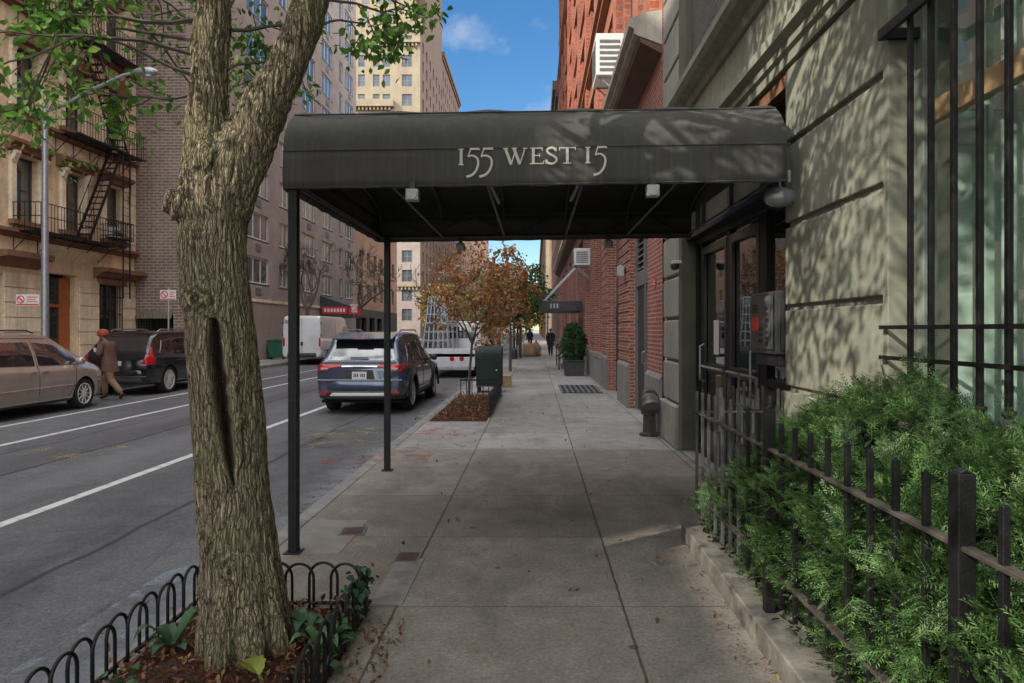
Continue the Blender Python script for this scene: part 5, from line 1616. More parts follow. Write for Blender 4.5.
# ------------------------------------------------------------------ yew hedge behind the iron fence
yw = thing('yew_shrub', 'dense feathery green yew shrub behind the black iron fence, spilling through the bars', 'shrub', (1.6, 3, 0)); yw.location = (0, 0, 0)
M['yew'] = m_leaf('yew_needles', [(.048,.112,.036),(.09,.185,.055),(.14,.265,.085),(.23,.37,.14)], rough=.42, trans=.3, scale=11, lo=.22, hi=1.5)
def shoot(rng, o, dx, dy, nn, L, nl, V, F, z0, dz):
    """flat shoot from o along (dx,dy) with two rows of needles"""
    px_, py_ = -dy, dx
    for i in range(nn):
        q = (i+.5)/nn; cx = o[0]+dx*L*q; cy = o[1]+dy*L*q; cz = z0+dz*q*q
        l = nl*(1.05-.5*q)
        for s in (-1, 1):
            a = R(60-26*q)+rng.normal()*.08; ex = dx*math.cos(a)+px_*s*math.sin(a); ey = dy*math.cos(a)+py_*s*math.sin(a)
            w = .0021; h = rng.uniform(-.003, .005); b = len(V)
            V += [(cx, cy, cz), (cx+ex*l*.5-ey*w, cy+ey*l*.5+ex*w, cz+h+.0012), (cx+ex*l, cy+ey*l, cz+h-.002), (cx+ex*l*.5+ey*w, cy+ey*l*.5-ex*w, cz+h)]
            F.append((b, b+1, b+2, b+3))
    b = len(V); V += [(o[0]-px_*.0018, o[1]-py_*.0018, z0), (o[0]+px_*.0018, o[1]+py_*.0018, z0), (o[0]+dx*L, o[1]+dy*L, z0+dz), (o[0]+dx*L-px_*.0006, o[1]+dy*L-py_*.0006, z0+dz)]
    F.append((b, b+1, b+2, b+3))
def spray(rng, L=.17, side=3):
    """frond: a leading shoot and alternating side shoots, all drooping a little at the tips"""
    V = []; F = []
    shoot(rng, (0, 0), 0, 1, 12, L, .027, V, F, 0, -.025)
    for k in range(side):
        for s in (-1, 1):
            q = .12+.62*(k+(.35 if s > 0 else 0))/side; a = R(42+rng.normal()*7)
            shoot(rng, (0, L*q), s*math.sin(a), math.cos(a), 7, L*(.62-.34*q)*rng.uniform(.8, 1.15), .024, V, F, -.025*q*q+.002*s, -.012)
    return np.array(V), np.array(F)
ry = np.random.default_rng(21)
variants = [spray(ry, .15, 3), spray(ry, .13, 2), spray(ry, .18, 3), spray(ry, .16, 3)]
def top_z(x, y):
    # height of the hedge surface: highest against the wall around y 3.5, lower at both ends and towards the fence
    h = np.interp(y, [.9, 1.6, 2.2, 2.8, 3.4, 4.0, 4.8, 5.3], [.95, 1.08, 1.2, 1.27, 1.38, 1.19, .86, .35])
    f = np.interp(x, [1.0, 1.2, 1.45, 1.7, 2.0], [.35, .62, .88, 1.0, .99])
    return h*f + .07*noise.noise(Vector((x*4, y*4, 0))) + .05*noise.noise(Vector((x*9, y*9, 3)))
VV = []; FF = []; off = 0
ns = 0
for k in range(4100):
    y = ry.uniform(1.0, 5.3); 
    if ry.uniform() < .42:
        x = ry.uniform(1.22, 1.99); z = top_z(x, y) - abs(ry.normal())*.07; nrm = Vector((-.35, -.25, 1))
    else:      # front face towards the pavement, and spill
        x = 1.355 + .09*noise.noise(Vector((y*3.1, 7, 0))) + ry.normal()*.045
        zt = top_z(1.26, y); z = ry.uniform(.05, 1)*zt
        bul = noise.noise(Vector((y*2.6, z*3.2, 5)))
        x -= .13*max(0, bul) ; x += .10*max(0, -bul)
        if y < 2.6: x += .05
        if y > 3.9: x += .07
        x += .10*max(0, .4-z)/.4
        nrm = Vector((-1, -.35, .35))
    if z < .17: continue
    if y > 4.25 and x < 1.45 and (z > .62 or ry.uniform() < .55): continue
    d = (nrm + Vector(ry.normal(size=3))*.6); d.z += .05; d.normalize()
    if d.z < -.1: d.z *= -.6
    # droop the tip, keep the flat side up
    rgt = d.cross(Vector((0,0,1))); 
    if rgt.length < .05: rgt = Vector((1,0,0))
    rgt.normalize(); upv = rgt.cross(d)
    rot = ry.normal()*.5
    r2 = rgt*math.cos(rot)+upv*math.sin(rot); u2 = r2.cross(d)
    V, F = variants[ry.integers(0, 4)]
    s = ry.uniform(.55, 1.35)
    W = np.array((x, y, z)) - np.array(d)*.05 + s*(V[:, :1]*np.array(r2) + V[:, 1:2]*np.array(d) + V[:, 2:3]*np.array(u2))
    VV.append(W); FF.append(F+off); off += len(V); ns += 1
me = np_mesh('foliage', np.concatenate(VV), np.concatenate(FF), M['yew']); obj_from(me, 'foliage', yw)
# inner dark branches
for k in range(16):
    y = 1.2+4.0*k/15; segs = []; tps = []
    grow(ry, (1.66+.06*ry.normal(), y, .05), (-.05+.15*ry.normal(), .2*ry.normal(), 1), .36, .016, 2, segs, tps, .55, .1, .14, (2, 3), .7)
    tubes_mesh(segs, 5).build('branch', M['bark_far'], yw, smooth=True)
# dense inner mass of darker needles so that no wall shows through
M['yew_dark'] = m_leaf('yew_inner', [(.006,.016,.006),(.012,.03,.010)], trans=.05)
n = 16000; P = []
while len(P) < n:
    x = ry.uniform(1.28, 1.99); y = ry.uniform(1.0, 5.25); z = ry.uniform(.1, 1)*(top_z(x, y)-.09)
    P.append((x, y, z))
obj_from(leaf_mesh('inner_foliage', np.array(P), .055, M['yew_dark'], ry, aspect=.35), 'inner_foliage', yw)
print('yew sprays', ns, off)

# planter bed: stone kerb, soil
pk = thing('planter_kerb', 'long low stone kerb of the planter under the black iron fence', 'kerb', (0, 0, 0))
w = MB()
for (a, b) in ((-1.0, 1.78), (1.79, 3.62), (3.63, 5.44)): w.box(1.165, 1.40, a, b, -.02, .128)
w.build('kerb_stone', M['plinth'], pk, bevel=.012)
w = MB(); w.box(1.402, 1.965, 5.24, 5.44, -.02, .126); w.build('end_stone', M['plinth'], pk, bevel=.012)
mound('planter_soil', 1.40, 1.99, -1, 5.25, .05, M['soil'], base=.10)

# iron fence
fn = thing('iron_fence', 'black iron picket fence on the stone kerb in front of the yew shrub', 'fence', (0, 0, 0))
XFN = 1.275
def fpost(x, y): b = MB(); b.box(x-.027,x+.027,y-.027,y+.027,.12,1.235); b.prism([(x-.022,1.235),(x+.022,1.235),(x,1.25)], 'y', y-.02, y+.02); b.build('post', M['black_iron'], fn, bevel=.004)
for y in (.38, 2.04, 3.72): fpost(XFN, y)
y = 5.38-.185
ys = []
for (a, b) in ((.38,2.04),(2.04,3.72),(3.72,5.38)):
    n = 9
    for i in range(1, n): ys.append(a+(b-a)*i/n)
ys.append(5.38)
M['rail_iron'] = m_plain('weathered_rail', (.065,.058,.05), .6, .6, 5, .4, bscale=90)
M['worn_iron'] = m_plain('worn_grey_iron', (.075,.075,.075), .55, .5, 10, .4, bscale=90, dirt=.4)
for y in ys:
    b = MB(); b.box(XFN-.011,XFN+.011,y-.011,y+.011,.22,1.19+.012*math.sin(y*37)); b.prism([(XFN-.008,1.20),(XFN+.008,1.20),(XFN,1.208)], 'y', y-.008, y+.008)
    b.build('picket', M['worn_iron'] if y > 4.2 else M['black_iron'], fn, bevel=.003)
for z in (1.015, .385):
    b = MB(); b.box(XFN-.020,XFN+.020,.35,5.40,z-.0075,z+.0075); b.build('rail', M['rail_iron'] , fn, bevel=.003)
for i in range(1, 5):
    x = XFN+.16*i; b = MB(); b.box(x-.011,x+.011,5.369,5.391,.2,1.2); b.build('picket', M['worn_iron'], fn, bevel=.003)
for z in (1.015, .385):
    b = MB(); b.box(XFN+.021,1.95,5.363,5.397,z-.007,z+.007); b.build('rail', M['worn_iron'], fn, bevel=.003)
# second short fence leaf in front of the glazed entrance
f2 = thing('iron_fence', 'short grey iron fence with uneven bars beside the glazed entrance', 'fence', (0, 0, 0))
for i in range(9):
    y = 5.62+.17*i; x = 1.93
    b = MB(); h = 1.12+.13*((i*7) % 3)/2
    b.box(x-.012,x+.012,y-.012,y+.012,.0,h); b.build('picket', M['worn_iron'], f2, bevel=.003)
for z in (.95, .3):
    b = MB(); b.box(1.915,1.945,5.55,7.05,z-.008,z+.008); b.build('rail', M['worn_iron'], f2)

# ------------------------------------------------------------------ smaller trees along the street
def street_tree(name, label, x, y, h, crown_r, crown_z0, mat, n_leaf, lsize, seed, trunk_r=.05, group=None, depth=3, bare=False, lean=(0,0)):
    r = np.random.default_rng(seed)
    t = thing(name, label, 'tree', (0, 0, 0), group=group)
    segs = []; tips = []
    z1 = crown_z0
    segs.append(([Vector((x,y,-.02)), Vector((x+.02,y,z1*.5)), Vector((x+lean[0]*.5,y,z1))], [trunk_r*1.25, trunk_r, trunk_r*.85]))
    L = (h-z1)*.36
    for k in range(5 if not bare else 4):
        a = 2*PI*k/5 + r.uniform(-.4, .4)
        grow(r, (x+lean[0]*.5,y,z1-.1*(k % 2)), (math.cos(a)*.7+lean[0], math.sin(a)*.7, .95), L*r.uniform(.75, 1.05), trunk_r*.6, depth, segs, tips, .55, .10, .15, (2, 3), .68, minr=max(.004, y*.00035))
    tubes_mesh(segs, 6).build('trunk', M['bark_far'], t, smooth=True)
    if not bare:
        zc = (h+z1)/2-.1*(h-z1); rz_ = (h-z1)*.56; cx = x+lean[0]; C = []
        while len(C) < 46:
            q = r.uniform(-1, 1, 3); l = np.linalg.norm(q)
            if l > 1 or l < .45: continue
            C.append((cx+q[0]*crown_r, y+q[1]*crown_r, zc+q[2]*rz_))
        C = np.array(C); n1 = int(n_leaf*.75)
        idx = r.integers(0, len(C), n1)
        P = C[idx]+r.normal(size=(n1, 3))*crown_r*np.array((.12,.12,.09))
        P = np.concatenate([P, leaves_on(tips, max(1, (n_leaf-n1)//max(1, len(tips))), crown_r*.05, r)])
        P = P[np.abs(P[:, 0]-cx) < crown_r*1.25]
        obj_from(leaf_mesh('crown', P, lsize, mat, r, droop=(0,0,-.2), aspect=.65), 'crown', t)
    return t
M['leaf_autumn'] = m_leaf('autumn_leaves', [(.44,.13,.03),(.50,.20,.05),(.36,.18,.09),(.48,.30,.13),(.22,.22,.07),(.46,.17,.06),(.50,.36,.24)], trans=.35)
M['leaf_mid'] = m_leaf('mid_green_leaves', [(.04,.09,.025),(.075,.14,.035),(.12,.17,.05)], trans=.3)
M['leaf_yellow'] = m_leaf('yellow_leaves', [(.30,.22,.06),(.22,.20,.06),(.36,.22,.05),(.16,.17,.05)], trans=.3)
street_tree('young_tree', 'young street tree with rust orange autumn leaves in a mulch pit by the kerb', -1.42, 14.6, 3.95, .98, 1.45, M['leaf_autumn'], 2300, .095, 31, .032, lean=(.16,0))
G = 'leafy trees far down the street'
street_tree('leafy_tree', 'tree with brown green leaves rising behind the young orange tree', -1.0, 27.5, 5.0, 1.0, 2.5, M['leaf_autumn'], 1500, .15, 33, .06)
street_tree('leafy_tree', 'mid green leafy tree by the kerb in front of the far awning', -.9, 41, 6.2, 2.0, 2.4, M['leaf_mid'], 3600, .2, 35, .09)
street_tree('leafy_tree', 'yellowing tree low behind the young orange tree', -3.2, 47, 5.2, 2.0, 2.0, M['leaf_yellow'], 2600, .22, 36, .09)
street_tree('leafy_tree', 'dark green tree at the far end of the pavement left of the lamp post', -1.6, 62, 8.0, 2.6, 2.4, M['leaf_mid'], 3000, .3, 37, .12)
street_tree('leafy_tree', 'broad green tree closing the street in the distance', -5.5, 92, 10, 3.5, 2.6, M['leaf_mid'], 3000, .42, 38, .2)
street_tree('leafy_tree', 'golden tree in the distance beside the far crossing', -1.4, 105, 8, 3, 2.6, M['leaf_yellow'], 2500, .42, 39, .2)
street_tree('leafy_tree', 'yellow tree on the far left pavement beyond the glass truck', -13.4, 96, 9, 3, 2.6, M['leaf_yellow'], 2500, .42, 40, .2)
street_tree('bare_tree', 'bare branching tree on the far pavement in front of the mauve apartments', -13.5, 40.5, 9.2, 3, 2.9, None, 0, .1, 51, .13, depth=5, bare=True)
street_tree('bare_tree', 'bare dark tree on the far pavement beside the red shop sign', -13.4, 52, 10, 3, 3.4, None, 0, .1, 53, .15, depth=5, bare=True, lean=(.3,0))

# evergreen in a planter box
t = thing('planter_box', 'dark square planter box on the pavement holding the clipped evergreen', 'planter', (1.42, 25.0, 0))
b = MB(); b.prism([(-.34,0),(.34,0),(.38,.52),(-.38,.52)], 'y', -.36, .36); b.build('tub', M['dark_grey'], t, bevel=.02)
b = MB(); b.box(-.41,.41,-.40,.40,.522,.575); b.build('rim', M['dark_grey'], t, bevel=.01)
t = thing('evergreen_shrub', 'clipped oval evergreen shrub growing in the dark planter box', 'shrub', (1.42, 25.0, .55))
r = np.random.default_rng(61); P = []
while len(P) < 5200:
    a = r.uniform(0, 2*PI); q = r.uniform(0, 1); rad = .47*math.sin(PI*min(1, .16+q*.80))**.6*(1+.18*noise.noise(Vector((math.cos(a)*2, math.sin(a)*2, q*5))))
    rr = rad*math.sqrt(r.uniform(.45, 1)); P.append((math.cos(a)*rr, math.sin(a)*rr, .02+q*1.32))
M['evergreen'] = m_leaf('evergreen_leaves', [(.02,.055,.02),(.035,.09,.03),(.06,.13,.045)], trans=.15)
obj_from(leaf_mesh('foliage', np.array(P), .09, M['evergreen'], r, aspect=.45), 'foliage', t)
b = MB(); b.cyl((0,0,-.02),(0,0,1.0),.03,8); b.build('stem', M['bark_far'], t)

# second tree pit with low guard
mound('pit_mulch', -1.93, -.88, 12.4, 17.4, .05, M['mulch'])
scatter('leaf_litter', 'brown leaves on the mulch around the young orange tree', -1.9, -.9, 12.5, 17.3, 900, .06, M['dead_leaf'], 15, .035)
tg = thing('tree_guard', 'low dark iron tree guard along the pavement side of the mulch pit', 'tree guard', (0, 0, 0))
b = MB(); b.box(-.875,-.85,12.9,17.5,.36,.40); b.box(-1.9,-.85,17.48,17.5,.36,.40); b.box(-.875,-.85,12.9,17.5,.06,.09); b.build('rail', M['black_iron'], tg)
for i in range(36): 
    y = 12.9+4.6*i/35; b = MB(); b.box(-.87,-.855,y-.012,y+.012,.0,.46); b.build('picket', M['black_iron'], tg)
for i in range(7):
    x = -1.9+1.0*i/7; b = MB(); b.box(x-.01,x+.01,17.48,17.50,0,.46); b.build('picket', M['black_iron'], tg)
# ------------------------------------------------------------------ vehicles
def paint(name, c, rough=.22, metal=.35, flake=.06):
    t = NT(name); p = t.pos(); n = t.noise(p, 2.5, 4, .6); f = t.noise(p, 30, 4, .7)
    cc = t.ramp(n, [(.3, scl(c, .88)), (.7, scl(c, 1.1))])
    x, y, z = t.sep(p)
    dirt = t.math('MULTIPLY', t.ramp(z, [(.0, .55), (.55, .0)]), t.ramp(f, [(.3, .3), (.7, 1)]))
    cc = t.mix(dirt, cc, (.16,.145,.125))
    t.col(cc); t.metal(metal); t.rough(t.math('ADD', rough, t.math('MULTIPLY', dirt, .5)))
    t.b.inputs['Coat Weight'].default_value = .8; t.b.inputs['Coat Roughness'].default_value = .05
    t.bump(f, flake, .003)
    return t.m
M['paint_blue'] = paint('slate_blue_paint', (.055,.078,.125))
M['paint_beige'] = paint('beige_paint', (.43,.365,.315))
M['paint_black'] = paint('black_paint', (.012,.013,.018))
M['paint_white'] = paint('white_van_paint', (.62,.64,.66), .35, 0)
M['clad'] = m_plain('plastic_cladding', (.035,.036,.038), .6, .25, 10, .2)
M['well'] = m_plain('wheel_well', (.006,.006,.006), .95, .1, 10, 0)
M['car_glass'] = m_glass_dark('car_glass', (.015,.018,.022), .02)
M['plate'] = m_plain('number_plate', (.62,.62,.60), .5, .1, 20, 0)
M['amber'] = m_plain('amber_lens', (.5,.22,.04), .25, .2, 30, 0)

def round_poly(poly, r, n=4):
    out = []
    m = len(poly)
    for i in range(m):
        a = Vector(poly[i-1]); b = Vector(poly[i]); c = Vector(poly[(i+1) % m])
        u = (a-b); v = (c-b); rr = min(r, u.length*.45, v.length*.45)
        p0 = b+u.normalized()*rr; p1 = b+v.normalized()*rr
        for k in range(n+1):
            t = k/n; q = p0*(1-t)**2 + b*2*t*(1-t) + p1*t*t; out.append((q.x, q.y))
    return out

def smooth_interp(xs, ys, x, w=.05):
    xx = np.linspace(-w, w, 9)
    return float(np.mean(np.interp(x+xx, xs, ys)))

class Car:
    def __init__(s, name, label, cat, loc, rz, L, paint_m, keys, wheels, wheel_r=.36, group=None, flat=.0, bevel=.1, arch=True):
        s.L = L
        s.root = thing(name, label, cat, (0,0,0), 0, group)
        s.wr = wheel_r
        N = 90; K = 15
        ys = sorted(set(list(np.linspace(0, L, N)) + [.01, .03, .06, .1, L-.01, L-.03, L-.06, L-.1]))
        V = []; 
        for y in ys:
            zt = smooth_interp(*keys['top'], y, keys.get('sm', .06)); zb = smooth_interp(*keys['bot'], y); hw = smooth_interp(*keys['hw'], y, .03)
            belt = min(smooth_interp(*keys['belt'], y), zt-.03)
            hr = smooth_interp(*keys['hr'], y)          # half width at roof edge as a share of hw
            t = max(0, min(1, (zt-belt)/.45)); re = hw*(.93*(1-t)+hr*t)
            sec = [(0, zb), (hw*.86, zb), (hw*.955, zb+.07), (hw*.985, zb+.2), (hw*1.0, zb+(belt-zb)*.55), (hw*.993, belt-.10), (hw*.965, belt-.02), (hw*.945, belt)]
            h = zt-belt
            rr_ = keys.get('rr', .10)
            cr_ = min(rr_, h*.5)
            sec += [(hw*.945*.5+re*.5+ (.02 if t > .5 else 0), belt+(h-cr_)*.5), (re+.008, belt+(h-cr_)*.93), (re-.02, zt-cr_*.45), (re-.07, zt-cr_*.16), (re*.8, zt-cr_*.06), (re*.45, zt+.004), (0, zt+.006)]
            ring = [(x, y, z) for x, z in sec] + [(-x, y, z) for x, z in sec[-2:0:-1]]
            V.append(ring)
        n = len(V[0]); mb = MB(); vs = [p for r in V for p in r]; fs = []
        for i in range(len(V)-1):
            for k in range(n): fs.append((i*n+k, i*n+(k+1) % n, (i+1)*n+(k+1) % n, (i+1)*n+k))
        fs.append(tuple(range(n))); fs.append(tuple((len(V)-1)*n+k for k in range(n))[::-1])
        mb.add(vs, fs)
        me = mb.mesh('body', paint_m, True)
        me.materials.append(M['well'])
        s.body = obj_from(me, 'body', s.root)
        s.hwmax = max(keys['hw'][1])
        s.bvh = BVHTree.FromPolygons([Vector(p) for p in vs], fs)
        s.wheels = wheels
        if arch:
            c = MB()
            for (y, ) in [(w,) for w in wheels]:
                c.cyl((-2, y, wheel_r), (2, y, wheel_r), wheel_r+.055, 36)
            # only cut the outer 32 cm on each side
            cm = MB()
            for y in wheels:
                for sg in (-1, 1): cm.cyl((sg*(s.hwmax-.30), y, wheel_r), (sg*(s.hwmax+.3), y, wheel_r), wheel_r+.055, 40)
            cme = cm.mesh('cut', None); cme.materials.append(paint_m); cme.materials.append(M['well'])
            cme.polygons.foreach_set('material_index', [1]*len(cme.polygons))
            co_ = obj_from(cme, 'cut')
            bo = s.body.modifiers.new('b', 'BOOLEAN'); bo.operation = 'DIFFERENCE'; bo.object = co_; bo.solver = 'EXACT'
            me = apply_mods(s.body)
            bpy.data.objects.remove(co_)
        autosmooth(s.body.data, 38)
        s.place(loc, rz)
    def place(s, loc, rz):
        s.root.location = loc; s.root.rotation_euler = (0, 0, rz)
    def surf(s, u, v, face, miss=None):
        if face == 'R': o, d = Vector((3, u, v)), Vector((-1, 0, 0))
        elif face == 'L': o, d = Vector((-3, u, v)), Vector((1, 0, 0))
        elif face == 'B': o, d = Vector((u, -3, v)), Vector((0, 1, 0))
        elif face == 'F': o, d = Vector((u, s.L+3, v)), Vector((0, -1, 0))
        else: o, d = Vector((u, v, 5)), Vector((0, 0, -1))
        h = s.bvh.ray_cast(o, d)
        if h[0] is None:
            h = s.bvh.find_nearest(Vector((0 if face in 'RL' else u, u if face in 'RL' else (0 if face == 'B' else s.L), v)))
            return h[0], -d
        return h[0], -d
    def panel(s, name, mat, poly, face, off=.006, parent=None, r=.0, skirt=.012):
        if r: poly = round_poly(poly, r)
        bm = bmesh.new()
        bm.faces.new([bm.verts.new((p[0], p[1], 0)) for p in poly])
        bmesh.ops.triangulate(bm, faces=bm.faces)
        for _ in range(5):
            es = [e for e in bm.edges if e.calc_length() > .11]
            if not es: break
            bmesh.ops.subdivide_edges(bm, edges=es, cuts=1)
            bmesh.ops.triangulate(bm, faces=[f for f in bm.faces if len(f.verts) > 3])
        bnd = [e for e in bm.edges if len(e.link_faces) == 1]
        for v in bm.verts:
            p, d = s.surf(v.co.x, v.co.y, face); v.co = p + d*off
        dd = {'R': Vector((-1,0,0)), 'L': Vector((1,0,0)), 'B': Vector((0,1,0)), 'F': Vector((0,-1,0)), 'T': Vector((0,0,-1))}[face]
        g = bmesh.ops.extrude_edge_only(bm, edges=bnd)
        for v in [x for x in g['geom'] if isinstance(x, bmesh.types.BMVert)]: v.co += dd*(off+skirt)
        bmesh.ops.recalc_face_normals(bm, faces=bm.faces)
        me = bpy.data.meshes.new(name); bm.to_mesh(me); bm.free(); me.materials.append(mat)
        me.polygons.foreach_set('use_smooth', [True]*len(me.polygons)); autosmooth(me, 40)
        return obj_from(me, name, parent or s.root)
    def line(s, name, mat, pts, face, w=.012, off=.004, parent=None):
        mb = MB(); P = []
        for i in range(len(pts)-1):
            for k in range(8):
                t = k/8; P.append((pts[i][0]+(pts[i+1][0]-pts[i][0])*t, pts[i][1]+(pts[i+1][1]-pts[i][1])*t))
        P.append(pts[-1])
        Q = []
        for p in P:
            q, d = s.surf(p[0], p[1], face); Q.append(q+d*(off-w*.35))
        mb.tube(Q, w*.5, 5); return mb.build(name, mat, parent or s.root, smooth=True)
    def wheel(s, x, y, w=.23, spokes=10, rim_m=None, rim=.70):
        r = s.wr; sg = 1 if x > 0 else -1
        t = MB()
        prof = [(r*rim*.9,-w*.45),(r*.86,-w*.5),(r*.96,-w*.46),(r,-w*.34),(r,w*.34),(r*.96,w*.46),(r*.86,w*.5),(r*rim,w*.46)]
        t.lathe(prof, (x-sg*w*.5, y, r), 40, 'x', False)
        wo = t.build('wheel', M['rubber'], s.root, smooth=True, angle=30)
        m = MB(); xo = x-sg*.012
        m.lathe([(r*rim,-.03),(r*rim*1.0,.008),(r*rim*.93,.012),(r*rim*.90,-.03)] if sg > 0 else [(r*rim,.03),(r*rim,-.008),(r*rim*.93,-.012),(r*rim*.90,.03)], (xo, y, r), 36, 'x')
        for k in range(spokes):
            a = 2*PI*k/spokes
            ca, sa = math.cos(a), math.sin(a)
            m.bar((xo-sg*.004, y+ca*r*.08, r+sa*r*.08), (xo-sg*.012, y+ca*r*rim*.93, r+sa*r*rim*.93), r*.085 if spokes > 7 else r*.15, .02, (1, 0, 0))
        m.cyl((xo-sg*.03,y,r),(xo+sg*.006,y,r),r*.17,16)
        m.build('rim', rim_m or M['alloy'], wo, smooth=True)
        b = MB(); b.cyl((xo-sg*.075,y,r),(xo-sg*.045,y,r),r*rim*.97,28); b.build('brake_disc', M['well'], wo)
        return wo
    def wheels4(s, xo, **k):
        for y in s.wheels:
            for sg in (-1, 1): s.wheel(sg*xo, y, **k)
    def mirror(s, y, z, mat, sgs=(-1, 1), w=.2):
        for sg in sgs:
            p, d = s.surf(y, z, 'R' if sg > 0 else 'L')
            m = MB(); x = p.x+sg*.14
            m.lathe([(.0,-.10),(.055,-.085),(.08,-.02),(.085,.05),(.06,.075),(0,.08)], (x, y, z+.05), 14, 'x')
            m.bar((p.x-sg*.02, y, z-.01), (x-sg*.03, y, z+.02), .05, .04)
            m.build('wing_mirror', mat, s.root, smooth=True, angle=50)
    def bumper(s, name, mat, y, hw, z0, z1, out, depth=.2, front=False):
        """wrap-round bumper bar at the rear (or front)"""
        P = []
        n = 14
        for i in range(n+1):
            t = -1+2*i/n; x = hw*t
            P.append((x, -out + (depth+out)*abs(t)**6))
        mb = MB(); vs = []; fs = []
        pr = [(0.02, z0), (0, z0+.02), (-.012, (z0+z1)/2), (0, z1-.02), (.03, z1)]
        sgn = 1 if not front else -1
        for (x, yy) in P:
            for (o, z) in pr: vs.append((x, (y+yy+o) if not front else (y-yy-o), z))
        m = len(pr)
        for i in range(n):
            for k in range(m-1): fs.append((i*m+k, i*m+k+1, (i+1)*m+k+1, (i+1)*m+k))
        mb.add(vs, fs); return mb.build(name, mat, s.root, smooth=True, angle=50)

# ---- slate blue SUV parked at the kerb
L = 5.0
k = dict(top=([0,.05,.10,.16,.46,.60,.95,2.0,2.75,3.0,3.85,4.0,4.7,4.92,5.0],[1.00,1.09,1.13,1.20,1.60,1.68,1.745,1.76,1.72,1.66,1.14,1.10,1.0,.90,.75]),
         bot=([0,.1,.4,.8,4.4,5.0],[.42,.36,.30,.26,.26,.34]), hw=([0,.03,.10,.25,.6,1.5,3.9,4.5,4.85,5.0],[.82,.89,.935,.955,.975,.98,.975,.95,.84,.66]),
         belt=([0,1.0,3.5,5.0],[1.06,1.06,.99,.9]), hr=([0,.5,1,3,4,5],[.80,.78,.755,.74,.8,.8]), sm=.05)
SUV = Car('parked_car', 'slate blue SUV parked at the kerb behind the canopy posts, seen from the rear', 'car', (-3.73, 14.5, -.14), R(-1.0), L, M['paint_blue'], k, (.98, 3.9), .375)
c = SUV
c.wheels4(.955, spokes=10)
c.panel('rear_window', M['car_glass'], [(-.74,1.15),(.74,1.15),(.60,1.575),(-.60,1.575)], 'B', .007, r=.06)
c.panel('tailgate_trim', M['clad'], [(-.90,1.075),(.90,1.075),(.88,1.125),(-.88,1.125)], 'B', .008, r=.01)
for sg in (-1, 1):
    t = c.panel('tail_lamp', M['red_glass'], [(sg*.93,.93),(sg*.93,1.075),(sg*.40,1.065),(sg*.40,1.03),(sg*.62,.99),(sg*.66,.94)][::sg], 'B', .014, r=.015)
    c.panel('reverse_lamp', M['lamp_white'], [(sg*.82,.96),(sg*.82,1.0),(sg*.64,1.0),(sg*.68,.965)][::sg], 'B', .019, parent=t)
    c.panel('side_tail_lamp', M['red_glass'], [(.02,.96),(.02,1.08),(.34,1.09),(.40,1.06),(.2,.98)], 'R' if sg > 0 else 'L', .012, r=.015, parent=t)
w_ = MB()
c.panel('brand_strip', M['chrome'], [(-.38,1.015),(.38,1.015),(.38,1.04),(-.38,1.04)], 'B', .010)
c.panel('plate_recess', M['clad'], [(-.34,.70),(.34,.70),(.29,.95),(-.29,.95)], 'B', .004, r=.03)
pl = c.panel('number_plate', M['plate'], [(-.155,.755),(.155,.755),(.155,.915),(-.155,.915)], 'B', .012)
for i in range(7):
    if i == 3: continue
    x = -.118+i*.036
    c.panel('plate_figure', M['dark_grey'], [(x,.80),(x+.022,.80),(x+.022,.872),(x,.872)], 'B', .017, parent=pl, skirt=.004)
c.bumper('rear_bumper', M['paint_blue'], 0, .945, .52, .72, .05, .3)
c.bumper('bumper_trim', M['clad'], 0, .95, .33, .515, .065, .3)
sk = MB(); sk.prism([(-.62,.40),(.62,.40),(.55,.47),(-.55,.47)], 'y', -.085, -.02); sk.build('skid_plate', M['alloy'], c.root, bevel=.015)
for sg in (-1, 1):
    rf = MB(); rf.box(sg*.62, sg*.86, -.083, -.03, .455, .495); rf.build('reflector', M['red_glass'], c.root)
c.line('bumper_strip', M['steel'], [(-.9,.735),(.9,.735)], 'B', .03, .04)
sp = MB(); sp.prism([(.22,1.62),(.62,1.72),(.62,1.69),(.25,1.585)], 'x', -.66, .66); sp.build('roof_spoiler', M['paint_blue'], c.root, bevel=.01)
bl = MB(); bl.box(-.18,.18,.205,.235,1.60,1.615); bl.build('brake_lamp', M['red_glass'], c.root)
wp = MB(); wp.bar((-.22,.12,1.215),(.16,.115,1.20),.02,.02); wp.build('rear_wiper', M['clad'], c.root)
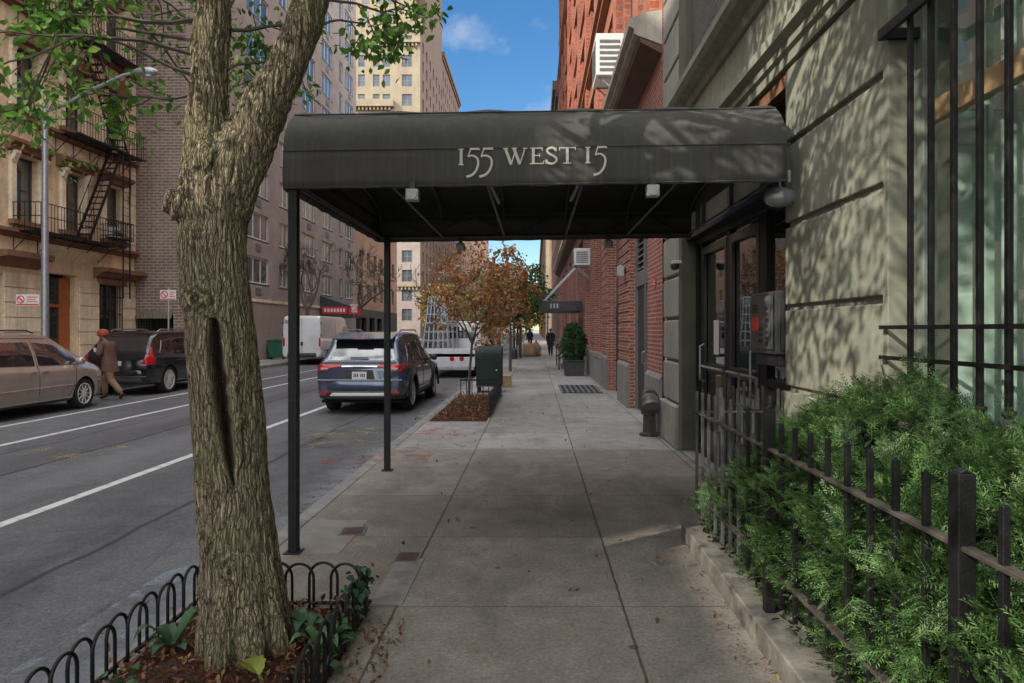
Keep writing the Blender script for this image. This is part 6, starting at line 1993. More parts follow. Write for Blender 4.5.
for f in 'RL':
    sg = 1 if f == 'R' else -1
    c.panel('quarter_window', M['car_glass'], [(.62,1.13),(1.20,1.10),(1.22,1.50),(.82,1.45)], f, .006, r=.05)
    c.panel('rear_side_window', M['car_glass'], [(1.28,1.10),(2.15,1.07),(2.15,1.555),(1.30,1.51)], f, .006, r=.04)
    c.panel('front_side_window', M['car_glass'], [(2.22,1.07),(3.42,1.03),(3.30,1.20),(2.80,1.54),(2.22,1.555)], f, .006, r=.04)
    c.line('window_trim', M['chrome'], [(.58,1.12),(1.5,1.075),(3.5,1.02)], f, .018)
    c.line('door_seam', M['well'], [(1.26,1.08),(1.30,.75),(1.5,.42)], f, .012); c.line('door_seam', M['well'], [(2.18,1.06),(2.18,.40)], f, .012); c.line('door_seam', M['well'], [(3.30,1.02),(3.36,.7),(3.33,.42)], f, .012)
    for (a, b) in ((1.5,.96),(2.45,.94)):
        p, d = c.surf(a, b, f); h = MB(); h.bar((p.x+sg*.03,a,b),(p.x+sg*.03,a+.2,b),.02,.03); h.build('door_handle', M['chrome'], c.root, bevel=.006)
    c.panel('sill_trim', M['clad'], [(1.45,.30),(3.4,.30),(3.4,.40),(1.45,.42)], f, .01)
    rr = MB(); rr.tube([(sg*.66,.85,1.74),(sg*.67,1.0,1.80),(sg*.68,2.6,1.80),(sg*.67,2.8,1.75)], .018, 8); rr.build('roof_rail', M['chrome'], c.root, smooth=True)
    fl = MB(); 
    for yw in c.wheels:
        pts = [(sg*.985, yw+.445*math.cos(a), .375+.445*math.sin(a)) for a in np.linspace(R(-8), R(188), 20)]
        fl = MB(); fl.tube(pts, .03, 6); fl.build('arch_trim', M['clad'], c.root, smooth=True)
c.mirror(3.3, 1.06, M['clad'])
c.panel('windscreen', M['car_glass'], [(-.72,1.18),(.72,1.18),(.60,1.60),(-.60,1.60)], 'F', .006, r=.05)
ex = MB(); ex.box(-.85,.85,.15,4.8,.24,.30); ex.build('underbody', M['well'], c.root)

# ---- beige minivan on the far side (front of the car towards +y, nose right in the picture)
k = dict(top=([0,.04,.1,.5,.9,2.2,3.0,3.25,4.15,4.35,4.85,5.02,5.10],[1.0,1.2,1.35,1.66,1.73,1.75,1.70,1.63,1.17,1.07,.93,.80,.62]),
         bot=([0,.2,4.6,5.1],[.34,.22,.22,.30]), hw=([0,.04,.2,.6,3.9,4.5,4.85,5.02,5.1],[.80,.88,.95,.98,.98,.93,.80,.62,.45]),
         belt=([0,2,4,5],[1.05,1.02,.98,.85]), hr=([0,3,4,5],[.78,.76,.78,.8]), sm=.06)
MV = Car('parked_car', 'beige minivan at the left edge of the frame, nose pointing right', 'car', (-11.3, 11.7, -.14), 0, 5.1, M['paint_beige'], k, (.95, 4.0), .345)
c = MV
c.wheels4(.955, spokes=10)
for f in 'RL':
    sg = 1 if f == 'R' else -1
    c.panel('rear_quarter_window', M['car_glass'], [(.35,1.12),(1.35,1.09),(1.35,1.54),(.6,1.5)], f, .006, r=.05)
    c.panel('sliding_door_window', M['car_glass'], [(1.45,1.08),(2.48,1.05),(2.44,1.545),(1.45,1.55)], f, .006, r=.04)
    c.panel('front_side_window', M['car_glass'], [(2.58,1.05),(3.98,1.02),(3.72,1.20),(3.15,1.48),(2.56,1.54)], f, .006, r=.04)
    for pts in ([(1.40,1.55),(1.40,.30)], [(2.54,1.55),(2.54,.32)], [(3.70,1.02),(3.66,.6),(3.45,.34)]): c.line('door_seam', M['well'], pts, f, .012)
    c.line('body_strip', M['paint_beige'], [(.5,.57),(3.6,.59)], f, .04, .012)
    c.line('sill_line', M['clad'], [(1.3,.28),(3.6,.28)], f, .03, .0)
    c.line('roof_gutter', M['clad'], [(.9,1.635),(3.0,1.62)], f, .014)
    for (a, b) in ((2.25,.93),(2.62,.93)):
        p, d = c.surf(a, b, f); h = MB(); h.bar((p.x+sg*.025,a,b),(p.x+sg*.025,a+.16,b),.02,.03); h.build('door_handle', M['paint_beige'], c.root, bevel=.006)
    c.panel('headlamp', M['lamp_white'], [(4.48,.70),(4.92,.66),(4.90,.80),(4.45,.86)], f, .008, r=.03)
    c.panel('marker_lamp', M['amber'], [(4.46,.78),(4.55,.77),(4.55,.83),(4.46,.85)], f, .011)
    rr = MB(); rr.tube([(sg*.62,.8,1.73),(sg*.64,.95,1.79),(sg*.65,2.6,1.79),(sg*.63,2.8,1.73)], .017, 8); rr.build('roof_rail', M['clad'], c.root, smooth=True)
c.mirror(3.72, 1.06, M['paint_beige'])
c.panel('windscreen', M['car_glass'], [(-.74,1.16),(.74,1.16),(.62,1.58),(-.62,1.58)], 'F', .006, r=.05)
c.panel('grille', M['clad'], [(-.36,.58),(.36,.58),(.42,.74),(-.42,.74)], 'F', .008, r=.03)
c.bumper('front_bumper', M['paint_beige'], 5.1, .86, .30, .54, .02, .5, front=True)

# ---- black SUV ahead of it
k = dict(top=([0,.04,.09,.16,.55,.75,1.1,2.2,2.9,3.1,3.95,4.1,4.7,4.9,4.95],[1.0,1.12,1.18,1.25,1.66,1.73,1.77,1.78,1.73,1.66,1.15,1.10,1.0,.88,.75]),
         bot=([0,.1,.4,.8,4.4,4.95],[.40,.34,.28,.25,.25,.34]), hw=([0,.03,.10,.25,.6,3.9,4.5,4.8,4.95],[.84,.90,.94,.96,.975,.975,.95,.84,.66]),
         belt=([0,1.0,3.5,5.0],[1.10,1.08,1.0,.9]), hr=([0,.5,1,3,4,5],[.80,.78,.755,.74,.8,.8]), sm=.05)
BV = Car('parked_car', 'glossy black SUV with tall red tail lamps parked ahead of the beige minivan', 'car', (-11.45, 18.65, -.14), 0, 4.95, M['paint_black'], k, (.98, 3.9), .38)
c = BV
c.wheels4(.955, spokes=14, rim=.74)
c.panel('rear_window', M['car_glass'], [(-.70,1.22),(.70,1.22),(.60,1.60),(-.60,1.60)], 'B', .007, r=.06)
for sg in (-1, 1):
    t = c.panel('tail_lamp', M['red_glass'], [(sg*.94,.84),(sg*.94,1.14),(sg*.80,1.14),(sg*.78,1.0),(sg*.70,.86)][::sg], 'B', .014, r=.02)
    c.panel('side_tail_lamp', M['red_glass'], [(.02,.84),(.22,.86),(.25,1.02),(.20,1.12),(.36,1.36),(.30,1.40),(.06,1.14)], 'R' if sg > 0 else 'L', .012, r=.015, parent=t)
c.panel('number_plate', M['plate'], [(-.155,.82),(.155,.82),(.155,.95),(-.155,.95)], 'B', .012)
c.bumper('rear_bumper', M['paint_black'], 0, .95, .50, .70, .05, .3); c.bumper('bumper_trim', M['clad'], 0, .95, .33, .495, .06, .3)
c.line('bumper_strip', M['chrome'], [(-.85,.52),(.85,.52)], 'B', .03, .07)
for f in 'RL':
    sg = 1 if f == 'R' else -1
    c.panel('quarter_window', M['car_glass'], [(.60,1.17),(1.16,1.12),(1.18,1.52),(.80,1.47)], f, .006, r=.05)
    c.panel('rear_side_window', M['car_glass'], [(1.26,1.12),(2.15,1.08),(2.15,1.56),(1.28,1.53)], f, .006, r=.04)
    c.panel('front_side_window', M['car_glass'], [(2.22,1.08),(3.42,1.04),(3.30,1.22),(2.85,1.53),(2.22,1.56)], f, .006, r=.04)
    c.line('window_trim', M['chrome'], [(.56,1.17),(1.2,1.11),(2.2,1.07),(3.45,1.03)], f, .02); c.line('window_trim', M['chrome'], [(.56,1.17),(.80,1.50),(1.3,1.55),(2.2,1.585),(2.9,1.55)], f, .02)
    for pts in ([(1.22,1.1),(1.3,.75),(1.5,.42)], [(2.18,1.06),(2.18,.40)], [(3.30,1.02),(3.36,.7),(3.33,.42)]): c.line('door_seam', M['well'], pts, f, .012)
    for (a, b) in ((1.5,.98),(2.45,.96)):
        p, d = c.surf(a, b, f); h = MB(); h.bar((p.x+sg*.03,a,b),(p.x+sg*.03,a+.2,b),.02,.03); h.build('door_handle', M['paint_black'], c.root, bevel=.006)
    rr = MB(); rr.tube([(sg*.66,.85,1.75),(sg*.67,1.0,1.82),(sg*.68,2.6,1.82),(sg*.67,2.8,1.76)], .018, 8); rr.build('roof_rail', M['chrome'], c.root, smooth=True)
    c.line('sill_strip', M['chrome'], [(1.45,.36),(3.4,.36)], f, .02)
c.mirror(3.3, 1.08, M['paint_black'])
c.panel('windscreen', M['car_glass'], [(-.72,1.18),(.72,1.18),(.60,1.60),(-.60,1.60)], 'F', .006, r=.05)

# ---- white delivery van seen from the rear
k = dict(top=([0,.02,.1,.2,4.2,4.6,5.3,5.7,5.95,6.0],[2.35,2.48,2.52,2.54,2.54,2.46,1.6,1.25,1.0,.8]), bot=([0,.2,5.5,6.0],[.45,.32,.30,.4]),
         hw=([0,.02,.1,5.2,5.7,5.95,6.0],[.98,1.01,1.02,1.02,.95,.8,.7]), belt=([0,4,5,6],[1.35,1.3,1.25,.9]), hr=([0,6],[.92,.92]), sm=.02, rr=.12)
WV = Car('delivery_van', 'tall white delivery van with a round dark emblem on its rear doors', 'van', (-11.95, 35.0, -.14), 0, 6.0, M['paint_white'], k, (1.1, 5.05), .36)
c = WV
c.wheels4(.98, spokes=6)
c.line('door_seam', M['well'], [(0,.55),(0,2.38)], 'B', .02)
for sg in (-1, 1):
    c.panel('tail_lamp', M['red_glass'], [(sg*.97,.95),(sg*.97,1.40),(sg*.87,1.40),(sg*.87,.95)][::sg], 'B', .012, r=.02)
    h = MB(); 
    for z in (.8, 1.5, 2.1): h = MB(); h.box(sg*.97, sg*1.0, -.03, .02, z, z+.12); h.build('hinge', M['clad'], c.root)
em = MB(); em.lathe([(.25,0),(.25,.02),(.19,.02),(.19,.0)], (-.45,-.03,1.62), 28, 'y'); em.build('emblem', M['dark_grey'], c.root)
em = MB(); em.box(-.53,-.37,-.035,-.012,1.54,1.70); em.build('emblem', M['dark_grey'], c.root)
c.panel('number_plate', M['plate'], [(.2,.75),(.52,.75),(.52,.9),(.2,.9)], 'B', .012); c.panel('door_handle', M['clad'], [(-.06,1.0),(.06,1.0),(.06,1.2),(-.06,1.2)], 'B', .02)
c.bumper('rear_bumper', M['clad'], 0, 1.0, .42, .62, .06, .3)
c.panel('sign_panel', M['steel'], [(-.95,2.12),(-.3,2.12),(-.3,2.3),(-.95,2.3)], 'B', .006)
for f in 'RL':
    c.panel('side_window', M['car_glass'], [(4.1,1.4),(4.95,1.36),(4.75,1.95),(4.1,2.0)], f, .006, r=.05); c.line('side_strip', M['clad'], [(.4,.75),(4.6,.75)], f, .08, .012)
    c.line('door_seam', M['well'], [(2.6,2.3),(2.6,.5)], f, .02)
c.mirror(4.95, 1.5, M['clad'])

# ---- glazier's truck with glass rack
tr = thing('glass_truck', 'white flatbed truck with tall slatted glass rack parked ahead of the slate blue SUV', 'truck', (-3.25, 25.6, -.14))
w = MB(); w.box(-1.0,1.0,.0,3.6,.78,.92); w.box(-1.0,1.0,.0,.06,.42,1.10); w.box(-1.0,-.94,.06,3.6,.92,1.14); w.box(.94,1.0,.06,3.6,.92,1.14); w.build('flat_bed', M['paint_white'], tr, bevel=.012)
w = MB(); w.box(-.98,.98,-.10,-.003,.30,.42); w.build('rear_bumper', M['steel'], tr, bevel=.012)
for x in (.14, .50):
    w = MB(); w.cyl((x,-.03,.72),(x,.0,.72),.085,18); w.build('tail_lamp', M['red_glass'], tr)
w = MB(); w.box(-.62,-.3,-.015,-.003,.55,.70); w.build('number_plate', M['plate'], tr)
w = MB(); w.box(-.95,.95,.1,.8,.921,1.0); M['ply'] = m_plain('plywood', (.42,.30,.17), .7, .2, 4, .1); w.build('load_board', M['ply'], tr)
# A-frame rack
rk_ = MB()
for y in np.arange(.2, 3.5, .4):
    rk_.bar((-1.02,y,.95),(-.72,y,3.05),.06,.06); 
for q in np.linspace(0, 1, 8): rk_.bar((-1.02+.30*q,.15,.95+2.1*q),(-1.02+.30*q,3.45,.95+2.1*q),.05,.06)
for yy in (.12, 1.8, 3.5):
    for q in np.linspace(0, 1, 6): rk_.bar((-1.0+1.0*q,yy,.95),(-.74+.56*q,yy,3.05),.045,.05)
    for q in np.linspace(.06, 1, 7): rk_.bar((-1.0+.26*q,yy+.003,.95+2.1*q),(.0-.18*q,yy+.003,.95+2.1*q),.04,.05)
rk_.build('glass_rack', M['steel'], tr)
M['rack_glass'] = m_glass_dark('rack_glass', (.16,.19,.20), .05)
w = MB(); w.quad((-1.06,.3,1.0),(-1.06,3.4,1.0),(-.79,3.4,2.9),(-.79,.3,2.9)); w.build('glass_sheet', M['rack_glass'], tr)
w = MB(); w.prism([(3.7,.5),(5.6,.5),(5.6,1.2),(5.1,1.35),(4.75,2.12),(3.8,2.18),(3.7,2.1)], 'x', -.95, .95); w.build('cab', M['paint_white'], tr, bevel=.07)
w = MB(); w.box(-.7,.7,3.68,3.697,1.45,1.95); w.build('cab_window', M['car_glass'], tr, bevel=.01)
for sg in (-1, 1):
    w = MB(); w.prism([(4.0,1.4),(4.9,1.38),(4.62,1.98),(4.0,2.0)], 'x', sg*.951, sg*.957); w.build('side_window', M['car_glass'], tr)
    w = MB(); w.bar((sg*.95,4.9,1.5),(sg*1.2,4.95,1.55),.03,.03); w.box(sg*1.14,sg*1.3,4.9,4.96,1.4,1.75); w.build('wing_mirror', M['clad'], tr)
    for y in (.95, 4.9):
        w = MB(); w.lathe([(.2,-.14),(.36,-.15),(.40,-.1),(.40,.1),(.36,.15),(.2,.14)], (sg*.84, y, .40), 28, 'x'); wo = w.build('wheel', M['rubber'], tr, smooth=True, angle=30)
        w = MB(); w.lathe([(.22,-.02),(.22,.02),(.08,.03),(.05,.06)], (sg*.95, y, .40), 20, 'x'); w.build('rim', M['alloy'], wo, smooth=True)
w = MB(); w.box(-.45,.45,.1,5.4,.5,.775); w.build('chassis', M['well'], tr)

# ---- more parked cars far down the road, each lofted from the same shapes
for (x, y, mat, lab) in ((-3.3, 39.5, M['paint_black'], 'black car parked far down the near kerb ahead of the glass truck'), (-3.3, 47, M['paint_beige'], 'sand coloured car far down the near kerb'), (-11.6, 54, M['paint_blue'], 'blue car far along the opposite kerb past the white van'), (-11.6, 61, M['paint_white'], 'white car far along the opposite kerb')):
    k = dict(top=([0,.04,.1,.5,.9,2.2,2.9,3.9,4.3,4.8,4.9],[.95,1.05,1.1,1.45,1.52,1.54,1.46,1.0,.93,.82,.6]), bot=([0,4.9],[.3,.3]), hw=([0,.04,.3,4.2,4.75,4.9],[.8,.88,.93,.93,.8,.6]), belt=([0,4.9],[1.0,.9]), hr=([0,4.9],[.76,.76]))
    c = Car('parked_car', lab, 'car', (x, y, -.14), 0, 4.9, mat, k, (.95, 3.8), .33, group='cars parked far down the street')
    c.wheels4(.90, spokes=6)
    c.panel('rear_window', M['car_glass'], [(-.66,1.1),(.66,1.1),(.55,1.42),(-.55,1.42)], 'B', .007, r=.05)
    for sg in (-1, 1): c.panel('tail_lamp', M['red_glass'], [(sg*.86,.82),(sg*.86,.98),(sg*.55,.98),(sg*.58,.84)][::sg], 'B', .012)
    for f in 'RL': c.panel('side_window', M['car_glass'], [(.7,1.04),(3.4,.99),(2.8,1.34),(1.0,1.36)], f, .006, r=.05)
# ------------------------------------------------------------------ people
def skin_mesh(name, verts, edges, radii, mat, parent, root=0, sub=2):
    me = bpy.data.meshes.new(name); me.from_pydata([Vector(v) for v in verts], edges, [])
    o = obj_from(me, name, parent)
    sk = o.modifiers.new('skin', 'SKIN'); sk.use_smooth_shade = True
    if not me.skin_vertices: me.skin_vertices.new()
    for i, r in enumerate(radii):
        r = r if hasattr(r, '__len__') else (r, r); me.skin_vertices[0].data[i].radius = r; me.skin_vertices[0].data[i].use_root = (i == root)
    s = o.modifiers.new('sub', 'SUBSURF'); s.levels = sub; s.render_levels = sub
    m2 = apply_mods(o); m2.materials.clear(); m2.materials.append(mat)
    m2.polygons.foreach_set('use_smooth', [True]*len(m2.polygons))
    return o
M['skin'] = m_plain('skin', (.16,.085,.055), .5, .15, 20, .05)
M['hair'] = m_plain('dark_hair', (.012,.010,.009), .6, .2, 40, .3)
M['brown_jacket'] = m_plain('brown_jacket', (.105,.055,.038), .85, .3, 7, .3)
M['tan_trousers'] = m_plain('tan_trousers', (.21,.135,.080), .85, .25, 8, .3)
M['rust_hat'] = m_plain('rust_knit_hat', (.27,.055,.03), .9, .25, 30, .6, bscale=200)
M['shoe'] = m_plain('dark_shoe', (.03,.025,.02), .6, .2, 12, .1)
def person(label, loc, rz, jacket, trousers, hat, pose, group=None, scale=1.0, extra=None):
    t = thing('person', label, 'person', loc, rz, group); t.scale = (scale,)*3
    P = pose
    # continuous figure
    J = {}; names = []; V = []; Rr = []; E = []
    def j(n, p, r, par=None):
        J[n] = len(V); V.append(p); Rr.append(r)
        if par is not None: E.append((J[par], J[n]))
    j('pelvis', P['pelvis'], (.145,.11)); j('waist', P['waist'], (.13,.10), 'pelvis'); j('chest', P['chest'], (.165,.115), 'waist'); j('neck0', P['neck0'], (.07,.07), 'chest'); j('neck1', P['neck1'], (.052,.055), 'neck0')
    h = Vector(P['head']); n1 = Vector(P['neck1']); up = (h-n1).normalized(); fw = Vector((0, 1, -.05))
    j('jaw', n1+up*.05+fw*.02, (.062,.07), 'neck1'); j('face', n1+up*.12+fw*.015, (.074,.092), 'jaw'); j('crown', n1+up*.20, (.068,.082), 'face'); j('top', n1+up*.235, (.035,.04), 'crown')
    for s, sg in (('l', -1), ('r', 1)):
        j('hip'+s, P['hip'+s], .092, 'pelvis'); j('thigh'+s, Vector(P['hip'+s]).lerp(Vector(P['knee'+s]), .5), .078, 'hip'+s); j('knee'+s, P['knee'+s], .055, 'thigh'+s); j('calf'+s, Vector(P['knee'+s]).lerp(Vector(P['ank'+s]), .35), .055, 'knee'+s); j('ank'+s, P['ank'+s], .038, 'calf'+s); j('toe'+s, P['toe'+s], (.04,.028), 'ank'+s)
        j('sh'+s, P['sh'+s], .062, 'chest'); j('el'+s, P['el'+s], .044, 'sh'+s); j('wr'+s, P['wr'+s], .029, 'el'+s)
        w = Vector(P['wr'+s]); d = (w-Vector(P['el'+s])).normalized()
        j('palm'+s, w+d*.07, (.038,.02), 'wr'+s)
    o = skin_mesh('body', V, E, Rr, M['skin'], t)
    # fingers, each a short tapered chain that starts inside the palm
    fb = MB()
    for s, sg in (('l', -1), ('r', 1)):
        w = Vector(P['wr'+s]); d = (w-Vector(P['el'+s])).normalized(); side = d.cross(Vector((0,0,1))).normalized(); pn = side.cross(d)
        for k, (off, l) in enumerate(((-.026,.062),(-.009,.075),(.009,.07),(.025,.055))):
            b = w+d*.07+side*off; fb.tube([b, b+d*l*.5-pn*.006, b+d*l*.85-pn*.03, b+d*l*.9-pn*.045], [.009,.0085,.0075,.005], 6)
        b = w+d*.035-side*.03*sg; fb.tube([b, b+d*.03-side*.025*sg-pn*.01, b+d*.06-side*.03*sg-pn*.02], [.011,.010,.006], 6)
    fb.build('fingers', M['skin'], t, smooth=True)
    # face: nose, eyes, mouth, ears
    fc = MB(); c = n1+up*.12
    fc.tube([c+fw*.095+up*.03, c+fw*.118-up*.005, c+fw*.10-up*.02], [.010,.016,.010], 6)
    for sg in (-1, 1): fc.lathe([(.0,-.008),(.022,-.004),(.026,.004),(.0,.010)], tuple(c+Vector((sg*.078,-.01,0))), 8, 'x')
    fc.build('nose_and_ears', M['skin'], t, smooth=True)
    for sg in (-1, 1):
        e = MB(); e.lathe([(.0,-.008),(.009,-.004),(.009,.004),(.0,.008)], tuple(c+fw*.088+up*.028+Vector((sg*.032,0,0))), 8, 'y'); e.build('eye', M['hair'], t)
    m_ = MB(); m_.bar(c+fw*.092-up*.045+Vector((-.025,0,0)), c+fw*.092-up*.045+Vector((.025,0,0)), .01, .008); m_.build('mouth', M['rust_hat'], t)
    # jacket
    V = []; E = []; Rr = []; J.clear()
    j('waist', Vector(P['waist']), (.19,.155)); j('chest', P['chest'], (.205,.15), 'waist'); j('neck0', Vector(P['neck0'])+Vector((0,0,-.01)), (.095,.095), 'chest'); j('hem', Vector(P['pelvis'])+Vector((0,0,-.06)), (.195,.16), 'waist'); j('hem2', Vector(P['pelvis'])+Vector((0,-.01,-.20)), (.205,.18), 'hem')
    for s in 'lr': j('sh'+s, P['sh'+s], .095, 'chest'); j('m'+s, Vector(P['sh'+s]).lerp(Vector(P['el'+s]), .5), .082, 'sh'+s); j('el'+s, P['el'+s], .072, 'm'+s); j('wr'+s, Vector(P['el'+s]).lerp(Vector(P['wr'+s]), .9), .052, 'el'+s)
    skin_mesh('jacket', V, E, Rr, jacket, t)
    cs = MB(); pv = Vector(P['pelvis']); wv = Vector(P['waist'])
    vs = []; fs = []
    for k, (c0, rx, ry_) in enumerate(((wv, .175, .14), (pv+Vector((0,.01,.06)), .19, .155), (pv+Vector((0,0,-.08)), .205, .175), (pv+Vector((0,-.01,-.20)), .215, .19))):
        for i in range(20): a = 2*PI*i/20; vs.append(c0+Vector((rx*math.cos(a), ry_*math.sin(a)*(1+.04*math.sin(3*a)), .012*math.sin(2*a+k))))
    for k in range(3):
        for i in range(20): fs.append((k*20+i, k*20+(i+1) % 20, k*20+20+(i+1) % 20, k*20+20+i))
    cs.add(vs, fs); cs.build('coat_skirt', jacket, t, smooth=True)
    V = []; E = []; Rr = []; J.clear()
    j('pelvis', Vector(P['pelvis']), (.125,.10))
    for s in 'lr': j('hip'+s, P['hip'+s], .10, 'pelvis'); j('th'+s, Vector(P['hip'+s]).lerp(Vector(P['knee'+s]), .5), .105, 'hip'+s); j('knee'+s, P['knee'+s], .088, 'th'+s); j('calf'+s, Vector(P['knee'+s]).lerp(Vector(P['ank'+s]), .5), .08, 'knee'+s); j('ank'+s, Vector(P['knee'+s]).lerp(Vector(P['ank'+s]), .95), .066, 'calf'+s)
    skin_mesh('trousers', V, E, Rr, trousers, t)
    for s in 'lr':
        a = Vector(P['ank'+s]); b = Vector(P['toe'+s]); d = (b-a); V = [a+Vector((0,0,.02)), a-d*.25+Vector((0,0,-.04)), a+d*.55+Vector((0,0,-.015)), b]
        skin_mesh('shoe', V, [(0,1),(0,2),(2,3)], [.052,.045,(.052,.04),(.05,.03)], M['shoe'], t)
    hm = MB()
    if hat is not None:
        hb = n1+up*.165-fw*.012
        hm.lathe([(.098,-.035),(.108,-.02),(.110,.02),(.104,.055),(.085,.09),(.05,.112),(.0,.12)], tuple(hb), 20); ho = hm.build('knit_hat', hat, t, smooth=True, angle=80)
        ho.data.transform(Matrix.Translation(hb) @ Matrix.Diagonal((1.12,1.28,1.15,1)) @ Matrix.Translation(-hb))
    else:
        hb = n1+up*.15-fw*.02
        hm.lathe([(.07,-.07),(.088,-.03),(.092,.02),(.085,.06),(.06,.09),(.0,.1)], tuple(hb), 18); hm.build('hair', M['hair'], t, smooth=True, angle=80)
    return t
walk = dict(pelvis=(0,0,.92), waist=(0,.03,1.08), chest=(0,.09,1.30), neck0=(0,.13,1.45), neck1=(0,.155,1.50), head=(0,.20,1.62),
            hipl=(-.09,-.01,.88), kneel=(-.09,-.12,.49), ankl=(-.10,-.44,.165), toel=(-.10,-.36,.035),
            hipr=(.09,.01,.88), kneer=(.09,.24,.50), ankr=(.09,.22,.09), toer=(.09,.38,.04),
            shl=(-.19,.10,1.40), ell=(-.25,.06,1.14), wrl=(-.12,.27,1.20), shr=(.19,.10,1.40), elr=(.24,.08,1.13), wrr=(.10,.28,1.22))
pr = person('person in brown jacket, tan trousers and rust knit hat stepping between the parked cars', (-10.95, 17.6, -.14), R(80), M['brown_jacket'], M['tan_trousers'], M['rust_hat'], walk, scale=1.02)
# what the hands hold
t = thing('paper_cup', 'small pale cup held at chest height by the person in the rust knit hat', 'cup', (-11.30, 17.55, 1.10))
b = MB(); b.lathe([(.03,0),(.041,.10),(.043,.105),(.043,.112),(.02,.118)], (0,0,0), 16); b.build('cup', M['white_paint'], t, smooth=True, angle=50)
b = MB(); b.lathe([(.044,.106),(.045,.118),(.03,.124)], (0,0,0), 16); b.build('lid', M['dark_grey'], t, smooth=True)
stand = dict(pelvis=(0,0,.93), waist=(0,.0,1.09), chest=(0,.02,1.31), neck0=(0,.02,1.46), neck1=(0,.03,1.52), head=(0,.05,1.64),
            hipl=(-.09,0,.89), kneel=(-.10,.10,.50), ankl=(-.10,.10,.09), toel=(-.11,.26,.04), hipr=(.09,0,.89), kneer=(.10,-.04,.49), ankr=(.10,-.22,.13), toer=(.11,-.08,.04),
            shl=(-.19,.02,1.41), ell=(-.25,-.06,1.14), wrl=(-.23,.10,.92), shr=(.19,.02,1.41), elr=(.25,.02,1.13), wrr=(.23,-.08,.90))
M['navy'] = m_plain('navy_cloth', (.02,.022,.032), .85, .3, 6, .2)
M['grey_cloth'] = m_plain('grey_cloth', (.10,.10,.105), .85, .3, 6, .2)
pd = person('person in dark coat walking on the pavement beyond the stoop railing', (1.0, 44, 0), R(170), M['navy'], M['navy'], None, stand, 'pedestrians far down the pavement')
c = copy_tree(pd); c.location = (-.45, 62, 0); c.rotation_euler = (0, 0, R(10)); c['label'] = 'tiny pedestrian in the distance at the middle of the pavement'
c = copy_tree(pd); c.location = (-13.9, 33.0, 0); c.rotation_euler = (0, 0, R(0)); c['label'] = 'person in dark clothes standing on the far pavement beside the white van'

# ------------------------------------------------------------------ street furniture
M['mail_green'] = m_plain('dark_green_paint', (.006,.026,.020), .75, .3, 4, .1, dirt=.15)
t = thing('relay_mailbox', 'dark green steel mail relay box with curved top on the pavement beside the young tree', 'mailbox', (-1.22, 18.4, 0))
prof = [(-.30,.20)] + [(-.30+.0, .98)] + [(.30-.60*(.5+.5*math.cos(a)), .98+.26*math.sin(a)) for a in np.linspace(0.15, PI-.0, 12)][::1][:0]
pts = [(-.32,.16),(.32,.16),(.32,.98)] + [(.32*math.cos(a), .98+.25*math.sin(a)) for a in np.linspace(0, PI, 14)][1:-1] + [(-.32,.98)]
b = MB(); b.prism(pts, 'x', -.34, .34); b.build('box_body', M['mail_green'], t, bevel=.015)
for x in (-.28, .28):
    for y in (-.25, .25):
        b = MB(); b.box(x-.03,x+.03,y-.03,y+.03,0,.16); b.build('leg', M['mail_green'], t)
b = MB(); b.box(-.27,.27,-.335,-.322,.24,.92); b.build('door', M['mail_green'], t, bevel=.006)
b = MB(); b.box(-.30,.30,-.345,-.318,.17,.185); b.build('kick_strip', M['grey_metal'], t)
b = MB(); b.lathe([(.02,-.012),(.02,.0)], (.2,-.337,.6), 10, 'y'); b.build('lock', M['chrome'], t)
t = thing('newspaper_stack', 'low pale bundle standing on the pavement behind the green mail box', 'bundle', (-.98, 19.9, 0))
b = MB()
for i in range(5): b.box(-.3+.01*(i%2),.28+.012*(i%3),-.2,.2,.002+.07*i,.065+.07*i)
b.build('papers', M['ply'], t, bevel=.006); b = MB(); b.box(-.02,.02,-.206,.206,.0,.36); b.build('strap', M['black_iron'], t)

# cobra-head street light on the far pavement
t = thing('street_lamp', 'tall silver street lamp with long curved arm on the far pavement at left', 'street lamp', (-13.2, 18.4, 0))
b = MB(); b.tube([(0,0,0),(0,0,3),(0,0,7.75)], [.10,.088,.068], 14); b.build('pole', M['steel'], t, smooth=True)
b = MB(); b.lathe([(.16,0),(.16,.25),(.12,.35),(.10,.4)], (0,0,0), 14); b.build('base', M['steel'], t, smooth=True)
b = MB(); b.tube([(0,0,7.55),(.5,.0,7.72),(1.3,0,8.15),(2.1,0,8.52),(2.45,0,8.60)], [.05,.048,.045,.042,.04], 10); b.build('arm', M['steel'], t, smooth=True)
b = MB(); b.lathe([(.0,-.42),(.05,-.38),(.10,-.2),(.12,.0),(.11,.15),(.06,.26),(.0,.28)], (2.75,0,8.62), 14, 'x')
o = b.build('lamp_head', M['steel'], t, smooth=True, angle=80)
b = MB(); b.lathe([(.09,0),(.08,-.05),(.04,-.08),(.0,-.085)], (2.8,0,8.53), 14); b.build('lens', M['lamp_white'], t, smooth=True)
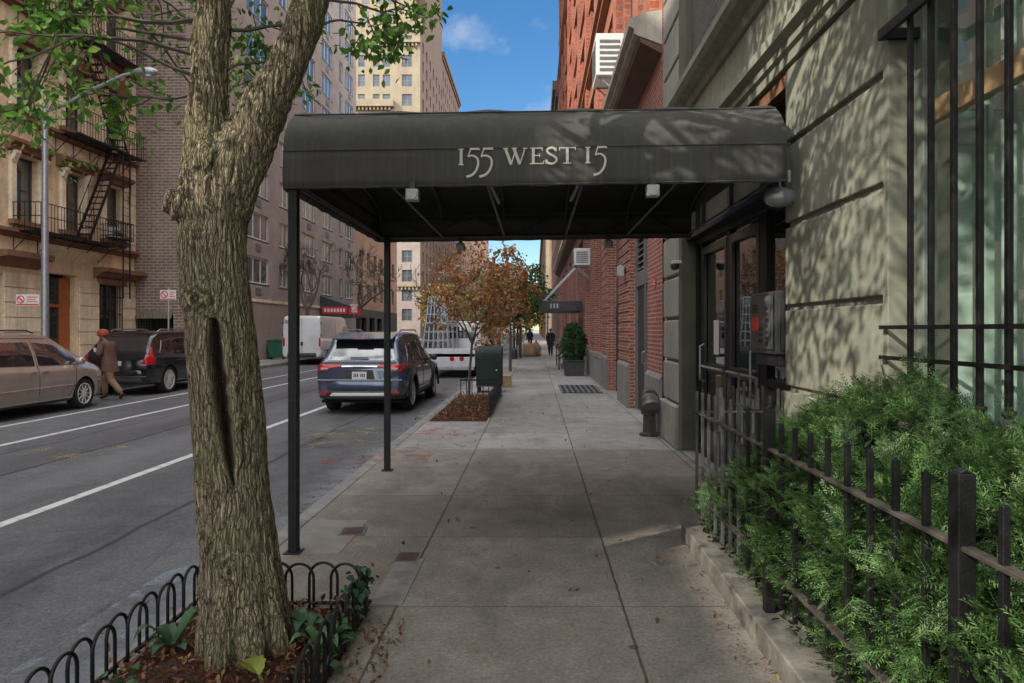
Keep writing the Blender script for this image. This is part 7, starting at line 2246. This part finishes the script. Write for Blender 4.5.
def parking_sign(label, x, y, z, w, h, rz=0, pole=None):
    t = thing('parking_sign', label, 'sign', (x, y, z), rz)
    b = MB(); b.box(-w/2,w/2,-.012,.0,-h/2,h/2); b.build('plate', M['white_paint'], t)
    b = MB(); b.box(-w/2+.015,w/2-.015,-.0155,-.0125,-h/2+.015,-h/2+.05); b.build('arrow_bar', M['red_paint'], t)
    b = MB(); b.lathe([(h*.36,-.0155),(h*.36,-.0125),(h*.27,-.0125),(h*.27,-.0155),(h*.36,-.0155)], (-w/2+h*.42,0,.015), 20, 'y', False); b.bar((-w/2+h*.42-h*.22,-.014,.015+h*.22),(-w/2+h*.42+h*.22,-.014,.015-h*.22),.003,.04,(0,0,1)); b.build('no_parking_mark', M['red_paint'], t)
    b = MB()
    for i in range(3): b.box(-w/2+h*.95, w/2-.04-.05*(i%2), -.0155,-.0125, h*.22-i*h*.2, h*.30-i*h*.2)
    b.build('sign_print', M['red_paint'], t)
    if pole:
        b = MB(); b.cyl((0,.03,-z),(0,.03,h/2+.1),.03,8); b.build('pole', M['steel'], t, smooth=True)
    return t
parking_sign('white and red parking sign fixed to the silver street lamp pole', -13.55, 18.25, 2.46, .62, .30)
parking_sign('small red and white parking sign on its own post beside the brown brick wall', -13.0, 24.2, 2.9, .56, .36, pole=True)
parking_sign('parking sign standing on a post before the bare dark tree', -13.0, 49.0, 3.2, .5, .6, pole=True)

# green waste bin against the mauve wall
t = thing('waste_bin', 'green wheeled waste container against the mauve brick wall behind the canopy post', 'bin', (-14.6, 39.0, 0))
M['bin_green'] = m_plain('bin_green', (.015,.10,.055), .45, .25, 5, .1)
b = MB(); b.prism([(-.42,.12),(.42,.12),(.52,1.0),(-.52,1.0)], 'y', -.45, .45); b.build('bin_body', M['bin_green'], t, bevel=.02)
b = MB(); b.prism([(-.55,1.003),(.55,1.003),(.52,1.08),(.0,1.15),(-.52,1.08)], 'y', -.48, .48); b.build('lid', M['bin_green'], t, bevel=.01)
for x in (-.35, .35): b = MB(); b.lathe([(.0,-.04),(.1,-.04),(.1,.04),(.0,.04)], (x,-.3,.1), 14, 'x'); b.build('wheel', M['rubber'], t)

# lamp post with pale sign head on the near pavement
t = thing('lamp_post', 'slim dark lamp post with a pale lantern head on the near pavement in the distance', 'lamp post', (-1.2, 39.0, 0))
b = MB(); b.tube([(0,0,0),(0,0,.9),(0,0,2.5)], [.12,.06,.05], 10); b.build('post', M['dark_grey'], t, smooth=True)
b = MB(); b.lathe([(.10,2.45),(.22,2.6),(.26,2.9),(.24,3.1),(.12,3.2),(.0,3.25)], (0,0,0), 12); b.build('lantern', M['lamp_white'], t, smooth=True)
b = MB(); b.lathe([(.20,0),(.2,.5),(.14,.6)], (0,0,0), 10); b.build('base', M['dark_grey'], t)
# traffic light
t = thing('traffic_light', 'yellow traffic light on a post and arm at the far crossing', 'traffic light', (.4, 70, 0))
M['traffic_yellow'] = m_plain('traffic_yellow', (.62,.34,.02), .5, .1, 5, 0)
b = MB(); b.tube([(.9,0,0),(.9,0,4.6)], .09, 8); b.build('post', M['steel'], t); b = MB(); b.tube([(.9,0,4.3),(-4.5,0,4.6)], .05, 8); b.build('arm', M['steel'], t)
b = MB(); b.box(-.15+.3,.45,-.2,.2,1.7,2.8); b.build('signal_head', M['traffic_yellow'], t, bevel=.03)
for i in range(3): b = MB(); b.lathe([(.0,-.02),(.10,-.01),(.11,.02)], (.3,-.22,1.9+i*.34), 12, 'y'); b.build('lens', M['dark_grey'], t)
# thin yellow pole and bags
t = thing('utility_pole', 'thin wooden utility pole in front of the distant green trees', 'pole', (-1.0, 50, 0))
b = MB(); b.tube([(0,0,0),(0,0,4.0)], [.08,.06], 8); b.build('shaft', M['ply'], t, smooth=True); b = MB(); b.box(-.5,.5,-.03,.03,3.7,3.8); b.build('cross_arm', M['ply'], t)
M['bag_pale'] = m_plain('pale_bag', (.50,.47,.43), .6, .15, 4, .2); M['bag_brown'] = m_plain('cardboard_brown', (.38,.25,.16), .8, .2, 4, .1)
rb_ = random.Random(9)
for i, (x, y, s, mat, lab) in enumerate(((-.75, 43, .38, M['bag_pale'], 'pale refuse bag leftmost in the heap on the distant pavement'), (-.3, 42.3, .42, M['bag_brown'], 'brown refuse bag in front of the heap on the distant pavement'), (.05, 43.2, .36, M['bag_brown'], 'smaller brown refuse bag at the right end of the distant heap'))):
    t = thing('refuse_bag', lab, 'bag', (x, y, 0), rb_.random()*3, 'refuse bags heaped on the distant pavement')
    b = MB(); b.lathe([(.0,0),(.42*s/.5,.02),(.5*s/.5,.25),(.42*s/.5,.6),(.2*s/.5,.85),(.06,.92)], (0,0,0), 12); o = b.build('sack', mat, t, smooth=True, angle=80)
    for v in o.data.vertices: v.co += Vector((noise.noise(v.co*3), noise.noise(v.co*3+Vector((5,0,0))), .4*noise.noise(v.co*4)))*.1
    b = MB(); b.tube([(0,0,.88),(.02,0,.96),(.06,.02,1.02)], [.05,.07,.03], 8); b.build('knot', mat, t, smooth=True)
# ------------------------------------------------------------------ camera, sun and sky
cam = bpy.data.cameras.new('camera'); camo = bpy.data.objects.new('camera', cam); COL.objects.link(camo)
cam.sensor_width = 36; cam.lens = 683/1024*36
camo.location = (0, 0, 1.66); camo.rotation_euler = (R(90), 0, 0)
cam.shift_x = -23/1024; cam.shift_y = -11.5/1024
cam.clip_start = .05; cam.clip_end = 5000
SC.camera = camo
SUN = Vector((.68, .48, -.55)).normalized()
sl = bpy.data.lights.new('sun', 'SUN'); so = bpy.data.objects.new('sun', sl); COL.objects.link(so)
sl.energy = SUN_E; sl.angle = R(.5); sl.color = (1, .92, .79)
so.rotation_euler = SUN.to_track_quat('-Z', 'Y').to_euler(); so.location = (-20, -20, 30)
w = bpy.data.worlds.new('World'); SC.world = w; w.use_nodes = True
nt = w.node_tree; bg = nt.nodes['Background']
sky = nt.nodes.new('ShaderNodeTexSky'); sky.sky_type = 'NISHITA'; sky.sun_disc = False
sky.sun_elevation = math.asin(-SUN.z); sky.sun_rotation = math.atan2(-SUN.x, -SUN.y)
sky.air_density = 1.0; sky.dust_density = .4; sky.ozone_density = 2.5; sky.altitude = 0
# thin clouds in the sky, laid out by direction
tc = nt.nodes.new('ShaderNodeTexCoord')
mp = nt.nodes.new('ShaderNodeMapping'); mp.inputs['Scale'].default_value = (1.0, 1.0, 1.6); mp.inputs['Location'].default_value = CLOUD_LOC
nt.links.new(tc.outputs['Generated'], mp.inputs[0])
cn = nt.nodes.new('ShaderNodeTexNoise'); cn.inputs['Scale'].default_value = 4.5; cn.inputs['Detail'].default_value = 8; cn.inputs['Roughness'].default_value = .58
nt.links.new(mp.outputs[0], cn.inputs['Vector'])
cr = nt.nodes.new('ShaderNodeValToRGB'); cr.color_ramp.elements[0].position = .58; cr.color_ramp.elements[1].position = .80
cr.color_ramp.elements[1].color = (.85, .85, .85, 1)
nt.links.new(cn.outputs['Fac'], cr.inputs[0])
# unseen thick, bright cloud added overhead and behind the camera to lift the shade
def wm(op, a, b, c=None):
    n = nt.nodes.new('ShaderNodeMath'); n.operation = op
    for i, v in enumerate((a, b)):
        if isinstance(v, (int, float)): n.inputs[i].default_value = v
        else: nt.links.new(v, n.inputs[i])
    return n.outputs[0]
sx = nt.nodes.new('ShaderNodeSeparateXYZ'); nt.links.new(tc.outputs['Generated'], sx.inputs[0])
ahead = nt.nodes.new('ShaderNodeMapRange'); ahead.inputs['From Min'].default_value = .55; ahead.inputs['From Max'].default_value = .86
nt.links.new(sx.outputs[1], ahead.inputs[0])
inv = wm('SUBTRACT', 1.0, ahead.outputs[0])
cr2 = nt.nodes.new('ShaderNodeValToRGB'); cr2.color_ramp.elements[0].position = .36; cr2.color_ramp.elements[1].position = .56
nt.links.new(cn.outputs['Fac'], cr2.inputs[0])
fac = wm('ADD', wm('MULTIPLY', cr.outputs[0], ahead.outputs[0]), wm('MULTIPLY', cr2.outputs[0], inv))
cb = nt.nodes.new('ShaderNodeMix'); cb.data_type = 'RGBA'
nt.links.new(inv, cb.inputs['Factor']); cb.inputs[6].default_value = (5.2, 5.5, 6.0, 1); cb.inputs[7].default_value = FILL_CLOUD
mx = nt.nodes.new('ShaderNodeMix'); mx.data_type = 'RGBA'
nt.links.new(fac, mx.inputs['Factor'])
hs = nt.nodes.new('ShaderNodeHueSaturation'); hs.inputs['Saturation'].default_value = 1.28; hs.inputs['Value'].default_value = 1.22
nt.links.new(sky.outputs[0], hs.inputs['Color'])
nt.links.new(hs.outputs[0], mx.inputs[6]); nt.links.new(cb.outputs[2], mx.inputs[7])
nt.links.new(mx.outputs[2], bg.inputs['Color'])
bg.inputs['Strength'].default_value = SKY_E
SC.view_settings.view_transform = 'Standard'; SC.view_settings.look = 'None'; SC.view_settings.exposure = 0; SC.view_settings.gamma = 1
SC.cycles.max_bounces = 6; SC.cycles.diffuse_bounces = 4; SC.cycles.glossy_bounces = 3; SC.cycles.transparent_max_bounces = 8
SC.cycles.use_denoising = True
